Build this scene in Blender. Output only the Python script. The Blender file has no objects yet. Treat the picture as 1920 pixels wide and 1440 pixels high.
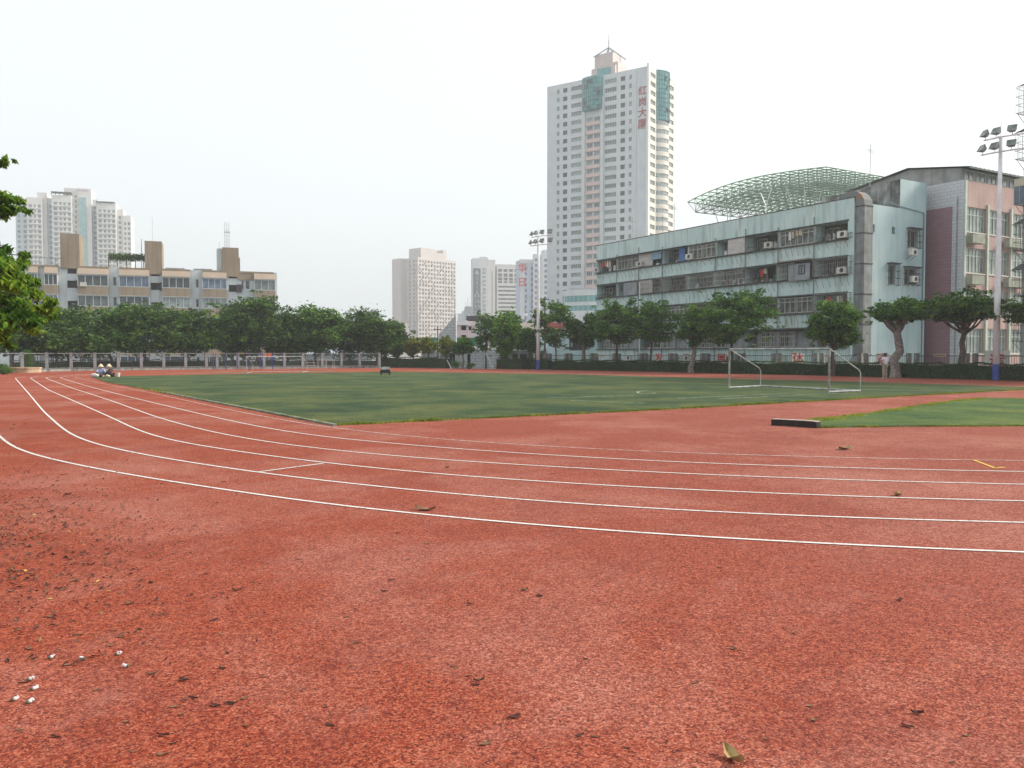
import bpy, bmesh, math, random
import numpy as np
from mathutils import Vector, Matrix, noise as mnoise

S = bpy.context.scene
COL = S.collection
R = math.radians

# ------------------------------------------------------------------ camera
F = 1550.0                    # focal length in pixels of the 1920 px wide photograph
EYE = 1.65
PITCH = math.atan(56.0 / F)   # the camera looks slightly down
cam_data = bpy.data.cameras.new('camera')
cam_data.sensor_width = 36.0
cam_data.lens = 36.0 * F / 1920.0
cam_data.clip_start = 0.1
cam_data.clip_end = 6000.0
cam = bpy.data.objects.new('camera', cam_data)
cam.location = (0, 0, EYE)
cam.rotation_euler = (math.pi / 2 - PITCH, 0, 0)
COL.objects.link(cam)
S.camera = cam

# ------------------------------------------------------------------ sky and sun
SUN_AZ, SUN_EL = R(80), R(33)
world = bpy.data.worlds.new('World')
S.world = world
world.use_nodes = True
wt = world.node_tree
bg = wt.nodes['Background']
sky = wt.nodes.new('ShaderNodeTexSky')
sky.sky_type = 'NISHITA'
sky.sun_disc = False
sky.sun_elevation = SUN_EL
sky.sun_rotation = SUN_AZ
sky.dust_density = 6.0
sky.air_density = 1.0
hs = wt.nodes.new('ShaderNodeHueSaturation')
hs.inputs['Saturation'].default_value = 0.22
mixw = wt.nodes.new('ShaderNodeMix')
mixw.data_type = 'RGBA'
mixw.inputs[0].default_value = 0.74           # thin overcast veil
mixw.inputs[7].default_value = (4.95, 5.25, 5.35, 1)
wt.links.new(sky.outputs[0], hs.inputs['Color'])
wt.links.new(hs.outputs[0], mixw.inputs[6])
wt.links.new(mixw.outputs[2], bg.inputs[0])
bg.inputs[1].default_value = 0.12

sun_d = bpy.data.lights.new('sun', 'SUN')
sun_d.energy = 2.3
sun_d.angle = R(12)
sun_d.color = (1.0, 0.89, 0.74)
sun = bpy.data.objects.new('sun', sun_d)
sun.rotation_euler = (math.pi / 2 - SUN_EL, 0, math.pi - SUN_AZ)
COL.objects.link(sun)

S.view_settings.view_transform = 'Standard'
S.view_settings.look = 'None'
S.view_settings.exposure = 0.95
S.view_settings.gamma = 1.0
S.view_settings.use_curve_mapping = False
S.render.engine = 'CYCLES'
S.cycles.max_bounces = 5
S.cycles.diffuse_bounces = 3
S.cycles.glossy_bounces = 2
S.cycles.transmission_bounces = 3
S.cycles.transparent_max_bounces = 6
S.cycles.volume_bounces = 0
S.cycles.use_denoising = True

# ------------------------------------------------------------------ pixel <-> place
def ray(px, py):
    r = (px - 960) / F
    u = (720 - py) / F
    c, s = math.cos(PITCH), math.sin(PITCH)
    y = c + u * s
    return r / y, (u * c - s) / y              # x and z per metre of y

def G(px, py, z=0.0):                          # where the ray meets the level z
    rx, rz = ray(px, py)
    y = (z - EYE) / rz
    return Vector((rx * y, y, z))

def HZ(py, y, px=960):                         # height of a pixel row at distance y
    return EYE + y * ray(px, py)[1]

def AT(px, py, y):
    rx, rz = ray(px, py)
    return Vector((rx * y, y, EYE + rz * y))

def along(P, d, px):                           # distance along the line P + t d to image column px
    k = (px - 960) / F
    return (P[0] - k * P[1]) / (k * d[1] - d[0])

def base_row(px):                              # image row of the hedge and fence foot
    xs = [-600, -300, 0, 133, 380, 650, 780, 860, 960, 1060, 1200, 1300, 1420, 1560, 1740, 1868, 1920, 2100]
    ys = [722, 710, 699, 695.5, 692.5, 690, 690, 690.8, 692.3, 694, 696.5, 698.8, 702, 704.8, 709.5, 712.8, 714.3, 722]
    return float(np.interp(px, xs, ys))

def foot(px, dy=0.0):
    return G(px, base_row(px) + dy)

# ------------------------------------------------------------------ materials
def _n(nt, t, **kw):
    n = nt.nodes.new(t)
    for k, v in kw.items():
        setattr(n, k, v)
    return n

def c4(c):
    return (c[0], c[1], c[2], 1)

MATS = {}
def M(name, col, col2=None, scale=3.0, rough=0.85, bump=0.0, bump_scale=40.0, streak=None, streak_amt=0.5,
      metallic=0.0, rand=0.0, rust=None, island=0.0, spec=0.3, detail=6.0, lo=0.35, hi=0.65, trans=0.0, alpha=1.0):
    if name in MATS:
        return MATS[name]
    m = bpy.data.materials.new(name)
    m.use_nodes = True
    nt = m.node_tree
    b = nt.nodes['Principled BSDF']
    L = nt.links.new
    tc = _n(nt, 'ShaderNodeTexCoord')
    out = None
    if col2 is not None:
        nz = _n(nt, 'ShaderNodeTexNoise')
        nz.inputs['Scale'].default_value = scale
        nz.inputs['Detail'].default_value = detail
        L(tc.outputs['Object'], nz.inputs['Vector'])
        rp = _n(nt, 'ShaderNodeValToRGB')
        rp.color_ramp.elements[0].position = lo
        rp.color_ramp.elements[0].color = c4(col)
        rp.color_ramp.elements[1].position = hi
        rp.color_ramp.elements[1].color = c4(col2)
        L(nz.outputs[0], rp.inputs[0])
        out = rp.outputs[0]
    if streak is not None:                       # rain stains running down the wall
        mp = _n(nt, 'ShaderNodeMapping')
        mp.inputs['Scale'].default_value = (2.2, 2.2, 0.16)
        L(tc.outputs['Object'], mp.inputs['Vector'])
        nz2 = _n(nt, 'ShaderNodeTexNoise')
        nz2.inputs['Scale'].default_value = 1.1
        nz2.inputs['Detail'].default_value = 8
        L(mp.outputs[0], nz2.inputs['Vector'])
        r2 = _n(nt, 'ShaderNodeValToRGB')
        r2.color_ramp.elements[0].position = 0.48
        r2.color_ramp.elements[0].color = (0, 0, 0, 1)
        r2.color_ramp.elements[1].position = 0.72
        r2.color_ramp.elements[1].color = (streak_amt,) * 3 + (1,)
        L(nz2.outputs[0], r2.inputs[0])
        mx = _n(nt, 'ShaderNodeMix', data_type='RGBA')
        L(r2.outputs[0], mx.inputs[0])
        if out is None:
            mx.inputs[6].default_value = c4(col)
        else:
            L(out, mx.inputs[6])
        mx.inputs[7].default_value = c4(streak)
        out = mx.outputs[2]
    if rust is not None:                         # narrow rust runs, only in patches
        mp = _n(nt, 'ShaderNodeMapping')
        mp.inputs['Scale'].default_value = (3.0, 3.0, 0.22)
        L(tc.outputs['Object'], mp.inputs['Vector'])
        n3 = _n(nt, 'ShaderNodeTexNoise')
        n3.inputs['Scale'].default_value = 1.6
        n3.inputs['Detail'].default_value = 5
        L(mp.outputs[0], n3.inputs['Vector'])
        n4 = _n(nt, 'ShaderNodeTexNoise')
        n4.inputs['Scale'].default_value = 0.35
        n4.inputs['Detail'].default_value = 3
        L(tc.outputs['Object'], n4.inputs['Vector'])
        r3 = _n(nt, 'ShaderNodeMapRange')
        r3.inputs['From Min'].default_value = 0.56
        r3.inputs['From Max'].default_value = 0.70
        L(n3.outputs[0], r3.inputs[0])
        r4 = _n(nt, 'ShaderNodeMapRange')
        r4.inputs['From Min'].default_value = 0.46
        r4.inputs['From Max'].default_value = 0.60
        r4.inputs['To Max'].default_value = 0.8
        L(n4.outputs[0], r4.inputs[0])
        ml = _n(nt, 'ShaderNodeMath', operation='MULTIPLY')
        L(r3.outputs[0], ml.inputs[0])
        L(r4.outputs[0], ml.inputs[1])
        mx = _n(nt, 'ShaderNodeMix', data_type='RGBA')
        L(ml.outputs[0], mx.inputs[0])
        L(out, mx.inputs[6])
        mx.inputs[7].default_value = c4(rust)
        out = mx.outputs[2]
    if rand or island:
        src = None
        if rand:
            src = _n(nt, 'ShaderNodeObjectInfo').outputs['Random']
            amt = rand
        else:
            src = _n(nt, 'ShaderNodeNewGeometry').outputs['Random Per Island']
            amt = island
        mr = _n(nt, 'ShaderNodeMapRange')
        mr.inputs['To Min'].default_value = 1 - amt
        mr.inputs['To Max'].default_value = 1 + amt
        L(src, mr.inputs[0])
        h2 = _n(nt, 'ShaderNodeHueSaturation')
        L(mr.outputs[0], h2.inputs['Value'])
        if island:
            mr2 = _n(nt, 'ShaderNodeMapRange')
            mr2.inputs['To Min'].default_value = 0.5 + 0.035
            mr2.inputs['To Max'].default_value = 0.5 - 0.035
            L(src, mr2.inputs[0])
            L(mr2.outputs[0], h2.inputs['Hue'])
        if out is None:
            h2.inputs['Color'].default_value = c4(col)
        else:
            L(out, h2.inputs['Color'])
        out = h2.outputs[0]
    if out is None:
        b.inputs['Base Color'].default_value = c4(col)
    else:
        L(out, b.inputs['Base Color'])
    b.inputs['Roughness'].default_value = rough
    b.inputs['Metallic'].default_value = metallic
    b.inputs['Specular IOR Level'].default_value = spec
    if bump:
        nb = _n(nt, 'ShaderNodeTexNoise')
        nb.inputs['Scale'].default_value = bump_scale
        nb.inputs['Detail'].default_value = 4
        L(tc.outputs['Object'], nb.inputs['Vector'])
        bp = _n(nt, 'ShaderNodeBump')
        bp.inputs['Strength'].default_value = bump
        bp.inputs['Distance'].default_value = 0.02
        L(nb.outputs[0], bp.inputs['Height'])
        L(bp.outputs[0], b.inputs['Normal'])
    if trans:
        tr = _n(nt, 'ShaderNodeBsdfTranslucent')
        if out is None:
            tr.inputs[0].default_value = c4(col)
        else:
            L(out, tr.inputs[0])
        ms = _n(nt, 'ShaderNodeMixShader')
        ms.inputs[0].default_value = trans
        L(b.outputs[0], ms.inputs[1])
        L(tr.outputs[0], ms.inputs[2])
        L(ms.outputs[0], nt.nodes['Material Output'].inputs[0])
    if alpha < 1:
        b.inputs['Alpha'].default_value = alpha
    MATS[name] = m
    return m

def leaf_mat(name, a, b, c, trans=0.3):
    """leaf colour varies from leaf to leaf and from clump to clump"""
    if name in MATS:
        return MATS[name]
    m = bpy.data.materials.new(name)
    m.use_nodes = True
    nt = m.node_tree
    L = nt.links.new
    bs = nt.nodes['Principled BSDF']
    geo = _n(nt, 'ShaderNodeNewGeometry')
    tc = _n(nt, 'ShaderNodeTexCoord')
    nz = _n(nt, 'ShaderNodeTexNoise')
    nz.inputs['Scale'].default_value = 1.1
    nz.inputs['Detail'].default_value = 2
    L(tc.outputs['Object'], nz.inputs['Vector'])
    ad = _n(nt, 'ShaderNodeMath', operation='MULTIPLY_ADD')
    L(geo.outputs['Random Per Island'], ad.inputs[0])
    ad.inputs[1].default_value = 0.55
    sb = _n(nt, 'ShaderNodeMath', operation='MULTIPLY_ADD')
    L(nz.outputs[0], sb.inputs[0])
    sb.inputs[1].default_value = 1.3
    sb.inputs[2].default_value = -0.42
    L(sb.outputs[0], ad.inputs[2])
    rp = _n(nt, 'ShaderNodeValToRGB')
    e = rp.color_ramp.elements
    e[0].position = 0.1
    e[0].color = c4(a)
    e[1].position = 0.95
    e[1].color = c4(c)
    k = e.new(0.55)
    k.color = c4(b)
    L(ad.outputs[0], rp.inputs[0])
    L(rp.outputs[0], bs.inputs['Base Color'])
    bs.inputs['Roughness'].default_value = 0.6
    bs.inputs['Specular IOR Level'].default_value = 0.25
    tr = _n(nt, 'ShaderNodeBsdfTranslucent')
    L(rp.outputs[0], tr.inputs[0])
    ms = _n(nt, 'ShaderNodeMixShader')
    ms.inputs[0].default_value = trans
    L(bs.outputs[0], ms.inputs[1])
    L(tr.outputs[0], ms.inputs[2])
    L(ms.outputs[0], nt.nodes['Material Output'].inputs[0])
    MATS[name] = m
    return m

# ------------------------------------------------------------------ mesh helpers
class MB:
    """collects shapes, then links them as ONE mesh object"""
    def __init__(self):
        self.v, self.f, self.m = [], [], []
        self.mi = 0
    def add(self, vs, fs):
        o = len(self.v)
        self.v += [tuple(p) for p in vs]
        for f in fs:
            self.f.append(tuple(i + o for i in f))
            self.m.append(self.mi)
        return self
    def quad(self, a, b, c, d):
        return self.add([a, b, c, d], [(0, 1, 2, 3)])
    def box(self, x0, x1, y0, y1, z0, z1):
        vs = [(x0, y0, z0), (x1, y0, z0), (x1, y1, z0), (x0, y1, z0), (x0, y0, z1), (x1, y0, z1), (x1, y1, z1), (x0, y1, z1)]
        return self.add(vs, [(0, 3, 2, 1), (4, 5, 6, 7), (0, 1, 5, 4), (1, 2, 6, 5), (2, 3, 7, 6), (3, 0, 4, 7)])
    def obox(self, c, ax, ay, az):                # oriented box from centre and three half-axes
        c, ax, ay, az = Vector(c), Vector(ax), Vector(ay), Vector(az)
        vs = [c + sx * ax + sy * ay + sz * az for sz in (-1, 1) for sx, sy in ((-1, -1), (1, -1), (1, 1), (-1, 1))]
        return self.add(vs, [(0, 3, 2, 1), (4, 5, 6, 7), (0, 1, 5, 4), (1, 2, 6, 5), (2, 3, 7, 6), (3, 0, 4, 7)])
    def tube(self, pts, rad, n=6, cap=True):
        pts = [Vector(p) for p in pts]
        if not isinstance(rad, (list, tuple)):
            rad = [rad] * len(pts)
        vs, fs = [], []
        ref = None
        for i, p in enumerate(pts):
            t = (pts[min(i + 1, len(pts) - 1)] - pts[max(i - 1, 0)])
            if t.length < 1e-9:
                t = Vector((0, 0, 1))
            t.normalize()
            if ref is None:
                ref = Vector((1, 0, 0)) if abs(t.x) < 0.8 else Vector((0, 1, 0))
            a = t.cross(ref).normalized()
            b = t.cross(a).normalized()
            ref = -b if False else ref
            for k in range(n):
                w = 2 * math.pi * k / n
                vs.append(p + rad[i] * (math.cos(w) * a + math.sin(w) * b))
        for i in range(len(pts) - 1):
            for k in range(n):
                k2 = (k + 1) % n
                fs.append((i * n + k, i * n + k2, (i + 1) * n + k2, (i + 1) * n + k))
        if cap:
            fs.append(tuple(range(n - 1, -1, -1)))
            fs.append(tuple((len(pts) - 1) * n + k for k in range(n)))
        return self.add(vs, fs)
    def prism(self, poly, z0, z1):                # poly: list of (x, y)
        n = len(poly)
        vs = [(x, y, z0) for x, y in poly] + [(x, y, z1) for x, y in poly]
        fs = [tuple(range(n - 1, -1, -1)), tuple(range(n, 2 * n))]
        fs += [(i, (i + 1) % n, n + (i + 1) % n, n + i) for i in range(n)]
        return self.add(vs, fs)
    def yprism(self, poly, y0, y1):               # poly in (x, z)
        n = len(poly)
        vs = [(x, y0, z) for x, z in poly] + [(x, y1, z) for x, z in poly]
        fs = [tuple(range(n)), tuple(range(2 * n - 1, n - 1, -1))]
        fs += [((i + 1) % n, i, n + i, n + (i + 1) % n) for i in range(n)]
        return self.add(vs, fs)
    def lathe(self, prof, n=12, c=(0, 0)):        # prof: (radius, z)
        vs, fs = [], []
        for r, z in prof:
            for k in range(n):
                w = 2 * math.pi * k / n
                vs.append((c[0] + r * math.cos(w), c[1] + r * math.sin(w), z))
        for i in range(len(prof) - 1):
            for k in range(n):
                k2 = (k + 1) % n
                fs.append((i * n + k, i * n + k2, (i + 1) * n + k2, (i + 1) * n + k))
        fs.append(tuple(range(n - 1, -1, -1)))
        fs.append(tuple((len(prof) - 1) * n + k for k in range(n)))
        return self.add(vs, fs)
    def mesh(self, name, mats):
        me = bpy.data.meshes.new(name)
        me.from_pydata(self.v, [], self.f)
        if not isinstance(mats, (list, tuple)):
            mats = [mats]
        for m in mats:
            me.materials.append(m)
        if len(mats) > 1:
            me.polygons.foreach_set('material_index', self.m)
        me.update()
        return me
    def build(self, name, mats, parent=None, loc=None, rz=None, smooth=False):
        me = self.mesh(name, mats)
        if smooth:
            me.polygons.foreach_set('use_smooth', [True] * len(me.polygons))
        return link(name, me, parent, loc, rz)

def link(name, data, parent=None, loc=None, rz=None):
    o = bpy.data.objects.new(name, data)
    COL.objects.link(o)
    if parent is not None:
        o.parent = parent
    if loc is not None:
        o.location = loc
    if rz is not None:
        o.rotation_euler = (0, 0, rz)
    return o

def tag(o, label=None, cat=None, group=None, kind=None):
    if label:
        o['label'] = label
    if cat:
        o['category'] = cat
    if group:
        o['group'] = group
    if kind:
        o['kind'] = kind
    return o

def thing(name, label, cat, loc=(0, 0, 0), rz=0.0, group=None):
    o = link(name, None, None, loc, rz)
    o.empty_display_size = 0.3
    return tag(o, label, cat, group)

def copy_tree(o, parent=None):
    c = o.copy()
    COL.objects.link(c)
    if parent is not None:
        c.parent = parent
    for ch in KIDS.get(o.name, [k for k in o.children]):
        copy_tree(ch, c)
    return c
KIDS = {}

def text_mesh(txt, size, depth, mats, name):
    """flat lettering turned into a mesh standing in the x-z plane, facing -y"""
    cu = bpy.data.curves.new('lettering', 'FONT')
    cu.body = txt
    cu.size = size
    cu.align_x = 'CENTER'
    cu.align_y = 'CENTER'
    cu.extrude = depth
    cu.offset = size * 0.012
    o = bpy.data.objects.new('lettering', cu)
    COL.objects.link(o)
    bpy.context.view_layer.update()
    me = bpy.data.meshes.new_from_object(o.evaluated_get(bpy.context.evaluated_depsgraph_get()))
    bpy.data.objects.remove(o)
    bpy.data.curves.remove(cu)
    me.transform(Matrix.Rotation(math.pi / 2, 4, 'X'))
    me.materials.clear()
    me.materials.append(mats)
    me.name = name
    return me

def smooth_line(P, step=0.5, it=8):
    """resample a polyline and smooth it"""
    P = [Vector(p) for p in P]
    d = [0]
    for a, b in zip(P, P[1:]):
        d.append(d[-1] + (b - a).length)
    n = max(4, int(d[-1] / step))
    ts = np.linspace(0, d[-1], n)
    X = np.stack([np.interp(ts, d, [p[i] for p in P]) for i in range(3)], 1)
    for _ in range(it):
        X[1:-1] = 0.25 * X[:-2] + 0.5 * X[1:-1] + 0.25 * X[2:]
    return [Vector(x) for x in X]

def ribbon(mb, pts, w, z):
    n = len(pts)
    vs = []
    for i, p in enumerate(pts):
        t = pts[min(i + 1, n - 1)] - pts[max(i - 1, 0)]
        q = Vector((-t.y, t.x, 0)).normalized() * (w / 2)
        vs += [(p.x - q.x, p.y - q.y, z), (p.x + q.x, p.y + q.y, z)]
    mb.add(vs, [(2 * i, 2 * i + 2, 2 * i + 3, 2 * i + 1) for i in range(n - 1)])

def facade(mb, P0, d, W, z0, z1, rects, rev=0.2, sills=True):
    """a wall with real openings; rects = (a0, a1, b0, b1); d = direction left to right as seen"""
    dx, dy = d
    nx, ny = dy, -dx
    A = sorted({0, W} | {round(r[0], 4) for r in rects} | {round(r[1], 4) for r in rects})
    B = sorted({z0, z1} | {round(r[2], 4) for r in rects} | {round(r[3], 4) for r in rects})
    A = [a for a in A if -1e-6 <= a <= W + 1e-6]
    B = [b for b in B if z0 - 1e-6 <= b <= z1 + 1e-6]
    hole = set()
    import bisect
    for r in rects:
        i0, i1 = bisect.bisect_left(A, round(r[0], 4)), bisect.bisect_left(A, round(r[1], 4))
        j0, j1 = bisect.bisect_left(B, round(r[2], 4)), bisect.bisect_left(B, round(r[3], 4))
        for i in range(i0, i1):
            for j in range(j0, j1):
                hole.add((i, j))
    def pt(a, b, o=0.0):
        return (P0[0] + dx * a - nx * o, P0[1] + dy * a - ny * o, b)
    for i in range(len(A) - 1):
        for j in range(len(B) - 1):
            if (i, j) not in hole:
                mb.quad(pt(A[i], B[j]), pt(A[i + 1], B[j]), pt(A[i + 1], B[j + 1]), pt(A[i], B[j + 1]))
    for a0, a1, b0, b1 in rects:
        mb.quad(pt(a0, b0), pt(a0, b1), pt(a0, b1, rev), pt(a0, b0, rev))
        mb.quad(pt(a1, b0), pt(a1, b0, rev), pt(a1, b1, rev), pt(a1, b1))
        mb.quad(pt(a0, b0), pt(a0, b0, rev), pt(a1, b0, rev), pt(a1, b0))
        mb.quad(pt(a0, b1), pt(a1, b1), pt(a1, b1, rev), pt(a0, b1, rev))

def shell(mb, X, Y, z0, z1, skip=()):
    """the plain faces of a box-shaped building: 'f' y=0, 'l' x=0, 'b' y=Y, 'r' x=X, 't' top"""
    if 'f' not in skip: mb.quad((0, 0, z0), (X, 0, z0), (X, 0, z1), (0, 0, z1))
    if 'l' not in skip: mb.quad((0, Y, z0), (0, 0, z0), (0, 0, z1), (0, Y, z1))
    if 'b' not in skip: mb.quad((X, Y, z0), (0, Y, z0), (0, Y, z1), (X, Y, z1))
    if 'r' not in skip: mb.quad((X, 0, z0), (X, Y, z0), (X, Y, z1), (X, 0, z1))
    if 't' not in skip: mb.quad((0, 0, z1), (X, 0, z1), (X, Y, z1), (0, Y, z1))

def window_mesh(w, h, cols, rows=1, fr=0.06, mats=None, transom=0.0, name='window', curtain=None):
    """frame bars proud of the glass; lies in x 0..w, z 0..h, faces -y; glass is slot 1"""
    mb = MB()
    mb.mi = 1
    mb.quad((0, 0.03, 0), (w, 0.03, 0), (w, 0.03, h), (0, 0.03, h))
    mb.mi = 0
    for a, b in ((0, fr), (w - fr, w)):
        mb.box(a, b, -0.03, 0.025, 0, h)
    for a, b in ((0, fr), (h - fr, h)):
        mb.box(fr, w - fr, -0.028, 0.025, a, b)
    for i in range(1, cols):
        x = w * i / cols
        mb.box(x - fr / 2, x + fr / 2, -0.026, 0.025, fr, h - fr)
    if transom:
        mb.box(fr, w - fr, -0.032, 0.025, h * transom - fr / 2, h * transom + fr / 2)
    return mb.mesh(name, mats)

def on_face(P0, d, a, b, out=0.0):
    """location on a facade: a along, b up, out metres proud of it"""
    return (P0[0] + d[0] * a + d[1] * out, P0[1] + d[1] * a - d[0] * out, b)

def face_rot(d):
    return math.atan2(d[1], d[0])
# ================================================================== colours
m_track = None
white_al = M('white aluminium frame', (0.55, 0.58, 0.58), rough=0.5)
glass_dark = M('dark window glass', (0.045, 0.055, 0.06), (0.10, 0.12, 0.125), scale=0.9, rough=0.12, spec=0.5, rand=0.35)
glass_green = M('green window glass', (0.05, 0.21, 0.215), (0.10, 0.31, 0.31), scale=0.35, rough=0.15, spec=0.6)
glass_grey = M('grey window glass', (0.12, 0.15, 0.15), (0.25, 0.29, 0.28), scale=1.3, rough=0.15, spec=0.5, rand=0.4)
glass_blue = M('blue window glass', (0.06, 0.09, 0.14), (0.14, 0.19, 0.26), scale=1.2, rough=0.12, spec=0.5, rand=0.3)
concrete = M('weathered concrete', (0.20, 0.20, 0.185), (0.33, 0.33, 0.31), scale=2.5, streak=(0.07, 0.07, 0.065), streak_amt=0.8, bump=0.3)
bark = M('tree bark', (0.05, 0.038, 0.035), (0.13, 0.105, 0.09), scale=5, bump=0.8, bump_scale=18)
bark_pale = M('pale tree bark', (0.12, 0.095, 0.085), (0.26, 0.22, 0.2), scale=5, bump=0.8, bump_scale=16)
steel_white = M('white painted steel', (0.62, 0.62, 0.65), (0.74, 0.74, 0.78), scale=3, rough=0.45)
steel_dark = M('dark iron', (0.03, 0.03, 0.032), (0.07, 0.06, 0.055), scale=8, rough=0.6)
steel_grey = M('grey galvanised steel', (0.22, 0.23, 0.24), (0.36, 0.37, 0.38), scale=3, rough=0.45, metallic=0.3)
ac_mat = M('air conditioner casing', (0.5, 0.49, 0.45), (0.62, 0.61, 0.57), scale=4, rough=0.6, rand=0.15)
red_paint = M('red lettering paint', (0.5, 0.035, 0.035), (0.6, 0.06, 0.05), scale=3, rough=0.6)

# ================================================================== ground
def ground_material():
    m = bpy.data.materials.new('red rubber granule track')
    m.use_nodes = True
    nt = m.node_tree
    L = nt.links.new
    b = nt.nodes['Principled BSDF']
    tc = _n(nt, 'ShaderNodeTexCoord')
    def noise(scale, det=4.0, vec=None, rough=0.5, dist=0.0):
        n = _n(nt, 'ShaderNodeTexNoise')
        n.inputs['Scale'].default_value = scale
        n.inputs['Detail'].default_value = det
        n.inputs['Roughness'].default_value = rough
        n.inputs['Distortion'].default_value = dist
        L(vec or tc.outputs['Object'], n.inputs['Vector'])
        return n.outputs[0]
    def ramp(src, stops):
        r = _n(nt, 'ShaderNodeValToRGB')
        e = r.color_ramp.elements
        e[0].position, e[0].color = stops[0][0], c4(stops[0][1])
        e[1].position, e[1].color = stops[-1][0], c4(stops[-1][1])
        for p, c in stops[1:-1]:
            k = e.new(p)
            k.color = c4(c)
        L(src, r.inputs[0])
        return r.outputs[0]
    def mix(f, a, c, mode='MIX'):
        x = _n(nt, 'ShaderNodeMix', data_type='RGBA', blend_type=mode)
        for i, v in ((0, f), (6, a), (7, c)):
            if isinstance(v, (int, float)):
                x.inputs[i].default_value = v
            elif isinstance(v, tuple):
                x.inputs[i].default_value = c4(v)
            else:
                L(v, x.inputs[i])
        return x.outputs[2]
    g = lambda v: (v, v, v)
    # fine rubber granules: dark and light grains
    def cells(scale):
        v = _n(nt, 'ShaderNodeTexVoronoi')
        v.inputs['Scale'].default_value = scale
        L(tc.outputs['Object'], v.inputs['Vector'])
        sp_ = _n(nt, 'ShaderNodeSeparateColor')
        L(v.outputs['Color'], sp_.inputs[0])
        return sp_.outputs[0]
    def grains(st):
        # single granules near by, clumps of them that still read farther off
        near = ramp(cells(125), st)
        far = ramp(cells(52), [(p * .6 + .2, c) for p, c in st])
        return mix(0.25, near, far)
    grain = grains([(0.06, (0.045, 0.007, 0.006)), (0.35, (0.172, 0.022, 0.012)), (0.70, (0.282, 0.050, 0.027)), (0.97, (0.50, 0.175, 0.115))])
    # orange-red cleaner rubber towards the left
    sep = _n(nt, 'ShaderNodeSeparateXYZ')
    L(tc.outputs['Object'], sep.inputs[0])
    mr = _n(nt, 'ShaderNodeMapRange')
    mr.inputs['From Min'].default_value = -9
    mr.inputs['From Max'].default_value = 5
    mr.inputs['To Min'].default_value = 0.95
    mr.inputs['To Max'].default_value = 0.15
    L(sep.outputs[0], mr.inputs[0])
    grain_o = grains([(0.06, (0.06, 0.007, 0.003)), (0.38, (0.225, 0.024, 0.004)), (0.72, (0.33, 0.045, 0.009)), (0.97, (0.46, 0.11, 0.038))])
    col = mix(mr.outputs[0], grain, grain_o)
    # broad worn / dusty patches
    mp = _n(nt, 'ShaderNodeMapping')
    mp.inputs['Scale'].default_value = (1, 1, 1)
    L(tc.outputs['Object'], mp.inputs['Vector'])
    big = ramp(noise(0.30, 9, mp.outputs[0], 0.68, 0.4), [(0.46, g(0)), (0.64, g(0.68))])
    pale = grains([(0.04, (0.13, 0.035, 0.026)), (0.35, (0.28, 0.080, 0.054)), (0.70, (0.40, 0.140, 0.098)), (0.97, (0.62, 0.32, 0.25))])
    col = mix(big, col, pale)
    mid = ramp(noise(0.9, 6, rough=0.6, dist=0.8), [(0.50, g(0)), (0.74, g(0.34))])
    col = mix(mid, col, (0.13, 0.022, 0.017))
    dust = ramp(noise(2.2, 8, rough=0.7), [(0.55, g(0)), (0.85, g(0.4))])
    col = mix(dust, col, (0.38, 0.19, 0.15))
    # tiny dark specks
    vo = _n(nt, 'ShaderNodeTexVoronoi')
    vo.inputs['Scale'].default_value = 9
    L(tc.outputs['Object'], vo.inputs['Vector'])
    sp = ramp(vo.outputs['Distance'], [(0.03, g(0.7)), (0.07, g(0))])
    col = mix(sp, col, (0.08, 0.02, 0.015))
    L(col, b.inputs['Base Color'])
    b.inputs['Roughness'].default_value = 0.85
    b.inputs['Specular IOR Level'].default_value = 0.25
    bp = _n(nt, 'ShaderNodeBump')
    bp.inputs['Strength'].default_value = 0.7
    bp.inputs['Distance'].default_value = 0.008
    L(cells(125), bp.inputs['Height'])
    L(bp.outputs[0], b.inputs['Normal'])
    return m

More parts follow.
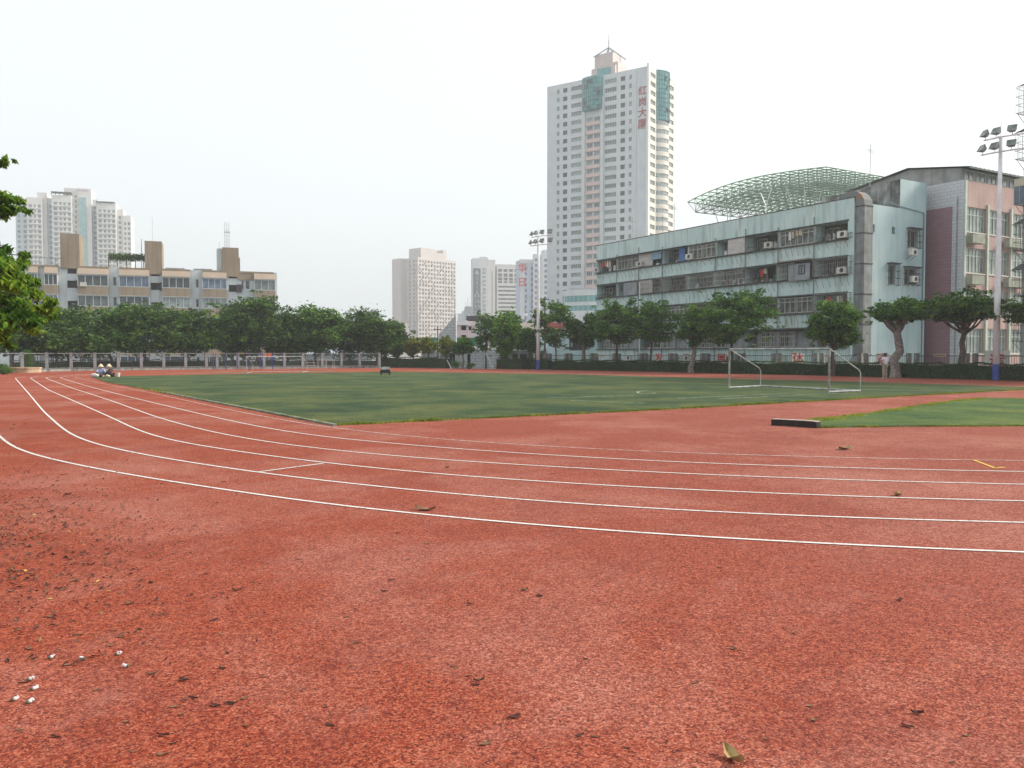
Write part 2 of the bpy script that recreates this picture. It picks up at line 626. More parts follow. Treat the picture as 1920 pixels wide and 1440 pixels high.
def turf_material(gain=(1.1, 1.1, 1.05), name='artificial turf'):
    m = bpy.data.materials.new(name)
    m.use_nodes = True
    nt = m.node_tree
    L = nt.links.new
    b = nt.nodes['Principled BSDF']
    tc = _n(nt, 'ShaderNodeTexCoord')
    mp = _n(nt, 'ShaderNodeMapping')
    mp.inputs['Scale'].default_value = (1, 1.0, 1)
    mp.inputs['Rotation'].default_value = (0, 0, R(-8))
    L(tc.outputs['Object'], mp.inputs['Vector'])
    def nz(scale, det, dist=0.0, v=None):
        n = _n(nt, 'ShaderNodeTexNoise')
        n.inputs['Scale'].default_value = scale
        n.inputs['Detail'].default_value = det
        n.inputs['Roughness'].default_value = 0.65
        n.inputs['Distortion'].default_value = dist
        L(v or mp.outputs[0], n.inputs['Vector'])
        return n.outputs[0]
    r = _n(nt, 'ShaderNodeValToRGB')
    e = r.color_ramp.elements
    e[0].position, e[0].color = 0.38, (0.024, 0.050, 0.022, 1)
    e[1].position, e[1].color = 0.66, (0.098, 0.108, 0.038, 1)
    k = e.new(0.5); k.color = (0.050, 0.076, 0.029, 1)
    L(nz(0.32, 8, 0.5), r.inputs[0])
    r2 = _n(nt, 'ShaderNodeValToRGB')
    r2.color_ramp.elements[0].position, r2.color_ramp.elements[0].color = 0.54, (0, 0, 0, 1)
    r2.color_ramp.elements[1].position, r2.color_ramp.elements[1].color = 0.76, (0.75, 0.75, 0.75, 1)
    L(nz(0.55, 7, 0.6), r2.inputs[0])
    x = _n(nt, 'ShaderNodeMix', data_type='RGBA')
    L(r2.outputs[0], x.inputs[0])
    L(r.outputs[0], x.inputs[6])
    x.inputs[7].default_value = (0.020, 0.024, 0.019, 1)
    r3 = _n(nt, 'ShaderNodeValToRGB')
    r3.color_ramp.elements[0].position, r3.color_ramp.elements[0].color = 0.35, (0.7, 0.7, 0.7, 1)
    r3.color_ramp.elements[1].position, r3.color_ramp.elements[1].color = 0.7, (1.35, 1.35, 1.3, 1)
    L(nz(14, 5), r3.inputs[0])
    y = _n(nt, 'ShaderNodeMix', data_type='RGBA', blend_type='MULTIPLY')
    y.inputs[0].default_value = 1
    L(x.outputs[2], y.inputs[6])
    L(r3.outputs[0], y.inputs[7])
    gn = _n(nt, 'ShaderNodeMix', data_type='RGBA', blend_type='MULTIPLY')
    gn.inputs[0].default_value = 1
    gn.inputs[7].default_value = c4(gain)
    L(y.outputs[2], gn.inputs[6])
    L(gn.outputs[2], b.inputs['Base Color'])
    b.inputs['Roughness'].default_value = 0.9
    b.inputs['Specular IOR Level'].default_value = 0.15
    bp = _n(nt, 'ShaderNodeBump')
    bp.inputs['Strength'].default_value = 0.8
    bp.inputs['Distance'].default_value = 0.02
    L(nz(60, 3), bp.inputs['Height'])
    L(bp.outputs[0], b.inputs['Normal'])
    return m

mt_track = ground_material()
mt_turf = turf_material()
mt_line = M('white line paint', (0.30, 0.16, 0.13), (0.66, 0.63, 0.61), scale=26, rough=0.7, lo=0.30, hi=0.46, detail=9)
mt_line_worn = M('worn white line paint', (0.30, 0.12, 0.09), (0.66, 0.6, 0.57), scale=9, rough=0.7, lo=0.3, hi=0.6, detail=8)
mt_line_field = M('faded field line', (0.09, 0.16, 0.10), (0.42, 0.46, 0.38), scale=5, rough=0.8, lo=0.4, hi=0.6, detail=8)
mt_yellow = M('yellow line paint', (0.55, 0.30, 0.04), (0.66, 0.42, 0.08), scale=12, rough=0.7)
mt_pave = M('grey pavement', (0.20, 0.20, 0.19), (0.30, 0.29, 0.27), scale=0.8, bump=0.2)

def flat(name, poly, z, mat, kind='structure', thick=None):
    mb = MB()
    if thick:
        mb.prism([(p[0], p[1]) for p in poly], z - thick, z)
    else:
        mb.add([(p[0], p[1], z) for p in poly], [tuple(range(len(poly)))])
    o = mb.build(name, mat)
    o['kind'] = kind
    return o

flat('ground', [(-1500, -300), (1500, -300), (1500, 1800), (-1500, 1800)], -0.03, mt_pave)

# red rubber surface: from behind the camera to the foot of the hedges and fences
rim = [foot(px, -0.3) for px in (2100, 1920, 1868, 1740, 1560, 1420, 1300, 1200, 1060, 960, 860, 780, 650, 380, 133, 0, -300, -600)]
poly = [Vector((60, -12, 0)), Vector((70, 30, 0))] + rim + [Vector((-45, -12, 0))]
flat('running_track', poly, 0.0, mt_track)

lanes_px = [
    [(-150, 716), (-60, 712), (-48, 725), (-30, 770), (-18, 800), (2.7, 822), (20, 837), (50, 850), (83, 859), (160, 875), (233, 890), (333, 905), (450, 923), (533, 936), (717, 959), (1040, 989), (1280, 1007), (1620, 1024), (1920, 1037.5), (2300, 1050)],
    [(150, 702.5), (47, 706), (28, 708.5), (53, 737), (83, 773), (113, 800), (133, 815), (160, 827), (200, 839), (290, 857), (360, 868), (477, 886), (637, 906), (893, 931), (1040, 943.5), (1280, 958.3), (1580, 972), (1920, 981), (2300, 989)],
    [(150, 702.3), (75, 705), (56, 708.5), (90, 731), (150, 757), (213, 785), (250, 803), (283, 816), (333, 829), (433, 845), (533, 859), (637, 872), (893, 896), (1237, 917), (1655, 934), (1920, 940.5), (2300, 947)],
    [(170, 702), (103, 705), (84, 708.5), (133, 727), (210, 752), (293, 782), (367, 803), (450, 821), (550, 836), (637, 846), (840, 864), (1237, 887), (1513, 898.5), (1920, 909.5), (2300, 915)],
    [(190, 701.8), (130, 704.8), (111, 708), (160, 723), (233, 742), (320, 763), (400, 782), (483, 800), (567, 814), (637, 823), (883, 844.5), (1237, 866), (1513, 876), (1920, 885.5), (2300, 890)],
    [(230, 701.5), (158, 704.5), (138, 707.3), (200, 721), (280, 736), (367, 755), (467, 776), (583, 797), (637, 804), (740, 816), (900, 830), (1237, 848.5), (1613, 859.5), (1920, 864.5), (2300, 868)],
]
for i, ln in enumerate(lanes_px):
    wp = [G(*p) for p in ln]
    dl = (wp[-1] - wp[-2]).normalized()             # the bend carries on to the right of the photo
    wp += [wp[-1] + dl * 6 + Vector((0, 0.6, 0)), wp[-1] + dl * 12 + Vector((0, 2.4, 0)), wp[-1] + dl * 18 + Vector((0, 5.4, 0))]
    pts = smooth_line(wp, 0.4, 14)
    mb = MB()
    ribbon(mb, pts, 0.05 if i < 5 else 0.04, 0.006)
    o = mb.build('lane_line', mt_line if i < 5 else mt_line_worn)
    o['kind'] = 'structure'
def stripe(a, b, w, mat, name='lane_mark', z=0.007):
    mb = MB()
    ribbon(mb, [G(*a), G(*b)], w, z)
    o = mb.build(name, mat)
    o['kind'] = 'structure'
stripe((484, 885.5), (606, 869.5), 0.05, mt_line)
stripe((213, 785.5), (297, 782.5), 0.05, mt_line_worn)
stripe((212, 750.3), (262, 748.8), 0.05, mt_line_worn)
stripe((1826, 863), (1866, 878.5), 0.05, mt_yellow)
stripe((1864, 878.8), (1884, 876.5), 0.05, mt_yellow)

# artificial grass field
TURF = 0.022
fl = [(170, 706.5), (200, 717), (300, 734.5), (393, 752.5), (500, 772.5), (588, 789), (622, 796.3), (650, 796), (893, 784.5), (1237, 768.3), (1280, 766), (1447, 755.5), (1580, 748.5), (1747, 738), (1917, 730.5), (1975, 728), (1917, 726), (1613, 716.5), (1280, 708), (1060, 702), (740, 697), (560, 699.5), (400, 702.5)]
field_poly = [G(*p) for p in fl]
flat('grass_field', field_poly, TURF, mt_turf, thick=0.03)
fl2 = [(1493, 792), (1580, 783), (1680, 769), (1763, 756), (1847, 747), (1917, 748.5), (2150, 752), (2250, 790), (1917, 799), (1680, 800), (1533, 802)]
patch_poly = [G(*p) for p in fl2]
flat('grass_patch', patch_poly, TURF, turf_material((1.35, 1.5, 1.05), 'fresher patch turf'), thick=0.03)
flat('green_rubber_strip', [G(300, 700.6), G(620, 696.6), G(640, 695.4), G(420, 698)], 0.004, M('green rubber', (0.05, 0.13, 0.09), (0.10, 0.18, 0.12), scale=1.0))

mb = MB()
for a, b in (((1270, 748.5), (1480, 738.5)), ((1345, 749.5), (1568, 737.8)), ((1025, 747.5), (1190, 742)), ((1070, 752), (1210, 757.5)), ((700, 711.3), (760, 711.5)), ((840, 710), (866, 710.2)), ((600, 701.2), (720, 702.4)), ((1400, 727.5), (1900, 735.5))):
    ribbon(mb, [G(*a), G(*b)], 0.09, TURF + 0.005)
pts = [G(1213 + 18 * math.cos(w) , 736.5 + 2.6 * math.sin(w)) for w in np.linspace(R(20), R(290), 16)]
ribbon(mb, pts, 0.09, TURF + 0.005)
o = mb.build('field_marking', mt_line_field)
o['kind'] = 'structure'

# kerb along the left side of the field
kerb_m = M('mossy kerb concrete', (0.10, 0.12, 0.08), (0.26, 0.27, 0.22), scale=2, bump=0.3)
kp = smooth_line([G(*p) for p in ((628, 798.5), (586, 790.5), (500, 773.5), (393, 753.5), (300, 735.3))], 0.5, 2)
mb = MB()
for a, b in zip(kp, kp[1:]):
    t = (b - a).normalized()
    q = Vector((-t.y, t.x, 0)) * 0.05
    mb.add([a - q, b - q, b + q, a + q] + [v + Vector((0, 0, 0.045)) for v in (a - q, b - q, b + q, a + q)],
           [(4, 5, 6, 7), (0, 1, 5, 4), (2, 3, 7, 6), (1, 2, 6, 5), (3, 0, 4, 7)])
tag(mb.build('kerb', kerb_m), kind='structure')

# weeds along the edges of the turf
def tufts(name, line, width, n, h, seed, mat, z=0.0, side=0.0):
    rs = np.random.RandomState(seed)
    P = smooth_line(line, 0.4, 1)
    V, Fc = [], []
    dens = rs.rand(60)
    for _ in range(n):
        s = rs.rand() * (len(P) - 1.001)
        i = int(s)
        if dens[int(s * 0.9) % 60] < 0.25 and rs.rand() < 0.7:
            continue
        a, b = P[i], P[i + 1]
        c = a + (b - a) * (s - i)
        t = (b - a).normalized()
        q = Vector((-t.y, t.x, 0))
        wloc = width * (0.5 + dens[int(s * 0.7) % 60])
        c = c + q * (side + rs.randn() * wloc * 0.5 + 0)
        w = rs.rand() * 6.28
        hh = h * (0.35 + rs.rand()) * (0.5 + dens[int(s * 0.9) % 60])
        d = Vector((math.cos(w), math.sin(w), 0)) * 0.012
        l = Vector((rs.randn(), rs.randn(), 0)) * hh * 0.6
        o = len(V)
        V += [c - d * 1.2, c + d * 1.2, c + l + Vector((0, 0, hh))]
        Fc.append((o, o + 1, o + 2))
    mb = MB()
    mb.add([(p.x, p.y, p.z + z) for p in V], Fc)
    o = mb.build(name, mat)
    return tag(o, kind='stuff')
weed = M('fresh weed blades', (0.13, 0.21, 0.02), (0.34, 0.36, 0.05), scale=1.5, island=0.3, trans=0.3)
weed2 = M('dry weed blades', (0.12, 0.18, 0.02), (0.27, 0.29, 0.05), scale=0.9, island=0.3, trans=0.2)
tag(tufts('edge_grass', [G(632, 797), G(893, 785), G(1280, 766), G(1580, 749), G(1917, 731)], 0.13, 22000, 0.05, 3, weed2),
    'thin line of yellow green weeds along the near edge of the turf field', 'weeds')
tag(tufts('verge_grass', [G(1500, 792), G(1580, 782.5), G(1680, 768.5), G(1763, 755.5), G(1847, 746.5), G(1917, 748)], 0.26, 16000, 0.035, 4, weed, side=-0.10),
    'bright green weeds bordering the small turf patch behind the black board', 'weeds')
tag(tufts('kerb_grass', [G(628, 797), G(500, 772.5), G(393, 752.5), G(260, 727)], 0.16, 3500, 0.05, 5, weed2),
    'weeds growing along the concrete kerb at the left of the field', 'weeds')
tag(tufts('patch_edge_grass', [G(1533, 802), G(1680, 800), G(1917, 799)], 0.08, 2500, 0.035, 6, weed2),
    'short dry weeds on the straight front edge of the small turf patch', 'weeds')

# ================================================================== fallen leaves
dry = [M('dark dry leaf', (0.035, 0.014, 0.012), (0.10, 0.04, 0.03), scale=18, rand=0.4, bump=0.4),
       M('brown dry leaf', (0.12, 0.06, 0.035), (0.22, 0.13, 0.07), scale=18, rand=0.3, bump=0.4),
       M('tan dry leaf', (0.30, 0.20, 0.08), (0.42, 0.32, 0.16), scale=14, bump=0.4),
       M('yellow fallen leaf', (0.38, 0.26, 0.04), (0.5, 0.4, 0.1), scale=14, rand=0.2)]
def leaf_shape(L, W, curl, seed):
    rs = random.Random(seed)
    mb = MB()
    n = 6
    vs = []
    tw = rs.uniform(-0.7, 0.7)
    for i in range(n + 1):
        t = i / n
        w = W * math.sin(math.pi * min(0.97, 0.06 + t * 0.92)) ** 0.8 * rs.uniform(0.75, 1.1)
        x = (t - 0.5) * L
        z0 = 0.006 + curl * L * (4 * (t - 0.5) ** 2) * rs.uniform(0.5, 1.2)
        up = curl * W * rs.uniform(0.8, 2.0)
        vs += [(x, -w, max(0.003, z0 + up + tw * w * (t - .5))), (x, 0, max(0.002, z0 * 0.6)), (x, w, max(0.003, z0 + up - tw * w * (t - .5)))]
    fs = []
    for i in range(n):
        a = 3 * i
        fs += [(a, a + 3, a + 4, a + 1), (a + 1, a + 4, a + 5, a + 2)]
    mb.add(vs, fs)
    return mb
leaf_meshes = []
for k in range(8):
    for mi in (0, 1):
        leaf_meshes.append(leaf_shape(0.075, 0.014 + 0.002 * (k % 4), [0.05, 0.1, 0.16, 0.08][k % 4], k * 2 + mi).mesh('dry_leaf', dry[mi]))
rl = random.Random(12)
LEAFLAB = 'small dark dry leaf lying on the red track among many alike'
spots = [(650, 1157), (668, 1206), (441, 1108), (488, 1095), (283, 1093), (302, 1153), (242, 1133), (284, 1265), (345, 1276), (362, 1310), (236, 1355), (340, 1341), (105, 1383), (37, 1370), (150, 1190), (128, 1248), (55, 1217), (30, 1180), (96, 1157), (46, 1280), (417, 1254), (427, 1225), (458, 1311), (345, 1314), (326, 1326), (435, 1320), (404, 1324), (305, 1416), (250, 1410), (493, 1271), (610, 1326), (618, 1360), (460, 1362), (326, 1395), (306, 1380), (880, 1132), (850, 1250), (802, 1278), (898, 1278), (880, 1268), (891, 1285), (965, 1345), (911, 1395), (984, 1107), (1012, 1118), (1098, 1236), (1036, 889), (1088, 1380), (1117, 1382), (1387, 1220), (1374, 1217), (1333, 1295), (1437, 1386), (1349, 1065), (1556, 987), (1687, 1126), (1455, 1153), (1526, 1352), (1720, 1339), (1785, 1430), (1702, 1363), (1812, 1380), (1306, 1281), (1175, 1403), (1490, 1187), (1517, 1324), (667, 1142), (700, 1068), (720, 1110), (745, 1000), (800, 1020), (540, 1000), (560, 1050), (585, 1030), (765, 1050), (735, 1088), (1046, 826), (1183, 888), (838, 878), (400, 772), (352, 759), (240, 870), (120, 890), (128, 927), (33, 885), (26, 797), (47, 795), (22, 805), (128, 864), (200, 930), (305, 907), (420, 904), (60, 980), (95, 960), (150, 985), (80, 1000), (40, 1020), (100, 1040), (130, 1050), (200, 1030), (170, 1060), (60, 1080), (210, 1075), (110, 1105), (140, 1090), (195, 1120), (60, 1140), (20, 1110), (225, 1195), (262, 1180), (15, 1240), (180, 1295)]
for i, (px, py) in enumerate(spots):
    p = G(px, py)
    o = link('dry_leaf', leaf_meshes[rl.randrange(16)], None, (p.x, p.y, 0.0))
    s = rl.uniform(0.4, 0.85) * (1.0 if py > 950 else 1.35)
    o.scale = (s, s * rl.uniform(0.6, 1.3), s * rl.uniform(0.7, 1.6))
    o.rotation_euler = (0, 0, rl.uniform(-0.9, 0.9) + (math.pi if rl.random() < .5 else 0))
    tag(o, LEAFLAB, 'leaf', 'small dark dry leaves scattered over the track')
p = G(1375, 1425)
o = leaf_shape(0.13, 0.03, 0.35, 77).build('fallen_leaf', dry[2], None, (p.x, p.y, 0), R(112))
tag(o, 'large curled tan leaf standing out on the track near the bottom edge of the photo', 'leaf')
p = G(798, 957)
o = leaf_shape(0.22, 0.06, 0.16, 78).build('fallen_leaf', dry[1], None, (p.x, p.y, 0), R(-10))
tag(o, 'broad brown leaf lying between the two nearest white lane lines', 'leaf')
p = G(1584, 843)
o = leaf_shape(0.28, 0.09, 0.2, 79).build('fallen_leaf', dry[2], None, (p.x, p.y, 0), R(15))
tag(o, 'pale folded leaf lying alone just beyond the faint far lane line', 'leaf')
p = G(1683, 929)
o = leaf_shape(0.16, 0.05, 0.2, 80).build('fallen_leaf', dry[2], None, (p.x, p.y, 0), R(40))
tag(o, 'small pale leaf lying on the third lane line, right half of photo', 'leaf')

# leaf litter under the tree at the left edge
mbs = MB()
rs = random.Random(5)
for i in range(2600):
    d = rs.random()
    px = -160 + abs(rs.gauss(0, 1)) * 150 + (rs.random() ** 3) * 260
    py = 985 + rs.gauss(0, 1) * (45 + 60 * rs.random())
    if rs.random() < 0.25:
        px, py = rs.uniform(-150, 520), rs.uniform(850, 1250)
        if rs.random() < px / 520:
            continue
    if py < 800 or py > 1500:
        continue
    p = G(px, py)
    w = rs.uniform(0, 6.28)
    L_ = rs.uniform(0.009, 0.026)
    a = Vector((math.cos(w), math.sin(w), 0)) * L_
    b = Vector((-math.sin(w), math.cos(w), 0)) * L_ * rs.uniform(0.3, 0.6)
    z = 0.004
    mbs.mi = 3 if rs.random() < 0.035 else (1 if rs.random() < 0.3 else 0)
    mbs.add([(p.x - a.x, p.y - a.y, z), (p.x + b.x, p.y + b.y, z + rs.uniform(0, .015)), (p.x + a.x, p.y + a.y, z + rs.uniform(0, .02)), (p.x - b.x, p.y - b.y, z + rs.uniform(0, .01))], [(0, 3, 2, 1)])
tag(mbs.build('leaf_litter', dry), 'scatter of small dead leaves and crumbs at the left edge of the track', 'leaf litter', kind='stuff')

# eight white fallen blossoms
mt_petal = M('white petals', (0.50, 0.45, 0.46), (0.72, 0.68, 0.70), scale=30)
mt_calyx = M('green calyx', (0.08, 0.12, 0.06))
def blossom(seed):
    rs = random.Random(seed)
    t = thing('fallen_blossom', '', 'blossom')
    mb = MB()
    mb.tube([(0, 0, 0.012), (0.006, 0, 0.014), (0.016, 0, 0.014), (0.026, 0.002, 0.017), (0.034, 0.004, 0.022)], [0.005, 0.011, 0.012, 0.007, 0.003], 7)
    for k in range(3):
        w = rs.uniform(-0.7, 0.7)
        mb.tube([(0.016, 0, 0.015), (0.026, 0.008 * math.sin(w * 3), 0.018 + 0.004 * k), (0.036 * math.cos(w), 0.022 * math.sin(w), 0.012 + 0.006 * k)], [0.006, 0.006, 0.002], 5)
    mb.build('petals', mt_petal, t, smooth=True)
    mb = MB()
    mb.tube([(-0.012, 0, 0.009), (-0.004, 0, 0.011), (0.004, 0, 0.0125)], [0.003, 0.009, 0.010], 7)
    mb.build('calyx', mt_calyx, t, smooth=True)
    return t
bl = [((93, 1236), 'white fallen blossom at the left end of the upper row of blossoms'),
      ((157, 1238), 'white fallen blossom in the middle of the upper row of blossoms'),
      ((218, 1229), 'white fallen blossom farthest from the camera on the track'),
      ((239, 1252), 'white fallen blossom at the right end, just below another blossom'),
      ((53, 1277), 'topmost white blossom of the lower cluster of four at the left edge'),
      ((60, 1295), 'second white blossom from the top in the lower cluster of four'),
      ((24, 1315), 'white blossom closest to the left edge of the photo'),
      ((52, 1320), 'white blossom nearest the camera in the lower cluster of four')]
for i, ((px, py), lab) in enumerate(bl):
    t = blossom(i)
    t['label'] = lab
    t['group'] = 'white fallen blossoms on the track'
    p = G(px, py)
    t.location = (p.x, p.y, 0)
    t.scale = (0.82, 0.82, 0.82)
    t.rotation_euler = (0, 0, [0.6, 2.9, 0.3, 3.2, 0.5, 0.4, 0.6, 0.9][i])

# ================================================================== small things on the field
bar_m = M('worn goal paint', (0.13, 0.09, 0.075), (0.32, 0.31, 0.29), scale=2.2, rough=0.6, lo=0.38, hi=0.55)
bar_w = M('white goal paint', (0.24, 0.25, 0.25), (0.46, 0.46, 0.46), scale=4, rough=0.5)
def goal(label, A, B, Ab, Bb, h, hb, r):
    """A, B front posts; Ab, Bb rear feet (world points)"""
    t = thing('football_goal', label, 'goal', ((A.x + B.x) / 2, (A.y + B.y) / 2, TURF), 0)
    o = t.location.copy()
    A, B, Ab, Bb = [Vector((p.x, p.y, TURF)) - o for p in (A, B, Ab, Bb)]
    up = Vector((0, 0, h))
    for P in (A, B):
        MB().tube([P, P + up], r, 10).build('post', bar_m, t)
    MB().tube([A + up, B + up], r * 0.85, 10).build('crossbar', bar_w, t)
    for P, Q in ((A, Ab), (B, Bb)):
        k = Q + (P - Q) * 0.06 + Vector((0, 0, hb))
        MB().tube([P + up, k + (P + up - k) * 0.06, k, Q + Vector((0, 0, hb * 0.85)), Q], r * 0.55, 8).build('rear_stay', bar_w, t)
        z = Vector((0, 0, r))
        MB().tube([P + z, Q + z], r * 0.8, 8).build('ground_bar', bar_w, t)
    z = Vector((0, 0, r))
    MB().tube([Ab + z, Bb + z], r * 0.8, 8).build('ground_bar', bar_w, t)
    return t
goal('white portable goal with a bent rear frame standing on the right of the turf', G(1367, 729), G(1554, 737.5), G(1426, 726), G(1613, 735.5), 1.86, 0.95, 0.046)
goal('small rusty goal at the far left end of the turf before the fence', G(462.5, 701), G(566, 699), G(474, 698.6), G(577, 697.6), 1.42, 0.8, 0.034)

# black stop board with white top
A, B = G(1446, 797.5), G(1531, 803)
d = (B - A)
L_ = d.length
t = thing('shot_put_board', 'low black curved board with a whitish top at the tip of the small turf patch', 'stop board', A, math.atan2(d.y, d.x))
mb = MB(); mt = MB()
n = 8
for i in range(n):
    x0, x1 = L_ * i / n, L_ * (i + 1) / n
    y0, y1 = [0.10 * math.sin(math.pi * k / n) for k in (i, i + 1)]
    for q, (za, zb, ya, yb) in ((mb, (0, 0.135, 0, 0.20)), (mt, (0.138, 0.15, 0.0, 0.2))):
        q.add([(x0, y0 + ya, za), (x1, y1 + ya, za), (x1, y1 + yb, za), (x0, y0 + yb, za), (x0, y0 + ya, zb), (x1, y1 + ya, zb), (x1, y1 + yb, zb), (x0, y0 + yb, zb)],
              [(0, 3, 2, 1), (4, 5, 6, 7), (0, 1, 5, 4), (1, 2, 6, 5), (2, 3, 7, 6), (3, 0, 4, 7)])
mb.build('board', M('black paint', (0.012, 0.011, 0.012), (0.03, 0.025, 0.02), scale=6, rough=0.6), t)
mt.build('top_strip', M('dusty pale paint', (0.30, 0.22, 0.2), (0.5, 0.42, 0.4), scale=8), t)

# small black wheeled machine on the field
p = G(722.5, 703.5)
t = thing('mower', 'small black four wheeled machine with a shiny grey lid parked on the turf edge', 'mower', (p.x, p.y, TURF), R(8))
blk = M('black machine body', (0.012, 0.012, 0.012), (0.03, 0.03, 0.028), scale=4, rough=0.35)
w2 = 0.40
mb = MB()
mb.yprism([(-w2, 0.14), (w2, 0.14), (w2 * 1.02, 0.34), (w2 * 0.82, 0.42), (-w2 * 0.82, 0.42), (-w2 * 1.02, 0.34)], -0.38, 0.38)
mb.build('body', blk, t)
mb = MB()
mb.yprism([(-0.34, 0.421), (0.34, 0.421), (0.27, 0.60), (-0.27, 0.60)], -0.28, 0.28)
mb.build('cover', M('shiny grey cover', (0.25, 0.28, 0.28), (0.5, 0.53, 0.54), scale=4, rough=0.2), t)
for sx in (-1, 1):
    for sy in (-1, 1):
        mb = MB()
        c = Vector((sx * 0.33, sy * 0.30, 0.11))
        mb.tube([c - Vector((0.05, 0, 0)), c + Vector((0.05, 0, 0))], 0.11, 12)
        mb.build('wheel', M('tyre rubber', (0.015, 0.015, 0.015)), t)
mb = MB()
for sx in (-1, 1):
    mb.tube([(sx * 0.36, 0.3, 0.3), (sx * 0.36, 0.33, 0.55), (sx * 0.3, 0.36, 0.60)], 0.016, 6)
mb.tube([(-0.42, 0.36, 0.57), (-0.1, 0.37, 0.62), (0.2, 0.37, 0.60), (0.36, 0.36, 0.58)], 0.022, 6)
mb.build('handle', M('worn grey metal', (0.25, 0.22, 0.2), (0.4, 0.36, 0.33), scale=9), t)
# ================================================================== vegetation
def quads_mesh(name, V, Fq, mat, smooth=False):
    """V: (n,3) array, Fq: (m,4) array of vertex numbers"""
    me = bpy.data.meshes.new(name)
    me.vertices.add(len(V))
    me.vertices.foreach_set('co', np.ascontiguousarray(V, dtype=np.float32).ravel())
    m = len(Fq)
    me.loops.add(m * 4)
    me.loops.foreach_set('vertex_index', np.ascontiguousarray(Fq, dtype=np.int32).ravel())
    me.polygons.add(m)
    me.polygons.foreach_set('loop_start', np.arange(0, m * 4, 4, dtype=np.int32))
    me.polygons.foreach_set('loop_total', np.full(m, 4, dtype=np.int32))
    me.materials.append(mat)
    me.update(calc_edges=True)
    return me

def leaf_cloud(rs, C, size, aspect=0.45, flat=0.35, droop=0.0):
    """one folded leaf (two quads would be dear: a kite-shaped quad) at each point of C"""
    n = len(C)
    w = rs.rand(n) * 2 * np.pi
    nz = flat + (1 - flat) * rs.rand(n)
    N = rs.randn(n, 3)
    N[:, 2] = np.abs(N[:, 2]) + flat * 2
    N /= np.linalg.norm(N, axis=1)[:, None]
    A = np.stack([np.cos(w), np.sin(w), -droop * (0.4 + rs.rand(n))], 1)
    A -= N * np.sum(A * N, 1)[:, None] * (1 - min(1, droop))
    A /= np.linalg.norm(A, axis=1)[:, None]
    B = np.cross(N, A)
    B /= np.maximum(1e-6, np.linalg.norm(B, axis=1))[:, None]
    s = size * (0.6 + 0.8 * rs.rand(n))[:, None]
    p0 = C - A * s * 0.5
    p1 = C - A * s * 0.02 + B * s * aspect * 0.5
    p2 = C + A * s * 0.5
    p3 = C - A * s * 0.02 - B * s * aspect * 0.5
    V = np.empty((n * 4, 3))
    V[0::4], V[1::4], V[2::4], V[3::4] = p0, p1, p2, p3
    Fq = np.arange(n * 4).reshape(n, 4)
    return V, Fq

def crown_points(rs, clumps, n, shell=0.55):
    """points near the surface of many small clumps; clumps: (x,y,z,rx,ry,rz)"""
    cl = np.array(clumps)
    vol = (cl[:, 3] * cl[:, 4] * cl[:, 5]) ** (2 / 3)
    idx = rs.choice(len(cl), n, p=vol / vol.sum())
    D = rs.randn(n, 3)
    D /= np.linalg.norm(D, axis=1)[:, None]
    r = (shell + (1 - shell) * rs.rand(n) ** 0.6) * (0.82 + 0.36 * rs.rand(n) ** 2) * (1 + 0.7 * rs.rand(n) ** 9)
    return cl[idx, :3] + D * r[:, None] * cl[idx, 3:6]

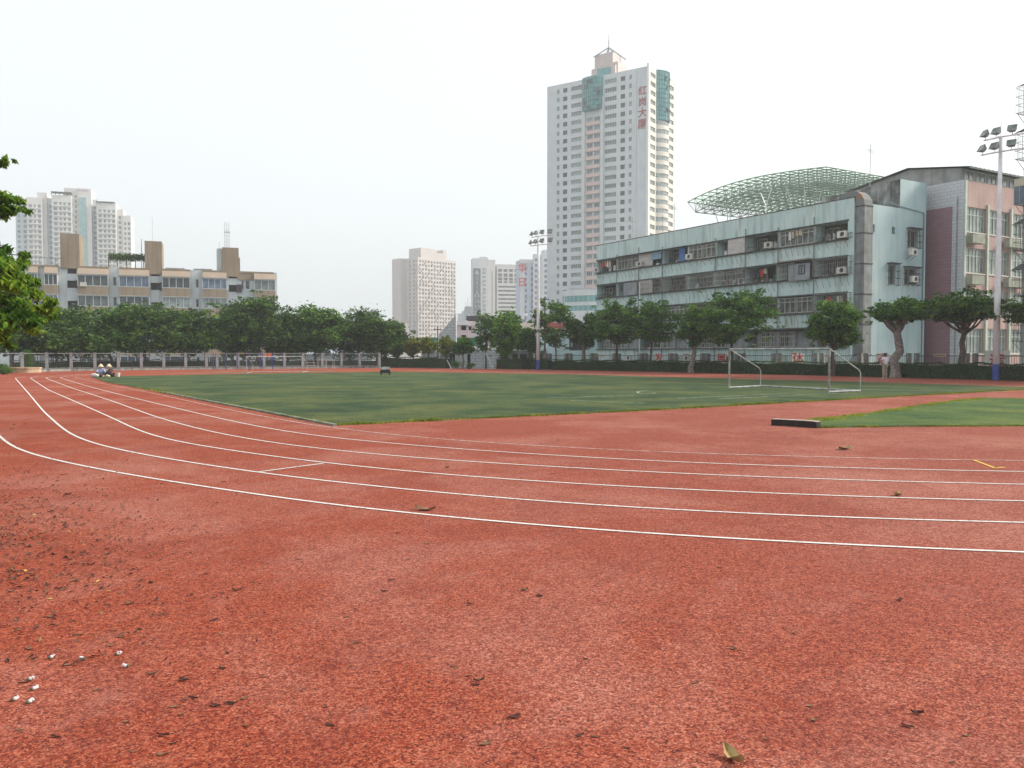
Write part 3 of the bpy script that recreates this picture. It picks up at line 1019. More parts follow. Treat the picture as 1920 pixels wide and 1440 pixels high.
def make_tree(label, loc, h, trunk_h, rx, ry, seed, mat, n_leaf=4500, leaf=0.2, n_cl=26, cl_r=0.30, style='round',
              lean=(0, 0), trunk_r=0.12, bmat=None, group=None, name='broadleaf_tree', forks=1, cat='tree'):
    rs = np.random.RandomState(seed)
    rr = random.Random(seed)
    t = thing(name, label, cat, (loc.x, loc.y, 0), 0, group)
    bmat = bmat or bark
    ch = h - trunk_h
    zc = trunk_h + ch * 0.5
    top = Vector((lean[0], lean[1], trunk_h + ch * 0.15))
    clumps = []
    for k in range(n_cl):
        while True:
            p = np.array([rr.uniform(-1, 1), rr.uniform(-1, 1), rr.uniform(-1, 1)])
            q = np.linalg.norm(p)
            if 0.35 < q < 1:
                break
        if style == 'umbrella' and p[2] < -0.1:
            p[2] *= 0.35
        if style == 'airy':
            p[:2] *= 1.0 - 0.35 * max(0, p[2])
        c = rr.uniform(0.7, 1.25) * cl_r
        fz = {'round': 0.7, 'airy': 0.28, 'umbrella': 0.5}[style]
        x, y, z = lean[0] + p[0] * rx * 0.85, lean[1] + p[1] * ry * 0.85, zc + p[2] * ch * 0.46
        clumps.append((x, y, z, c * rx * 1.15, c * ry * 1.15, c * ch * 0.62 * fz + 0.1))
    if style == 'airy':                                # shoots reaching out of the crown
        for k in range(9):
            w = rr.uniform(0, 6.28)
            e = rr.uniform(0.15, 1.0)
            for q in (0.8, 0.95, 1.1):
                clumps.append((lean[0] + math.cos(w) * rx * q * (1.1 - 0.6 * e), lean[1] + math.sin(w) * ry * q * (1.1 - 0.6 * e),
                               zc + ch * 0.5 * e * q, 0.10 * rx + .1, 0.10 * ry + .1, 0.05 * ch + .05))
    for k in range(int(n_cl * (1.0 if style != 'round' else 0.7))):                    # stray sprays that break the outline
        D = Vector((rr.gauss(0, 1), rr.gauss(0, 1), rr.gauss(0, .8))).normalized()
        if style == 'umbrella' and D.z < -0.1:
            D.z *= 0.5
        q = rr.uniform(0.8, 1.2)
        e = rr.uniform(0.4, 1.0) * cl_r * 0.6
        clumps.append((lean[0] + D.x * rx * q, lean[1] + D.y * ry * q, zc + D.z * ch * 0.5 * q, e * rx, e * ry, e * ch * (0.22 if style == 'airy' else 0.36)))
    # trunk and limbs
    mb = MB()
    base_r = trunk_r
    segs = 6
    tp = []
    for i in range(segs + 1):
        s = i / segs
        tp.append(Vector((top.x * s ** 1.2 + rr.uniform(-.5, .5) * base_r * (0 < i < segs), top.y * s ** 1.2 + rr.uniform(-.5, .5) * base_r * (0 < i < segs), top.z * s)))
    mb.tube([Vector((0, 0, -0.05))] + tp, [base_r * 1.5, base_r * 1.25] + [base_r * (1.05 - 0.4 * i / segs) for i in range(1, segs + 1)], 10)
    mb.build('trunk', bmat, t, smooth=True)
    mb = MB()
    order = sorted(range(len(clumps)), key=lambda i: -clumps[i][3])[:16]
    for i in order:
        c = Vector(clumps[i][:3])
        st = tp[-1] if rr.random() < 0.6 else tp[-2]
        m1 = st + (c - st) * 0.5 + Vector((0, 0, -0.08 * ch))
        mb.tube([st, m1, c], [base_r * 0.5, base_r * 0.3, base_r * 0.1], 5, cap=False)
    mb.build('limbs', bmat, t)
    P = crown_points(rs, clumps, int(n_leaf * (0.8 if style != 'round' else 0.95)))
    P = P[P[:, 2] > trunk_h * 0.75]
    V, Fq = leaf_cloud(rs, P, leaf, aspect=0.6 if style != 'airy' else 0.5, flat=0.35)
    cr = link('crown', quads_mesh('crown', V, Fq, mat), t)
    return t

lf_dark = leaf_mat('dark ficus foliage', (0.016, 0.040, 0.010), (0.052, 0.125, 0.020), (0.20, 0.31, 0.034), 0.38)
lf_mid = leaf_mat('green foliage', (0.020, 0.062, 0.011), (0.073, 0.185, 0.028), (0.25, 0.38, 0.045), 0.38)
lf_bright = leaf_mat('bright green foliage', (0.035, 0.095, 0.014), (0.13, 0.28, 0.035), (0.30, 0.48, 0.06), 0.45)
lf_yellow = leaf_mat('yellow green foliage', (0.06, 0.10, 0.012), (0.20, 0.25, 0.03), (0.42, 0.40, 0.05), 0.42)
lf_near = leaf_mat('near tree foliage', (0.026, 0.075, 0.010), (0.10, 0.22, 0.022), (0.34, 0.44, 0.035), 0.45)
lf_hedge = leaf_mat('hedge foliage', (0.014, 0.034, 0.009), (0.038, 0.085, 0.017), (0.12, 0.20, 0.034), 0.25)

GF = 'large dark ficus trees behind the pillar fence'
# (px, extra metres behind the fence, crown half width px, top row, seed, label)
fic = [(60, 4, 60, 598, 'dark ficus tree half hidden by the near foliage at the left end of the row', 1),
       (128, 4, 62, 579, 'dark ficus whose crown hides the left wing of the beige block', 2),
       (208, 5, 50, 574, 'dark ficus behind the fence directly behind the two seated people', 3),
       (272, 4, 58, 568, 'broad ficus with lighter leaf tips in the middle of the beige block', 4),
       (345, 4, 48, 576, 'rounded ficus ending at the gap beside the beige block balcony', 5),
       (436, 5, 48, 572, 'ficus with low sweeping crown just right of the gap in the row', 6),
       (482, 4, 46, 556, 'tallest pointed ficus in front of the right end of the beige block', 7),
       (540, 5, 48, 586, 'ficus standing just right of the end of the beige block', 8),
       (592, 4, 46, 577, 'ficus with twin peaks above the parallel bars', 9),
       (655, 5, 55, 579, 'wide ficus crown before the open sky right of centre of the row', 10),
       (708, 4, 42, 592, 'rightmost ficus of the row beside the pale far tower', 11)]
for px, back, hw, top, lab, sd in fic:
    b = foot(px)
    v = Vector((0.30, 0.95, 0)) * back
    p = Vector((b.x * (1 + back / b.y), b.y + back, 0))
    h = HZ(top, p.y)
    r = hw * p.y / F
    make_tree(lab, p, h, 1.35, r * 1.38, r * 1.2, 100 + sd, lf_dark if sd % 3 else lf_mid, n_leaf=13000, leaf=0.34, n_cl=58, cl_r=0.25,
              trunk_r=0.2, group=GF, name='ficus_tree', style='round')

def row_tree(px, lab, top, hw, bottom, seed, mat, style='round', dpx=0, lean=0, tr=0.11, bm=None, n=4200, leaf=0.2, back=0.0, ncl=26, clr=.3, name='street_tree', dy=-0.75):
    b = foot(px, dy)
    p = Vector((b.x * (1 + back / b.y), b.y + back, 0))
    h = HZ(top, p.y)
    th = max(0.6, HZ(bottom, p.y))
    r = hw * (1.22 if style == 'airy' else 1.08) * p.y / F
    return make_tree(lab, p, h, th, r, r, seed, mat, n_leaf=n, leaf=leaf * 1.35, n_cl=ncl, cl_r=clr, style=style, lean=(lean * p.y / F, 0),
                     trunk_r=tr, bmat=bm, group='trees planted along the hedge beside the track', name=name)

row_tree(714, 'small round tree standing just behind the little black machine', 632, 19, 670, 201, lf_mid)
row_tree(744, 'small round green tree right of the tree behind the black machine', 630, 17, 668, 202, lf_mid)
row_tree(775, 'small yellowish tree with a few orange leaves over the left hedge', 631, 16, 667, 203, lf_yellow)
row_tree(803, 'thin small yellow green tree left of the dark utility pole', 631, 15, 664, 204, lf_yellow, n=2800)
row_tree(838, 'small yellowest tree at the right end of the left hedge', 631, 14, 666, 205, lf_yellow, n=2800)
row_tree(868, 'dark compact tree before the white tiled building', 635, 21, 664, 206, lf_mid, n=4800, bm=bark_pale, tr=0.14)
row_tree(911, 'slim tree with a dark thin trunk left of the bright tall tree', 588, 20, 664, 207, lf_mid, style='airy', n=5200)
row_tree(948, 'tall tree with a bright green top in front of the white ribbon window block', 584, 33, 662, 208, lf_bright, style='round', n=8000, leaf=0.24, ncl=34, back=1)
row_tree(992, 'dark tree directly left of the far floodlight pole', 616, 25, 660, 209, lf_mid, n=6500, back=1, tr=.16)
row_tree(1042, 'airy tree with long upward shoots just right of the far floodlight pole', 566, 38, 652, 210, lf_mid, style='airy', n=6500, leaf=0.22, ncl=36, clr=.24, bm=bark_pale, tr=.12)
row_tree(1095, 'dark tree with a forked trunk at the left end of the turquoise building', 588, 34, 650, 211, lf_dark, n=7500, back=1, tr=.24, bm=bark_pale)
row_tree(1156, 'spreading tree before the left bays of the turquoise building', 566, 46, 650, 212, lf_mid, style='airy', n=8500, leaf=0.22, ncl=44, clr=.26, tr=.15)
row_tree(1220, 'spreading tree whose crown touches the forked neighbour right of the white drain pipe', 562, 42, 648, 213, lf_mid, style='airy', n=8500, leaf=0.22, ncl=44, clr=.26, tr=.13)
row_tree(1296, 'tree with a thick pale trunk at the front edge of the hedge', 582, 36, 648, 214, lf_mid, dy=0.2, n=6000, leaf=0.2, tr=.24, bm=bark_pale, lean=8)
row_tree(1372, 'large layered tree rising behind the left post of the white goal', 543, 66, 650, 215, lf_mid, style='airy', n=15000, leaf=0.21, ncl=70, clr=.24, tr=.16)
row_tree(1562, 'bushy tree with orange leaf tips standing between the goal and the metal duct', 567, 47, 652, 216, lf_mid, dy=0.1, n=11000, leaf=0.17, ncl=44, clr=.27, tr=.15)
row_tree(1679, 'knobbly leaning tree that the standing man faces', 558, 52, 618, 227, lf_mid, style='umbrella', dy=0.1, n=9500, leaf=0.17, ncl=44, clr=.27, tr=.34, bm=bark_pale, lean=6)
row_tree(1803, 'dark umbrella shaped tree in front of the purple tiled wall', 546, 66, 620, 218, lf_dark, style='umbrella', n=12500, leaf=0.17, ncl=50, clr=.26, tr=.22)
row_tree(1950, 'tree cut off by the right edge of the photo below the balcony cages', 546, 66, 628, 219, lf_dark, style='umbrella', n=9500, leaf=0.17, ncl=44, clr=.26, tr=.2)
# knob and stub branch at the foot of the leaning tree
# ---- hedges
def hedge(label, pxs, hgt, wid, seed, dy=-0.6, n_per_m=420, back=0.0, group='clipped hedges around the track', rowf=None):
    pts = []
    for px in pxs:
        b = foot(px, dy)
        pts.append(Vector((b.x * (1 + back / b.y), b.y + back, 0)))
    P = smooth_line(pts, 0.5, 2)
    o = P[0].copy()
    t = thing('hedge', label, 'hedge', (o.x, o.y, 0), 0, group)
    rs = np.random.RandomState(seed)
    mb = MB()
    n = len(P)
    vs = []
    pr = []
    for i, p in enumerate(P):
        tg = (P[min(i + 1, n - 1)] - P[max(i - 1, 0)]).normalized()
        q = Vector((-tg.y, tg.x, 0))
        pr.append((p, q))
        hh = hgt * (0.95 + 0.05 * math.sin(i * 0.7)) - 0.05
        w = wid / 2 - 0.05
        for a, z in ((-w, 0), (-w, hh), (w, hh), (w, 0)):
            vs.append(p - o + q * a + Vector((0, 0, z)))
    fs = [(0, 1, 2, 3), tuple(4 * (n - 1) + k for k in (3, 2, 1, 0))]
    for i in range(n - 1):
        for k in range(3):
            fs.append((4 * i + k, 4 * i + 4 + k, 4 * i + 5 + k, 4 * i + 1 + k))
    mb.add(vs, fs)
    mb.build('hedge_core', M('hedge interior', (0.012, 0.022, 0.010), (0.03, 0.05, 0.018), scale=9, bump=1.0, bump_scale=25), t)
    L_ = sum((b - a).length for a, b in zip(P, P[1:]))
    N = int(L_ * n_per_m)
    s = rs.rand(N) * (n - 1.001)
    i = s.astype(int)
    f = s - i
    PA = np.array([list(p) for p, q in pr]); QA = np.array([list(q) for p, q in pr])
    base = PA[i] + (PA[i + 1] - PA[i]) * f[:, None] - np.array(list(o))
    side = rs.rand(N)
    a = np.where(side < 0.42, -wid / 2, np.where(side < 0.55, wid / 2, (rs.rand(N) - 0.5) * wid))
    lum = 0.05 * np.sin(s * 0.9) + 0.04 * np.sin(s * 2.3 + 1)
    z = np.where(side < 0.55, rs.rand(N) * hgt, hgt + lum + np.abs(rs.randn(N)) * 0.03)
    C = base + QA[i] * (a + rs.randn(N) * 0.04)[:, None]
    C[:, 2] = z
    V, Fq = leaf_cloud(rs, C, 0.10, aspect=0.6, flat=0.2)
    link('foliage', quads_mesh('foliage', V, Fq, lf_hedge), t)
    return t
hedge('clipped hedge left of the white tiled building, behind the small round trees', (713, 760, 800, 842), 1.25, 1.1, 1)
hedge('short clipped hedge in front of the low grey pavilion', (936, 960, 984), 1.15, 1.0, 2)
hedge('narrow set back hedge left of the far floodlight pole', (985, 1003, 1031), 1.1, 0.9, 3, back=1.5)
hedge('long clipped hedge running in front of the turquoise and pink buildings', (1040, 1100, 1200, 1300, 1420, 1560, 1740, 1868, 1920, 2050), 0.98, 1.1, 4, n_per_m=560)
hedge('long dark hedge behind the pillar fence on the left', (30, 133, 380, 560, 712), 0.95, 0.9, 5, back=2.2, n_per_m=300)

def bush(label, px, py, rad, hgt, seed, mat, name='bush', n=1800, leaf=.09):
    p = G(px, py)
    t = thing(name, label, 'bush', (p.x, p.y, 0))
    rs = np.random.RandomState(seed)
    cl = [(rs.uniform(-.5, .5) * rad, rs.uniform(-.5, .5) * rad, hgt * rs.uniform(.25, .75), rad * .55, rad * .55, hgt * .3) for _ in range(10)]
    P = crown_points(rs, cl, n, 0.2)
    P = P[P[:, 2] > 0.02]
    V, Fq = leaf_cloud(rs, P, leaf, 0.6, 0.3)
    link('foliage', quads_mesh('foliage', V, Fq, mat), t)
    MB().tube([(0, 0, 0), (0.02, 0, hgt * .3), (0, 0.02, hgt * .6)], [.05, .04, .02], 6).build('stem', bark, t)
    return t
bush('clipped round bush at the far left edge beside the track', 6, 702, 0.85, 0.95, 31, lf_mid, n=5000)
bush('tall clipped column bush beside the round planter at the left', 48, 697.5, 0.75, 2.1, 32, lf_mid, n=9000)
bush('loose shrub under the dark compact tree right of the left hedge', 857, 691, 0.9, 1.0, 33, lf_mid)
bush('low scruffy shrub at the foot of the white tiled wall', 882, 692, 0.6, 0.7, 34, lf_mid)

# planter at the left edge
p = G(50, 698.5)
t = thing('planter', 'low round cream planter around the tree at the left end of the track', 'planter', (p.x, p.y, 0))
MB().lathe([(1.15, 0.0), (1.15, 0.34), (1.22, 0.36), (1.22, 0.47), (1.0, 0.47), (1.0, 0.40)], 28).build('ring', M('cream planter render', (0.45, 0.34, 0.22), (0.55, 0.43, 0.3), scale=3, streak=(0.2, .15, .1), streak_amt=.5), t)
MB().lathe([(0.99, 0.2), (0.99, 0.38)], 24).build('soil', M('planter soil', (0.05, 0.035, 0.025)), t)
p = G(24, 696)
make_tree('tree with a pale trunk standing beside the round cream planter', p, 6.2, 2.2, 2.6, 2.6, 41, lf_dark, n_leaf=7000, leaf=0.26, n_cl=26, trunk_r=0.22, bmat=bark_pale)
p = G(-95, 703)
make_tree('dark tree filling the shade behind the near foliage at the left edge', p, 6.6, 0.5, 4.6, 3.2, 42, lf_dark, n_leaf=9000, leaf=0.28, n_cl=30, trunk_r=0.2)

# ---- the near tree whose branches hang in from the left
def near_tree():
    rs = np.random.RandomState(9)
    rr = random.Random(9)
    Y0 = 17.0
    base = AT(-330, 664, Y0)
    t = thing('overhanging_tree', 'near tree whose leafy branches reach in from the left edge of the photo', 'tree', (base.x, Y0, 0))
    O = Vector((base.x, Y0, 0))
    cl = []
    def c(px, py, rpx, rpy, y=Y0, k=0.8):
        w = AT(px - 16 if px > 0 else px, py, y)
        s = y / F
        rr2 = random.Random(int(px * 7 + py))
        for _ in range(3):                        # each bough end is three uneven sprays
            ox, oz, q = rr2.uniform(-.6, .6) * rpx * s, rr2.uniform(-.6, .6) * rpy * s, rr2.uniform(.45, .85)
            cl.append(((w.x - O.x) + ox, y - O.y + rr2.uniform(-.5, .5), w.z + oz, rpx * s * q, rpx * s * k * q, rpy * s * q * .75))
    # upper tuft and lone twig
    for a in ((18, 374, 20, 9), (40, 372, 15, 7), (6, 385, 20, 12), (30, 392, 17, 9), (45, 390, 10, 5), (14, 400, 16, 7), (-30, 380, 40, 24), (-70, 395, 40, 25), (-1, 293, 6, 4), (-20, 300, 16, 9)):
        c(*a)
    # main mass
    for a in ((10, 468, 18, 9), (30, 478, 16, 9), (2, 485, 30, 16), (45, 495, 14, 11), (20, 505, 30, 16), (52, 515, 16, 12), (64, 528, 14, 10), (40, 535, 26, 16),
              (10, 540, 34, 22), (70, 550, 16, 10), (85, 565, 15, 9), (55, 565, 28, 14), (25, 575, 34, 20), (76, 580, 18, 11), (92, 590, 11, 8), (50, 595, 26, 14),
              (12, 605, 34, 18), (72, 603, 14, 9), (45, 615, 16, 10), (25, 628, 18, 12), (8, 635, 20, 14), (28, 645, 8, 7), (-30, 500, 40, 30), (-40, 560, 50, 40), (-40, 610, 45, 30), (-90, 520, 50, 50), (-90, 590, 50, 40),
              (-150, 480, 60, 50), (-150, 560, 60, 50), (-220, 430, 80, 60), (-220, 540, 80, 60), (-320, 380, 110, 80), (-320, 500, 110, 80), (-430, 420, 100, 80), (-150, 400, 70, 45), (-230, 340, 80, 50)):
        c(a[0], a[1], a[2], a[3], Y0 + rr.uniform(-1.2, 1.2))
    cls = np.array(cl)
    # folded leaves, drooping
    n = 20000
    w = (cls[:, 3] * cls[:, 5]) ** 0.75
    vis = np.array([1.0 if q[0] + O.x > AT(-70, 664, Y0).x else 0.45 for q in cl])
    pr = w * vis
    idx = rs.choice(len(cls), n, p=pr / pr.sum())
    D = rs.randn(n, 3)
    D /= np.linalg.norm(D, axis=1)[:, None]
    C = cls[idx, :3] + D * (0.25 + 0.75 * rs.rand(n) ** 0.5 + 0.8 * rs.rand(n) ** 8)[:, None] * cls[idx, 3:6]
    N = rs.randn(n, 3) * 0.55
    N[:, 2] = 1.0
    N /= np.linalg.norm(N, axis=1)[:, None]
    wv = rs.rand(n) * 6.28
    A = np.stack([np.cos(wv) + 0.35, np.sin(wv) - 0.15, -0.45 - 0.7 * rs.rand(n)], 1)
    A /= np.linalg.norm(A, axis=1)[:, None]
    B = np.cross(N, A)
    B /= np.linalg.norm(B, axis=1)[:, None]
    U = np.cross(A, B)
    s = (0.12 + 0.11 * rs.rand(n))[:, None]
    wd = s * 0.19
    V = np.empty((n * 6, 3))
    V[0::6] = C - A * s * 0.5
    V[1::6] = C - A * s * 0.12 + B * wd + U * wd * .35
    V[2::6] = C + A * s * 0.2 + B * wd * 0.8 + U * wd * .3 - np.array([0, 0, .01])
    V[3::6] = C + A * s * 0.5 - np.array([0, 0, .025])
    V[4::6] = C + A * s * 0.2 - B * wd * 0.8 + U * wd * .3 - np.array([0, 0, .01])
    V[5::6] = C - A * s * 0.12 - B * wd + U * wd * .35
    i0 = np.arange(n) * 6
    Fq = np.concatenate([np.stack([i0, i0 + 1, i0 + 2, i0 + 3], 1), np.stack([i0, i0 + 3, i0 + 4, i0 + 5], 1)])
    link('crown', quads_mesh('crown', V, Fq, lf_near), t)
    MB().tube([(0, 0, -0.1), (0.05, 0, 1.2), (0, 0.1, 2.4), (0.1, 0, 3.4)], [0.32, 0.25, 0.22, 0.18], 10).build('trunk', bark, t, smooth=True)
    mb = MB()
    for q in cl[::3]:
        e = Vector(q[:3])
        st = Vector((0.05, 0.05, 2.6))
        m1 = st + (e - st) * 0.45 + Vector((0, 0, 0.5))
        m2 = st + (e - st) * 0.8 + Vector((0, 0, 0.25))
        mb.tube([st, m1, m2, e], [0.06, 0.032, 0.018, 0.008], 5, cap=False)
    mb.build('limbs', bark, t)
near_tree()

# ================================================================== people
def skin_mesh(name, V, E, Rr, mat, parent=None, sub=2, flatten=None):
    me = bpy.data.meshes.new(name)
    me.from_pydata([tuple(v) for v in V], E, [])
    o = bpy.data.objects.new(name, me)
    COL.objects.link(o)
    o.modifiers.new('skin', 'SKIN')
    if not me.skin_vertices:
        bpy.context.view_layer.objects.active = o
    for i, r in enumerate(Rr):
        sv = me.skin_vertices[0].data[i]
        sv.radius = (r, r) if not isinstance(r, tuple) else r
        sv.use_root = (i == 0)
    m = o.modifiers.new('sub', 'SUBSURF')
    m.levels = sub
    m.render_levels = sub
    bpy.context.view_layer.update()
    ev = o.evaluated_get(bpy.context.evaluated_depsgraph_get())
    out = bpy.data.meshes.new_from_object(ev)
    bpy.data.objects.remove(o)
    out.materials.clear()
    out.materials.append(mat)
    out.name = name
    out.polygons.foreach_set('use_smooth', [True] * len(out.polygons))
    return link(name, out, parent)

skin_m = M('skin', (0.42, 0.24, 0.16), (0.48, 0.28, 0.19), scale=8, rough=0.6)
hair_m = M('black hair', (0.012, 0.010, 0.010), (0.025, 0.02, 0.018), scale=30, rough=0.5)

def figure(label, loc, rz, J, cloth, hat=None, hair=True):
    """J: joint positions (body facing -y, metres); cloth: list of (name, chains, material)"""
    t = thing('person', label, 'person', loc, rz)
    names = ['pelvis', 'waist', 'chest', 'neck', 'head', 'crown', 'lsh', 'lel', 'lwr', 'lha', 'rsh', 'rel', 'rwr', 'rha', 'lhip', 'lkn', 'lan', 'lto', 'rhip', 'rkn', 'ran', 'rto']
    rad = dict(pelvis=.125, waist=.115, chest=.13, neck=.055, head=.085, crown=.075, lsh=.06, lel=.043, lwr=.03, lha=.035, rsh=.06, rel=.043, rwr=.03, rha=.035,
               lhip=.085, lkn=.058, lan=.04, lto=.035, rhip=.085, rkn=.058, ran=.04, rto=.035)
    ed = [('pelvis', 'waist'), ('waist', 'chest'), ('chest', 'neck'), ('neck', 'head'), ('head', 'crown'), ('chest', 'lsh'), ('lsh', 'lel'), ('lel', 'lwr'), ('lwr', 'lha'),
          ('chest', 'rsh'), ('rsh', 'rel'), ('rel', 'rwr'), ('rwr', 'rha'), ('pelvis', 'lhip'), ('lhip', 'lkn'), ('lkn', 'lan'), ('lan', 'lto'), ('pelvis', 'rhip'), ('rhip', 'rkn'), ('rkn', 'ran'), ('ran', 'rto')]
    V = [Vector(J[k]) for k in names]
    E = [(names.index(a), names.index(b)) for a, b in ed]
    Rr = [rad[k] for k in names]
    # fingers and nose are part of the one body surface
    for s in 'lr':
        ha, wr = Vector(J[s + 'ha']), Vector(J[s + 'wr'])
        d = (ha - wr).normalized()
        q = d.cross(Vector((0, 1, 0)) if abs(d.y) < 0.8 else Vector((1, 0, 0))).normalized()
        for k in range(4):
            i0 = len(V)
            off = q * (k - 1.5) * 0.021
            V += [ha + d * 0.035 + off, ha + d * (0.07 + 0.008 * (1.5 - abs(k - 1.5))) + off]
            Rr += [0.009, 0.007]
            E += [(names.index(s + 'ha'), i0), (i0, i0 + 1)]
        i0 = len(V)
        V.append(ha - q * 0.045 + d * 0.01)
        Rr.append(0.010)
        E.append((names.index(s + 'ha'), i0))
    i0 = len(V)
    V.append(Vector(J['head']) + (Vector(J.get('face', (0, -1, 0))) * 0.098))
    Rr.append(0.013)
    E.append((names.index('head'), i0))
    skin_mesh('body', V, E, Rr, skin_m, t)
    for nm, chains, mat in cloth:
        VV, EE, RR = [], [], []
        idx = {}
        for chain in chains:
            prev = None
            for k, r in chain:
                key = k if isinstance(k, str) else tuple(k)
                if key not in idx:
                    idx[key] = len(VV)
                    VV.append(Vector(J[k]) if isinstance(k, str) else Vector(k))
                    RR.append(r)
                if prev is not None:
                    EE.append((prev, idx[key]))
                prev = idx[key]
        skin_mesh(nm, VV, EE, RR, mat, t)
    hd = Vector(J['head'])
    if hair:
        f = Vector(J.get('face', (0, -1, 0)))
        skin_mesh('hair', [hd - f * 0.03 + Vector((0, 0, .03)), hd - f * 0.005 + Vector((0, 0, .09)), hd - f * .04 + Vector((0, 0, -.04))], [(0, 1), (0, 2)], [.098, .085, .075], hair_m, t)
    if hat:
        hp = Vector(J['crown'])
        mb = MB()
        mb.lathe([(0.21, hp.z - 0.05), (0.205, hp.z - 0.035), (0.11, hp.z + 0.03), (0.095, hp.z + 0.10), (0.05, hp.z + 0.135), (0.005, hp.z + 0.145)], 16, (hp.x, hp.y))
        mb.build('hat', hat, t, smooth=True)
    return t

shirt_w = M('white shirt cloth', (0.62, 0.58, 0.66), (0.74, 0.70, 0.78), scale=6, rough=0.9)
khaki = M('khaki trousers', (0.26, 0.22, 0.17), (0.34, 0.29, 0.23), scale=6, rough=0.9)
shoe_m = M('pale shoes', (0.4, 0.36, 0.33))
J = dict(pelvis=(0, 0, .93), waist=(0, .01, 1.10), chest=(0, .01, 1.33), neck=(0, 0, 1.48), head=(0, -.015, 1.58), crown=(0, -.01, 1.64),
         lsh=(.19, .01, 1.39), lel=(.25, -.05, 1.13), lwr=(.17, -.25, 1.06), lha=(.12, -.32, 1.07),
         rsh=(-.19, .01, 1.39), rel=(-.25, -.05, 1.13), rwr=(-.17, -.25, 1.05), rha=(-.12, -.32, 1.06),
         lhip=(.10, 0, .88), lkn=(.12, -.01, .48), lan=(.13, .02, .09), lto=(.15, -.13, .045),
         rhip=(-.10, 0, .88), rkn=(-.12, -.03, .48), ran=(-.15, .0, .09), rto=(-.18, -.15, .045), face=(0, -1, 0))
p = G(1659, 710.4)
figure('man in a white short sleeved shirt and khaki trousers standing with his back to us', (p.x, p.y, 0.0), R(205), J,
       [('shirt', [[('pelvis', .15), ('waist', .15), ('chest', .155), ((0, .01, 1.44), .07)], [('chest', .155), ('lsh', .085), ((.235, -.03, 1.22), .075)], [('chest', .155), ('rsh', .085), ((-.235, -.03, 1.22), .075)]], shirt_w),
        ('trousers', [[((0, 0, .95), .145), ('lhip', .11), ('lkn', .085), ((.13, .01, .12), .075)], [((0, 0, .95), .145), ('rhip', .11), ('rkn', .085), ((-.145, 0, .12), .075)]], khaki),
        ('shoe', [[((.13, .05, .05), .05), ((.15, -.14, .04), .045)]], shoe_m),
        ('shoe', [[((-.15, .03, .05), .05), ((-.18, -.16, .04), .045)]], shoe_m)])

hat_m = M('pale straw hat', (0.62, 0.52, 0.36), (0.75, 0.66, 0.5), scale=20)
J = dict(pelvis=(0, .05, .13), waist=(0, .03, .30), chest=(0, -.05, .50), neck=(0, -.10, .63), head=(0, -.15, .73), crown=(0, -.15, .79),
         lsh=(.18, -.06, .54), lel=(.27, -.20, .34), lwr=(.14, -.38, .22), lha=(.08, -.44, .17),
         rsh=(-.18, -.06, .54), rel=(-.27, -.20, .34), rwr=(-.14, -.38, .24), rha=(-.08, -.44, .18),
         lhip=(.11, .02, .13), lkn=(.24, -.34, .36), lan=(.17, -.52, .08), lto=(.19, -.66, .045),
         rhip=(-.11, .02, .13), rkn=(-.26, -.32, .34), ran=(-.17, -.50, .08), rto=(-.19, -.64, .045), face=(0, -.9, -.43))
def worker(label, px, py, rz, top, low):
    p = G(px, py)
    return figure(label, (p.x, p.y, TURF), rz, J,
           [('shirt', [[('pelvis', .15), ('waist', .15), ('chest', .15), ((0, -.08, .60), .07)], [('chest', .15), ('lsh', .08), ('lel', .06), ((.17, -.34, .25), .05)], [('chest', .15), ('rsh', .08), ('rel', .06), ((-.17, -.34, .27), .05)]], top),
            ('trousers', [[('pelvis', .15), ('lhip', .11), ('lkn', .085), ((.175, -.50, .12), .065)], [('pelvis', .15), ('rhip', .11), ('rkn', .085), ((-.175, -.48, .12), .065)]], low),
            ('shoe', [[((.17, -.50, .05), .045), ((.19, -.68, .04), .04)]], shoe_m),
            ('shoe', [[((-.17, -.48, .05), .045), ((-.19, -.66, .04), .04)]], shoe_m)], hat=hat_m, hair=False)
worker('worker in a pale blue shirt and straw hat sitting on the turf corner', 190, 707.3, R(20),
       M('pale blue shirt', (0.30, 0.36, 0.60), (0.38, 0.45, 0.68), scale=8), M('dark trousers', (0.03, 0.035, 0.05)))
worker('worker in dark clothes and straw hat sitting right of the blue shirted one', 209, 707.0, R(-50),
       M('dark plum shirt', (0.06, 0.03, 0.04), (0.11, 0.06, 0.06), scale=8), M('black trousers', (0.02, 0.022, 0.03)))
# sacks and a bucket around the workers
sack_m = M('white woven sack', (0.5, 0.5, 0.5), (0.7, 0.69, 0.68), scale=12, bump=0.5)
def sack(label, px, py, L_, h, mat, seed):
    p = G(px, py)
    rs = random.Random(seed)
    t = skin_mesh('sack', [(-L_ / 2, 0, h * .5), (-L_ * .15, .03, h * .55), (L_ * .2, -.02, h * .45), (L_ / 2, .02, h * .3)], [(0, 1), (1, 2), (2, 3)], [h * .35, h * .5, h * .45, h * .28], mat)
    t.location = (p.x, p.y, TURF)
    t.rotation_euler = (0, 0, rs.uniform(-.3, .3))
    return tag(t, label, 'sack')
sack('white and dark sack lying left of the blue shirted worker', 178, 708, 0.62, 0.30, sack_m, 1)
sack('pale yellow bag lying between the two seated workers', 202.5, 708, 0.30, 0.2, M('pale yellow bag', (0.6, 0.55, 0.3), (0.72, 0.68, 0.45), scale=9), 2)
p = G(221.5, 707)
t = thing('bucket', 'white bucket standing right of the two seated workers', 'bucket', (p.x, p.y, TURF))
MB().lathe([(0.11, 0), (0.14, 0.26), (0.147, 0.27), (0.147, 0.29), (0.13, 0.29), (0.10, 0.03)], 14).build('pail', sack_m, t)
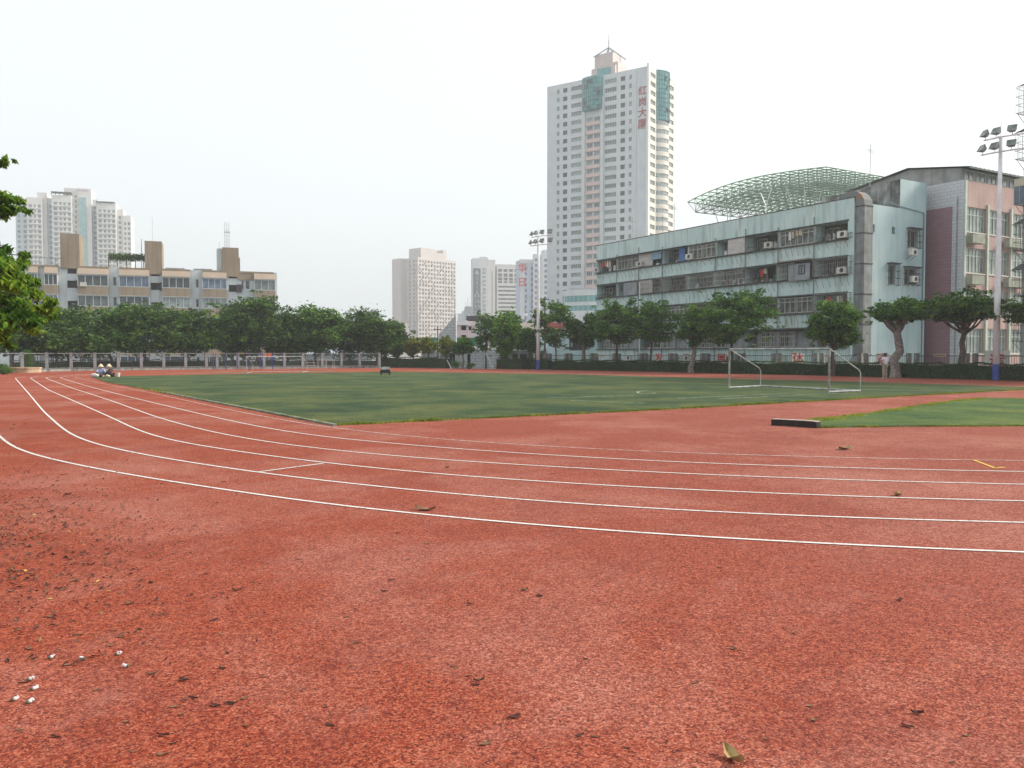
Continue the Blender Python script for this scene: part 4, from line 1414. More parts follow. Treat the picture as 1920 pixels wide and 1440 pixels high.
MB().tube([(-0.14, 0, 0.28), (-0.09, 0, 0.36), (0, 0, 0.40), (0.09, 0, 0.36), (0.14, 0, 0.28)], 0.006, 5).build('handle', steel_grey, t)

# ================================================================== pillar fence on the left
def pillar_fence():
    pxs = [-90, -45, -3, 42, 88, 133.5, 178, 222, 265, 307, 348, 387, 407, 446, 495, 533, 568, 604, 640, 674, 711]
    pts = [foot(px, 0.2) for px in pxs]
    o = pts[0].copy()
    t = thing('fence', 'grey pillar fence with wire mesh along the far left end of the track', 'fence', (o.x, o.y, 0))
    pm = M('mottled grey pillar', (0.14, 0.145, 0.16), (0.30, 0.305, 0.325), scale=6, bump=0.4, detail=10)
    pil = MB().box(-0.14, 0.14, -0.14, 0.14, 0, 1.72).box(-0.17, 0.17, -0.17, 0.17, 1.72, 1.80).mesh('pillar', pm)
    for p, q in zip(pts, pts[1:] + [None]):
        link('pillar', pil, t, (p.x - o.x, p.y - o.y, 0), R(33))
    mr, mm, mc = MB(), MB(), MB()
    for p, q in zip(pts, pts[1:]):
        a, b = p - o, q - o
        d = (b - a).normalized()
        a, b = a + d * 0.16, b - d * 0.16
        z = Vector((0, 0, 1))
        for h in (1.72, 0.30):
            MB().tube([a + z * h, b + z * h], 0.028, 6).build('rail', steel_grey, t)
        n = max(2, int((b - a).length / 0.16))
        for i in range(1, n):
            c = a + (b - a) * i / n
            mm.tube([c + z * 0.30, c + z * 1.72], 0.0045, 3, cap=False)
        for k in range(8):
            mm.tube([a + z * (0.38 + k * 0.17), b + z * (0.38 + k * 0.17)], 0.0045, 3, cap=False)
        nrm = Vector((-d.y, d.x, 0)) * 0.11
        mc.add([a - nrm, b - nrm, b + nrm, a + nrm] + [v + z * 0.22 for v in (a - nrm, b - nrm, b + nrm, a + nrm)],
               [(0, 3, 2, 1), (4, 5, 6, 7), (0, 1, 5, 4), (1, 2, 6, 5), (2, 3, 7, 6), (3, 0, 4, 7)])
    w = mm.build('wire_mesh', steel_grey, t)
    w['kind'] = 'stuff'
    mc.build('plinth', concrete, t)
pillar_fence()

blue_m = M('blue painted steel', (0.03, 0.035, 0.16), (0.06, 0.065, 0.24), scale=4, rough=0.5)
def pull_bar(label, pa, pb, ht=1.75):
    A, B = foot(pa, 1.2), foot(pb, 1.2)
    t = thing('pull_up_bar', label, 'pull up bar', (A.x, A.y, 0), 0, 'blue pull up bars before the pillar fence')
    d = B - A
    for q in (Vector((0, 0, 0)), d):
        MB().tube([q, q + Vector((0, 0, ht + .05))], 0.05, 8).build('post', blue_m, t)
    MB().tube([Vector((0, 0, ht)), d + Vector((0, 0, ht))], 0.022, 6).build('bar', M('orange bar paint', (0.4, 0.2, 0.1), (0.35, 0.3, 0.25), scale=5), t)
pull_bar('leftmost blue pull up bar in front of the pillar fence', 400, 423)
pull_bar('middle blue pull up bar right beside the far goal left post', 446, 467)
pull_bar('blue pull up bar under the orange banner', 489, 511)

p = foot(500, -0.6)
t = thing('banner', 'orange red banner hanging on the fence behind the blue bars', 'banner', (p.x, p.y, 0))
mb = MB()
n = 14
vs = []
for i in range(n + 1):
    for z in (1.30, 1.72):
        vs.append((-0.63 + 1.26 * i / n, 0.03 * math.sin(i * 1.1), z + 0.02 * math.sin(i * .9)))
mb.add(vs, [(2 * i, 2 * i + 2, 2 * i + 3, 2 * i + 1) for i in range(n)])
mb.build('cloth', M('orange banner cloth', (0.62, 0.12, 0.05), (0.7, 0.17, 0.07), scale=3), t, rz=R(30))
MB().tube([(-0.64, -.02, 1.74), (0.64, -.02, 1.74)], 0.012, 5).build('cord', steel_dark, t, rz=R(30))

# small white stepped stand and parallel bars
p = foot(582, 1.0)
t = thing('stepped_stand', 'small white steel stepped stand right of the far goal', 'stand', (p.x, p.y, 0), R(30))
for x in (-0.45, 0.45):
    mb = MB()
    mb.tube([(x, -0.3, 0), (x, -0.3, 0.35), (x, 0, 0.35), (x, 0, 0.7), (x, .3, .7), (x, .3, 1.05), (x, .3, 0)], 0.02, 5)
    mb.build('side_frame', bar_w, t)
for y, z in ((-0.3, .36), (0, .71), (.3, 1.06)):
    MB().box(-0.5, 0.5, y - 0.12, y + 0.12, z, z + 0.03).build('step', bar_w, t)
for i, (a, lab) in enumerate(((604, 'left pair of white parallel bars next to the stepped stand'), (618, 'right pair of white parallel bars farther from the stepped stand'))):
    p = foot(a, 1.0)
    t = thing('parallel_bars', lab, 'parallel bars', (p.x, p.y, 0), R(30), 'parallel bars beside the fence')
    for y in (-0.25, 0.25):
        MB().tube([(-0.6, y, 1.0), (0.6, y, 1.0)], 0.022, 6).build('bar', bar_w, t)
        for x in (-0.45, 0.45):
            MB().tube([(x, y, 0), (x, y, 1.0)], 0.02, 6).build('post', bar_w, t)

# ================================================================== iron fence in front of the buildings
def iron_fence():
    pxs = [1027, 1066, 1114, 1156, 1207, 1262, 1322, 1388, 1456, 1535, 1618, 1711, 1820, 1935, 2080]
    back = 4.0
    pts = []
    for px in pxs:
        b = foot(px)
        pts.append(Vector((b.x * (1 + back / b.y), b.y + back, 0)))
    o = pts[0].copy()
    t = thing('fence', 'dark iron picket fence with paired concrete pillars behind the long hedge', 'fence', (o.x, o.y, 0))
    z = Vector((0, 0, 1))
    wv = Vector((0.86, 0.51, 0))
    pil = MB().box(-0.17, 0.17, -0.17, 0.17, 0, 1.72).mesh('pillar', concrete)
    mp = MB()
    for p in pts:
        for s in (-0.27, 0.27):
            d = (pts[1] - pts[0]).normalized()
            link('pillar', pil, t, (p - o) + d * s, math.atan2(d.y, d.x))
    for p, q in zip(pts, pts[1:]):
        a, b = p - o, q - o
        d = (b - a).normalized()
        a, b = a + d * 0.46, b - d * 0.46
        for h in (1.52, 0.35):
            MB().tube([a + z * h, b + z * h], 0.03, 5).build('rail', steel_dark, t)
        n = int((b - a).length / 0.17)
        for i in range(n + 1):
            c = a + (b - a) * i / max(1, n)
            mp.tube([c + z * 0.2, c + z * 1.52], 0.012, 4, cap=False)
        nrm = Vector((-d.y, d.x, 0)) * 0.1
    mp.build('pickets', steel_dark, t)['kind'] = 'stuff'
    return pts
ifp = iron_fence()

# red and white sign boards tied to the fence
sign_w = M('white sign board', (0.62, 0.60, 0.56), (0.72, 0.70, 0.67), scale=5, rough=0.7)
def fence_sign(ch, px, label, zc=1.22, size=0.92, back=3.8, w=0.95):
    b = foot(px)
    p = Vector((b.x * (1 + back / b.y), b.y + back, 0))
    d = (foot(px + 60) - foot(px - 60)).normalized()
    t = thing('sign_board', label, 'sign', (p.x, p.y, 0), math.atan2(d.y, d.x) + R(18), 'red character boards along the fence')
    MB().box(-w / 2, w / 2, 0, 0.03, zc - w / 2, zc + w / 2).build('board', sign_w, t)
    me = text_mesh(ch, size, 0.004, red_paint, 'character')
    link('character', me, t, (0, -0.012, zc))
    return t
fence_sign('发', 1235, 'white board with the red character 发 just left of the thick pale trunk')
fence_sign('展', 1352, 'white board with the red character 展 by the left goal post')
fence_sign('体', 1496, 'white board with the red character 体 seen through the goal', w=1.0)
fence_sign('育', 1654, 'white board with the red character 育 partly hidden by the standing man')
fence_sign('运', 1869, 'white board with the red character 运 behind the blue foot of the pole', w=1.5, size=1.0, zc=1.15)
def plate(label, px, zc, w=0.75):
    b = foot(px)
    p = Vector((b.x * (1 + 3.7 / b.y), b.y + 3.7, 0))
    d = (foot(px + 60) - foot(px - 60)).normalized()
    t = thing('plate', label, 'plate', (p.x, p.y, 0), math.atan2(d.y, d.x) + R(18), 'small brown and white plates on the fence')
    MB().box(-w / 2, w / 2, 0, 0.03, zc - 0.09, zc + 0.09).build('panel', sign_w, t)
    MB().box(-w / 2 + .03, w / 2 - .03, -0.012, -0.002, zc - 0.06, zc + 0.05).build('band', M('brown plate paint', (0.28, 0.13, 0.06), (0.4, 0.2, 0.1), scale=9), t)
plate('small brown and white plate just left of the thick pale trunk', 1286, 1.62, 0.7)
plate('small brown plate on top of the 体 board', 1488, 1.72, 0.55)
plate('small brown and white plate in front of the purple tiles', 1761, 1.58, 0.8)
plate('small faded plate at the left corner of the turquoise building', 1126, 1.5, 0.8)

# ================================================================== floodlight poles
lamp_m = M('floodlight casing', (0.20, 0.22, 0.22), (0.36, 0.38, 0.38), scale=3, rough=0.5)
lamp_g = M('floodlight glass', (0.10, 0.13, 0.12), (0.25, 0.28, 0.26), scale=5, rough=0.15)
pole_blue = M('blue pole paint', (0.03, 0.05, 0.22), (0.05, 0.08, 0.32), scale=3, rough=0.5)
def floodlight(label, px, dy, top_py, rz, k=1.0):
    p = foot(px, dy)
    H_ = HZ(top_py, p.y)
    t = thing('floodlight_pole', label, 'floodlight', (p.x, p.y, 0), rz, 'white floodlight poles beside the field')
    MB().tube([(0, 0, 0.0), (0, 0, 0.02), (0, 0, 1.02)], [0.22, 0.21, 0.20], 16).build('pole_foot', pole_blue, t, smooth=False)
    MB().tube([(0, 0, 1.02), (0, 0, H_ * .35), (0, 0, H_ * .7), (0, 0, H_ - .2)], [0.20, 0.175, 0.135, 0.10], 16).build('pole', steel_white, t, smooth=True)
    MB().box(-.22, .22, -.22, .22, 0.0, 0.03).build('base_plate', steel_dark, t)
    mb = MB()
    for i in range(int(H_ / 0.42) - 4):
        z = 2.2 + i * 0.42
        mb.tube([(-0.18, 0, z), (0.18, 0, z)], 0.012, 4)
    mb.build('climbing_pegs', steel_white, t)
    MB().tube([(0, 0, H_ - .2), (0, 0, H_ + 0.75)], 0.012, 5).build('lightning_rod', steel_grey, t)
    for tier, (z, wdt, x0) in enumerate(((H_ - 0.25, 2.7, -1.0), (H_ - 1.15, 2.9, -1.15))):
        mb = MB()
        def bow(s):
            return -0.35 * (1 - (s * 2 - 1) ** 2)
        for off in (0.0, 0.22):
            mb.tube([(x0 + wdt * s, bow(s) * 0.6 + off, z) for s in (0, .25, .5, .75, 1)], 0.024, 5)
        for s in (0, .2, .4, .6, .8, 1):
            mb.tube([(x0 + wdt * s, bow(s) * 0.6, z), (x0 + wdt * min(1, s + .1), bow(s) * 0.6 + 0.22, z)], 0.016, 4)
        arm = mb.build('crossarm', steel_white, t)
        for i, s in enumerate((0.05, 0.30, 0.62, 0.95)):
            x, y = x0 + wdt * s, bow(s) * .6 + 0.05
            a = [R(-42), R(-22), R(6), R(24)][i]
            tilt = R(-32)
            rot = Matrix.Translation((x, y, z + 0.34)) @ Matrix.Rotation(a, 4, 'Z') @ Matrix.Rotation(tilt, 4, 'X')
            lm = MB()
            w, hh, dd = 0.245, 0.21, 0.14
            lm.add([rot @ Vector(v) for v in [(-w, -dd, -hh), (w, -dd, -hh), (w, -dd, hh), (-w, -dd, hh), (-w * .6, dd, -hh * .5), (w * .6, dd, -hh * .5), (w * .6, dd, hh * .5), (-w * .6, dd, hh * .5)]],
                   [(0, 4, 5, 1), (1, 5, 6, 2), (2, 6, 7, 3), (3, 7, 4, 0), (4, 7, 6, 5)])
            # rim
            for q in (((-w - .02, -dd - .03, -hh - .02), (w + .02, -dd, -hh)), ((-w - .02, -dd - .03, hh), (w + .02, -dd, hh + .02)), ((-w - .02, -dd - .03, -hh), (-w, -dd, hh)), ((w, -dd - .03, -hh), (w + .02, -dd, hh))):
                (ax, ay, az), (bx, by, bz) = q
                lm.add([rot @ Vector(v) for v in [(ax, ay, az), (bx, ay, az), (bx, by, az), (ax, by, az), (ax, ay, bz), (bx, ay, bz), (bx, by, bz), (ax, by, bz)]],
                       [(0, 3, 2, 1), (4, 5, 6, 7), (0, 1, 5, 4), (1, 2, 6, 5), (2, 3, 7, 6), (3, 0, 4, 7)])
            lamp = lm.build('lamp', lamp_m, t)
            gl = MB()
            gl.quad(*[rot @ Vector(v) for v in [(-w, -dd - .008, -hh), (w, -dd - .008, -hh), (w, -dd - .008, hh), (-w, -dd - .008, hh)]])
            gl.build('lamp_glass', lamp_g, lamp)
            br = MB()
            br.tube([(x, y, z), (x, y, z + 0.12), rot @ Vector((0, 0.05, -hh * .7))], 0.02, 5)
            br.build('bracket', steel_grey, lamp)
floodlight('tall white floodlight pole with a blue foot in front of the pink building', 1867, 0.4, 250, R(-46))
floodlight('far white floodlight pole whose lamps overlap the edge of the tall tower', 1009, 0.2, 439, R(-40))
# ================================================================== buildings
def root_at(name, label, P, ang, cat='building', group=None):
    return thing(name, label, cat, (P[0], P[1], 0), ang, group)

WDIR = Vector((0.86, 0.51))            # local x of the two school-side blocks
FRONT = (1, 0)                          # facade y = 0, left to right
LEFT = (0, -1)                          # facade x = 0, left to right

# ---------------------------------------------------------------- turquoise dormitory
def turquoise():
    C = (29.4, 71.5)
    ang = math.atan2(0.51, 0.86)
    t = root_at('dormitory_building', 'long turquoise four storey block with caged balconies and stained parapets', C, ang)
    teal = M('turquoise wall paint', (0.46, 0.61, 0.605), (0.55, 0.67, 0.66), scale=0.5, rust=(0.26, 0.15, 0.07), streak=(0.22, 0.26, 0.23), streak_amt=0.55, bump=0.15, detail=9)
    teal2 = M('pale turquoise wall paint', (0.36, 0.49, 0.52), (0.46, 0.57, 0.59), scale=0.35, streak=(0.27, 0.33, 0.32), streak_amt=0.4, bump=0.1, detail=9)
    inner = M('shaded grimy balcony wall', (0.05, 0.05, 0.045), (0.15, 0.14, 0.13), scale=0.9, streak=(0.04, 0.04, 0.035), streak_amt=0.7)  # recess shade and dirt both put into this dark wall colour
    dark_edge = M('dark slab edge', (0.03, 0.032, 0.03), (0.12, 0.125, 0.115), scale=2.2, detail=9)
    L_, D_, H_ = 37.0, 10.2, 15.1
    B = 4.11
    rows = [(11.7, 13.2), (8.6, 10.15), (5.45, 7.0), (2.3, 3.85)]
    # front is the x = 0 face; along it 'a' runs left to right, a = L - t
    A = lambda tt: L_ - tt
    P0 = (0, L_)
    rects = []
    for r, (b0, b1) in enumerate(rows):
        for k in range(9):
            t0, t1 = k * B + (0.62 if k == 0 else 0.09), (k + 1) * B - 0.09
            rects.append((A(t1), A(t0), b0, b1))
    mb = MB()
    facade(mb, P0, LEFT, L_, 0, H_, rects, rev=1.25)
    # rows end in the dark gap at the corner; closing walls
    shell(mb, D_, L_, 0, H_, skip=('f', 'l', 't'))
    mb.add([(0, 0, H_ - .5), (D_, 0, H_ - .5), (D_, L_, H_ - .5), (0, L_, H_ - .5)], [(0, 1, 2, 3)])
    for x0, x1, y0, y1 in ((0.0, .22, 0, L_), (D_ - .22, D_, 0, L_)):
        mb.quad((x0 if x0 else x1, y0, H_ - .5), (x0 if x0 else x1, y1, H_ - .5), (x0 if x0 else x1, y1, H_), (x0 if x0 else x1, y0, H_)) if x0 == 0 else None
    mb.quad((0, 0, H_), (.22, 0, H_), (.22, L_, H_), (0, L_, H_))
    mb.quad((.22, L_, H_), (.22, 0, H_), (.22, 0, H_ - .5), (.22, L_, H_ - .5))
    mb.build('wall', teal, t)
    # right gable (y = 0 face) with its windows; slightly paler paint
    rects2 = [(2.25, 2.6, 12.3, 13.0), (5.0, 5.45, 12.35, 13.0), (7.3, 8.7, 11.4, 12.9), (4.6, 5.6, 7.9, 9.6), (6.9, 8.6, 8.0, 9.4), (7.2, 8.9, 4.9, 6.3)]
    rects2 = [(x * 1.0 + .2, y * 1.0 + .2, a, b) for x, y, a, b in rects2]
    mb = MB()
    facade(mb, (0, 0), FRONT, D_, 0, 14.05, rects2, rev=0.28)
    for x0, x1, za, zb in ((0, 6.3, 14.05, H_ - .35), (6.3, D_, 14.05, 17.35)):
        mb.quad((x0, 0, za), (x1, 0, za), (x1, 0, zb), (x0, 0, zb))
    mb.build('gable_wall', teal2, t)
    # hidden room behind the front: back wall of the balconies and dark interior of the gable windows
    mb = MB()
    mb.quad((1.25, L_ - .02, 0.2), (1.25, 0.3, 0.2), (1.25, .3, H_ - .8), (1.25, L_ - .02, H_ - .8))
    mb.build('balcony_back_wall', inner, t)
    # penthouse
    mb = MB()
    mb.quad((6.3, 8.4, H_ - .5), (6.3, 0.0, H_ - .5), (6.3, 0, 17.35), (6.3, 8.4, 16.9))
    mb.quad((6.3, 8.4, H_ - .5), (6.3, 8.4, 16.9), (D_, 8.4, 16.9), (D_, 8.4, H_ - .5))
    mb.quad((6.3, 0, 17.35), (D_, 0, 17.35), (D_, 8.4, 16.9), (6.3, 8.4, 16.9))
    mb.add([(6.3, 8.4, H_ - .5), (6.3, 8.4, 16.7), (6.3, 10.6, 16.1), (6.3, 13.5, 14.9), (6.3, 13.5, H_ - .5)], [(0, 1, 2, 3, 4)])
    mb.add([(6.5, 8.4, H_ - .5), (6.5, 8.4, 16.7), (6.5, 10.6, 16.1), (6.5, 13.5, 14.9), (6.5, 13.5, H_ - .5)], [(0, 1, 2, 3, 4)])
    mb.build('stair_head', M('black stained concrete', (0.08, 0.082, 0.08), (0.32, 0.32, 0.31), scale=0.8, streak=(0.025, .025, .025), streak_amt=.9, detail=9), t)
    mb = MB()
    for k in range(10):
        z = 0.0 + k
    # dark bands along the slab edges, opening heads and parapet top
    for b0, b1 in rows:
        MB().box(-0.22, -0.003, 0.5, L_ + .02, b0 - 0.11, b0 - 0.02).build('slab_edge', dark_edge, t)
        MB().box(-0.14, -0.003, 0.5, L_ + .02, b1 + 0.01, b1 + 0.10).build('lintel', dark_edge, t)
    MB().box(-0.03, 0.25, -0.02, L_ + .02, H_ + .003, H_ + 0.07).build('coping', dark_edge, t)
    # thin columns' rain pipes
    pipe = M('grey rain pipe', (0.16, 0.18, 0.18), (0.28, 0.30, 0.30), scale=4)
    for k in (1, 2, 3, 4, 6, 7, 8):
        y = k * B
        MB().tube([(-0.09, y, 0.3), (-0.09, y, 14.0 if k % 2 else 13.6)], 0.045, 6).build('rain_pipe', pipe, t)
    MB().tube([(-0.35, 6.86 * B, 0.3), (-0.35, 6.86 * B, 9.9)], 0.075, 8).build('white_pipe', steel_white, t)
    MB().tube([(9.75, -0.08, 0.3), (9.75, -0.08, 14.6), (6.0, -.08, 14.9), (4.6, -.08, 15.1)], 0.05, 6).build('rain_pipe', M('blue grey pipe', (0.16, 0.24, 0.28)), t)
    # metal duct up the corner
    duct = M('dull sheet metal duct', (0.16, 0.175, 0.18), (0.25, 0.27, 0.275), scale=1.3, streak=(0.10, .09, .08), streak_amt=.6, rough=.6, metallic=.2)
    dt = MB()
    x0, x1, y0, y1 = 0.12, 1.22, -0.95, -0.06
    segz = [1.6, 4.2, 6.8, 9.4, 12.0, 14.3]
    for a, b in zip(segz, segz[1:]):
        dt.box(x0, x1, y0, y1, a + 0.02, b - 0.02)
    d_o = dt.build('duct', duct, t)
    fl_ = MB().box(x0 - 0.05, x1 + 0.05, y0 - 0.05, y1, -0.035, 0.035).mesh('duct_flange', steel_dark)
    for a in segz:
        link('duct_flange', fl_, d_o, (0, 0, a))
    mb = MB()
    rings = []
    for i in range(9):
        th = R(170) * i / 8
        cy, cz, Rb = -0.5 + 0.98, 14.32, 0.98
        def rp(r):
            return (cy - r * math.cos(th), cz + r * math.sin(th))
        (ya, za), (yb, zb) = rp(Rb + .44), rp(Rb - .44)
        rings.append([(x0, ya, za), (x1, ya, za), (x1, yb, zb), (x0, yb, zb)])
    vs = [p for rg in rings for p in rg]
    fs = []
    for i in range(len(rings) - 1):
        for k in range(4):
            k2 = (k + 1) % 4
            fs.append((4 * i + k, 4 * i + k2, 4 * i + 4 + k2, 4 * i + 4 + k))
    fs.append((4 * len(rings) - 4, 4 * len(rings) - 3, 4 * len(rings) - 2, 4 * len(rings) - 1))
    mb.add(vs, fs)
    mb.build('duct_bend', M('rusty duct bend', (0.18, 0.195, 0.20), (0.34, 0.16, 0.07), scale=0.8, lo=.58, hi=.64), d_o)
    # lower bend going down to the left
    mb = MB()
    mb.add([(x0, y0, 1.58), (x1, y0, 1.58), (x1, y1, 1.58), (x0, y1, 1.58), (x0 - 1.9, y0, 0.02), (x1 - 1.6, y0, 0.02), (x1 - 1.6, y1, .02), (x0 - 1.9, y1, .02)],
           [(0, 1, 5, 4), (1, 2, 6, 5), (2, 3, 7, 6), (3, 0, 4, 7), (4, 5, 6, 7)])
    mb.build('duct_foot', duct, d_o)

    # --- shared pieces for the bays (local frame of the LEFT face: x along, -y outwards)
    rot = face_rot(LEFT)
    W = B - 0.18
    Hh = 1.5
    wm = {}
    def put(parent, name, me, a, b, out=0.0):
        o = link(name, me, parent, on_face(P0, LEFT, a, b, out), rot)
        return o
    alu = M('old aluminium sash', (0.36, 0.36, 0.33), (0.5, 0.5, 0.47), scale=5, rand=0.1)
    glz = M('balcony glazing', (0.03, 0.035, 0.033), (0.15, 0.165, 0.145), scale=1.6, rough=0.25, rand=0.3)
    win2 = window_mesh(1.85, 1.42, 3, fr=0.07, mats=[alu, glz], transom=0.72)
    door = window_mesh(0.85, 1.45, 1, fr=0.07, mats=[M('brown door frame', (0.14, 0.09, 0.06)), M('dark doorway', (0.02, 0.018, 0.017), (0.05, .045, .04), scale=2)])
    bwin = window_mesh(1.3, 1.1, 2, fr=0.06, mats=[alu, glz])
    bar_rust = M('rusty grille', (0.20, 0.18, 0.16), (0.36, 0.34, 0.31), scale=5, rand=0.25)
    bar_white = M('cream grille', (0.40, 0.40, 0.37), (0.55, 0.55, 0.52), scale=5, rand=0.1)
    def cage_mesh(w, h, dep, mat, pitch=0.20, lattice=False, th=0.021):
        mb = MB()
        for z in (0, h * 0.33, h * 0.66 if not lattice else h * .7, h):
            mb.tube([(0, 0, z), (0, -dep, z), (w, -dep, z), (w, 0, z)], th * 1.3, 4, cap=False)
        n = int(w / pitch)
        for i in range(n + 1):
            x = w * i / n
            mb.tube([(x, -dep, 0), (x, -dep, h)], th, 4, cap=False)
        for i in range(1, max(2, int(dep / pitch)) + 1):
            y = -dep * i / (max(2, int(dep / pitch)) + 1)
            mb.tube([(0, y, 0), (0, y, h)], th, 4, cap=False)
            mb.tube([(w, y, 0), (w, y, h)], th, 4, cap=False)
        if lattice:
            m = int(w / 0.42)
            for i in range(m):
                x = w * (i + .5) / m
                mb.tube([(x + 0.17 * math.cos(q), -dep - .005, h * .85 + 0.17 * math.sin(q)) for q in np.linspace(0, 2 * math.pi, 9)], th, 4, cap=False)
        return mb.mesh('cage', mat)
    cage_a = cage_mesh(W, 1.5, 0.35, bar_rust)
    cage_b = cage_mesh(W, 1.5, 0.42, bar_white, lattice=True)
    cage_c = cage_mesh(W * 0.5, 1.45, 0.3, bar_white, 0.24)
    ac = MB()
    ac.box(-0.42, 0.42, -0.3, 0.0, 0, 0.56)
    ac_me = ac.mesh('air_conditioner', ac_mat)
    fan = MB()
    fan.mi = 0
    fan.tube([(0.1 + 0.2 * math.cos(q), -0.312, 0.28 + 0.2 * math.sin(q)) for q in np.linspace(0, 2 * math.pi, 13)], 0.012, 4, cap=False)
    fan.lathe([(0.0, 0), (0.0, 0.0)], 3)
    for q in range(4):
        w_ = q * math.pi / 4
        fan.tube([(0.1 - 0.2 * math.cos(w_), -0.31, 0.28 - 0.2 * math.sin(w_)), (0.1 + 0.2 * math.cos(w_), -0.31, 0.28 + 0.2 * math.sin(w_))], 0.008, 3, cap=False)
    fan.add([(0.1 + 0.19 * math.cos(q), -0.304, 0.28 + 0.19 * math.sin(q)) for q in np.linspace(0, 2 * math.pi, 12, endpoint=False)], [tuple(range(12))])
    fan_me = fan.mesh('fan_grille', M('fan grille', (0.06, 0.06, 0.06), (0.12, 0.12, 0.12), scale=20))
    def put_ac(parent, loc, rz):
        o = link('air_conditioner', ac_me, parent, loc, rz)
        link('fan_grille', fan_me, o, (0, 0, 0))
        return o
    brk = MB()
    for i in range(6):
        x = W * (i + 0.5) / 6
        brk.tube([(x, -0.02, -1.0), (x - .02, -0.35, -0.16), (x, -0.02, -0.16)], 0.018, 4)
    brk_me = brk.mesh('rack_bracket', steel_dark)
    brk2 = MB()
    for i in range(4):
        x = W * (i + 0.5) / 4
        brk2.tube([(x, -0.02, -0.75), (x, -0.4, -0.14), (x, -0.02, -0.14)], 0.018, 4)
    brk2.tube([(0.1, -0.4, -0.14), (W - .1, -0.4, -0.14)], 0.014, 4)
    brk2_me = brk2.mesh('rack_bracket', steel_dark)
    awn = MB()
    n = 22
    vs = []
    for i in range(n + 1):
        z = 0.025 * (i % 2)
        vs += [(W * i / n, 0.0, 1.66 + z), (W * i / n, -0.62, 1.50 + z)]
    awn.add(vs, [(2 * i, 2 * i + 1, 2 * i + 3, 2 * i + 2) for i in range(n)])
    awn_dark = awn.mesh('awning', M('blackened tin awning', (0.03, 0.03, 0.03), (0.10, 0.10, 0.095), scale=3))
    awn_rust = awn.mesh('awning', M('rusty tin awning', (0.18, 0.07, 0.05), (0.28, 0.15, 0.10), scale=3))
    panel_grey = M('grey sheet panel', (0.20, 0.22, 0.24), (0.30, 0.32, 0.34), scale=1, streak=(.1, .09, .08), streak_amt=.5)
    panel_blue = M('blue sheet panel', (0.06, 0.14, 0.32), (0.10, 0.20, 0.42), scale=2)
    blind_blue = M('pale blue striped blind', (0.20, 0.32, 0.46), (0.34, 0.46, 0.58), scale=4)
    lat = M('white perforated screen', (0.48, 0.46, 0.45), (0.62, 0.6, 0.58), scale=3)
    def louvre(w, h, name, mat, pitch=0.14):
        mb = MB()
        mb.box(0, w, 0.0, 0.02, 0, h)
        for i in range(int(w / pitch)):
            x = i * pitch + .02
            mb.box(x, x + pitch * .55, -0.02, -0.001, 0.03, h - .03)
        return mb.mesh(name, mat)
    lou_w = louvre(W * .6, 1.5, 'screen', lat, .12)
    pan = MB().box(0, W * .62, -0.02, 0.02, 0, 1.5).mesh('panel', panel_grey)
    pan_b = MB().box(0, 0.95, -0.02, 0.02, 0, 1.45).mesh('panel', panel_blue)
    bl_ = louvre(1.7, 0.85, 'blind', blind_blue, .2)
    railm = MB()
    for z in (0.02, 0.42):
        railm.tube([(0, -0.03, z), (W, -0.03, z)], 0.016, 4)
    for i in range(20):
        railm.tube([(W * i / 19, -0.03, 0), (W * i / 19, -0.03, .42)], 0.008, 3)
    rail_me = railm.mesh('railing', steel_dark)
    def plants(a, b, seed, n=260):
        rs = np.random.RandomState(seed)
        C_ = np.stack([rs.rand(n) * W * .8, -0.15 + rs.randn(n) * .12, rs.rand(n) ** 2 * 0.9], 1)
        V, Fq = leaf_cloud(rs, C_, 0.10, .5)
        o = link('potted_plants', quads_mesh('potted_plants', V, Fq, lf_dark), t, on_face(P0, LEFT, a, b), rot)
        o['kind'] = 'stuff'
    cloth_cols = [M('white laundry', (0.6, 0.6, 0.62), (0.7, 0.7, 0.72), scale=4), M('red laundry', (0.4, 0.04, 0.05), (0.5, 0.08, 0.07), scale=4),
                  M('dark laundry', (0.04, 0.045, 0.07), (0.08, .08, .1), scale=4), M('beige laundry', (0.4, 0.33, 0.25), (0.5, .42, .32), scale=4)]
    def laundry(a, b, seed, where):
        rs = random.Random(seed)
        o = on_face(P0, LEFT, a, b, 0.12)
        wp = t.matrix_basis @ Vector(o)
        g = thing('laundry', 'washing ' + where, 'laundry', wp, ang + rot)
        MB().tube([(0, 0, 1.28), (1.9, 0, 1.28)], 0.014, 4).build('hanging_pole', steel_grey, g)
        x = 0.15
        while x < 1.6:
            w = rs.uniform(0.22, 0.42)
            h = rs.uniform(0.45, 0.8)
            mb = MB()
            vs = []
            for i in range(7):
                s = i / 6
                vs += [(x + w * s, 0.03 * math.sin(s * 9 + seed), 1.28), (x + w * (s * 1.1 - .05), 0.05 * math.sin(s * 8), 1.28 - h + 0.03 * math.sin(s * 7))]
            mb.add(vs, [(2 * i, 2 * i + 1, 2 * i + 3, 2 * i + 2) for i in range(6)])
            mb.build('garment', rs.choice(cloth_cols), g)
            x += w + rs.uniform(0.03, 0.2)
    clutter_m = cloth_cols[:1] + [cloth_cols[2], M('brown boxes', (0.16, 0.10, 0.06), (.25, .17, .1), scale=4), M('green tubs', (.06, .14, .1)), M('grey tins', (.2, .21, .22))]
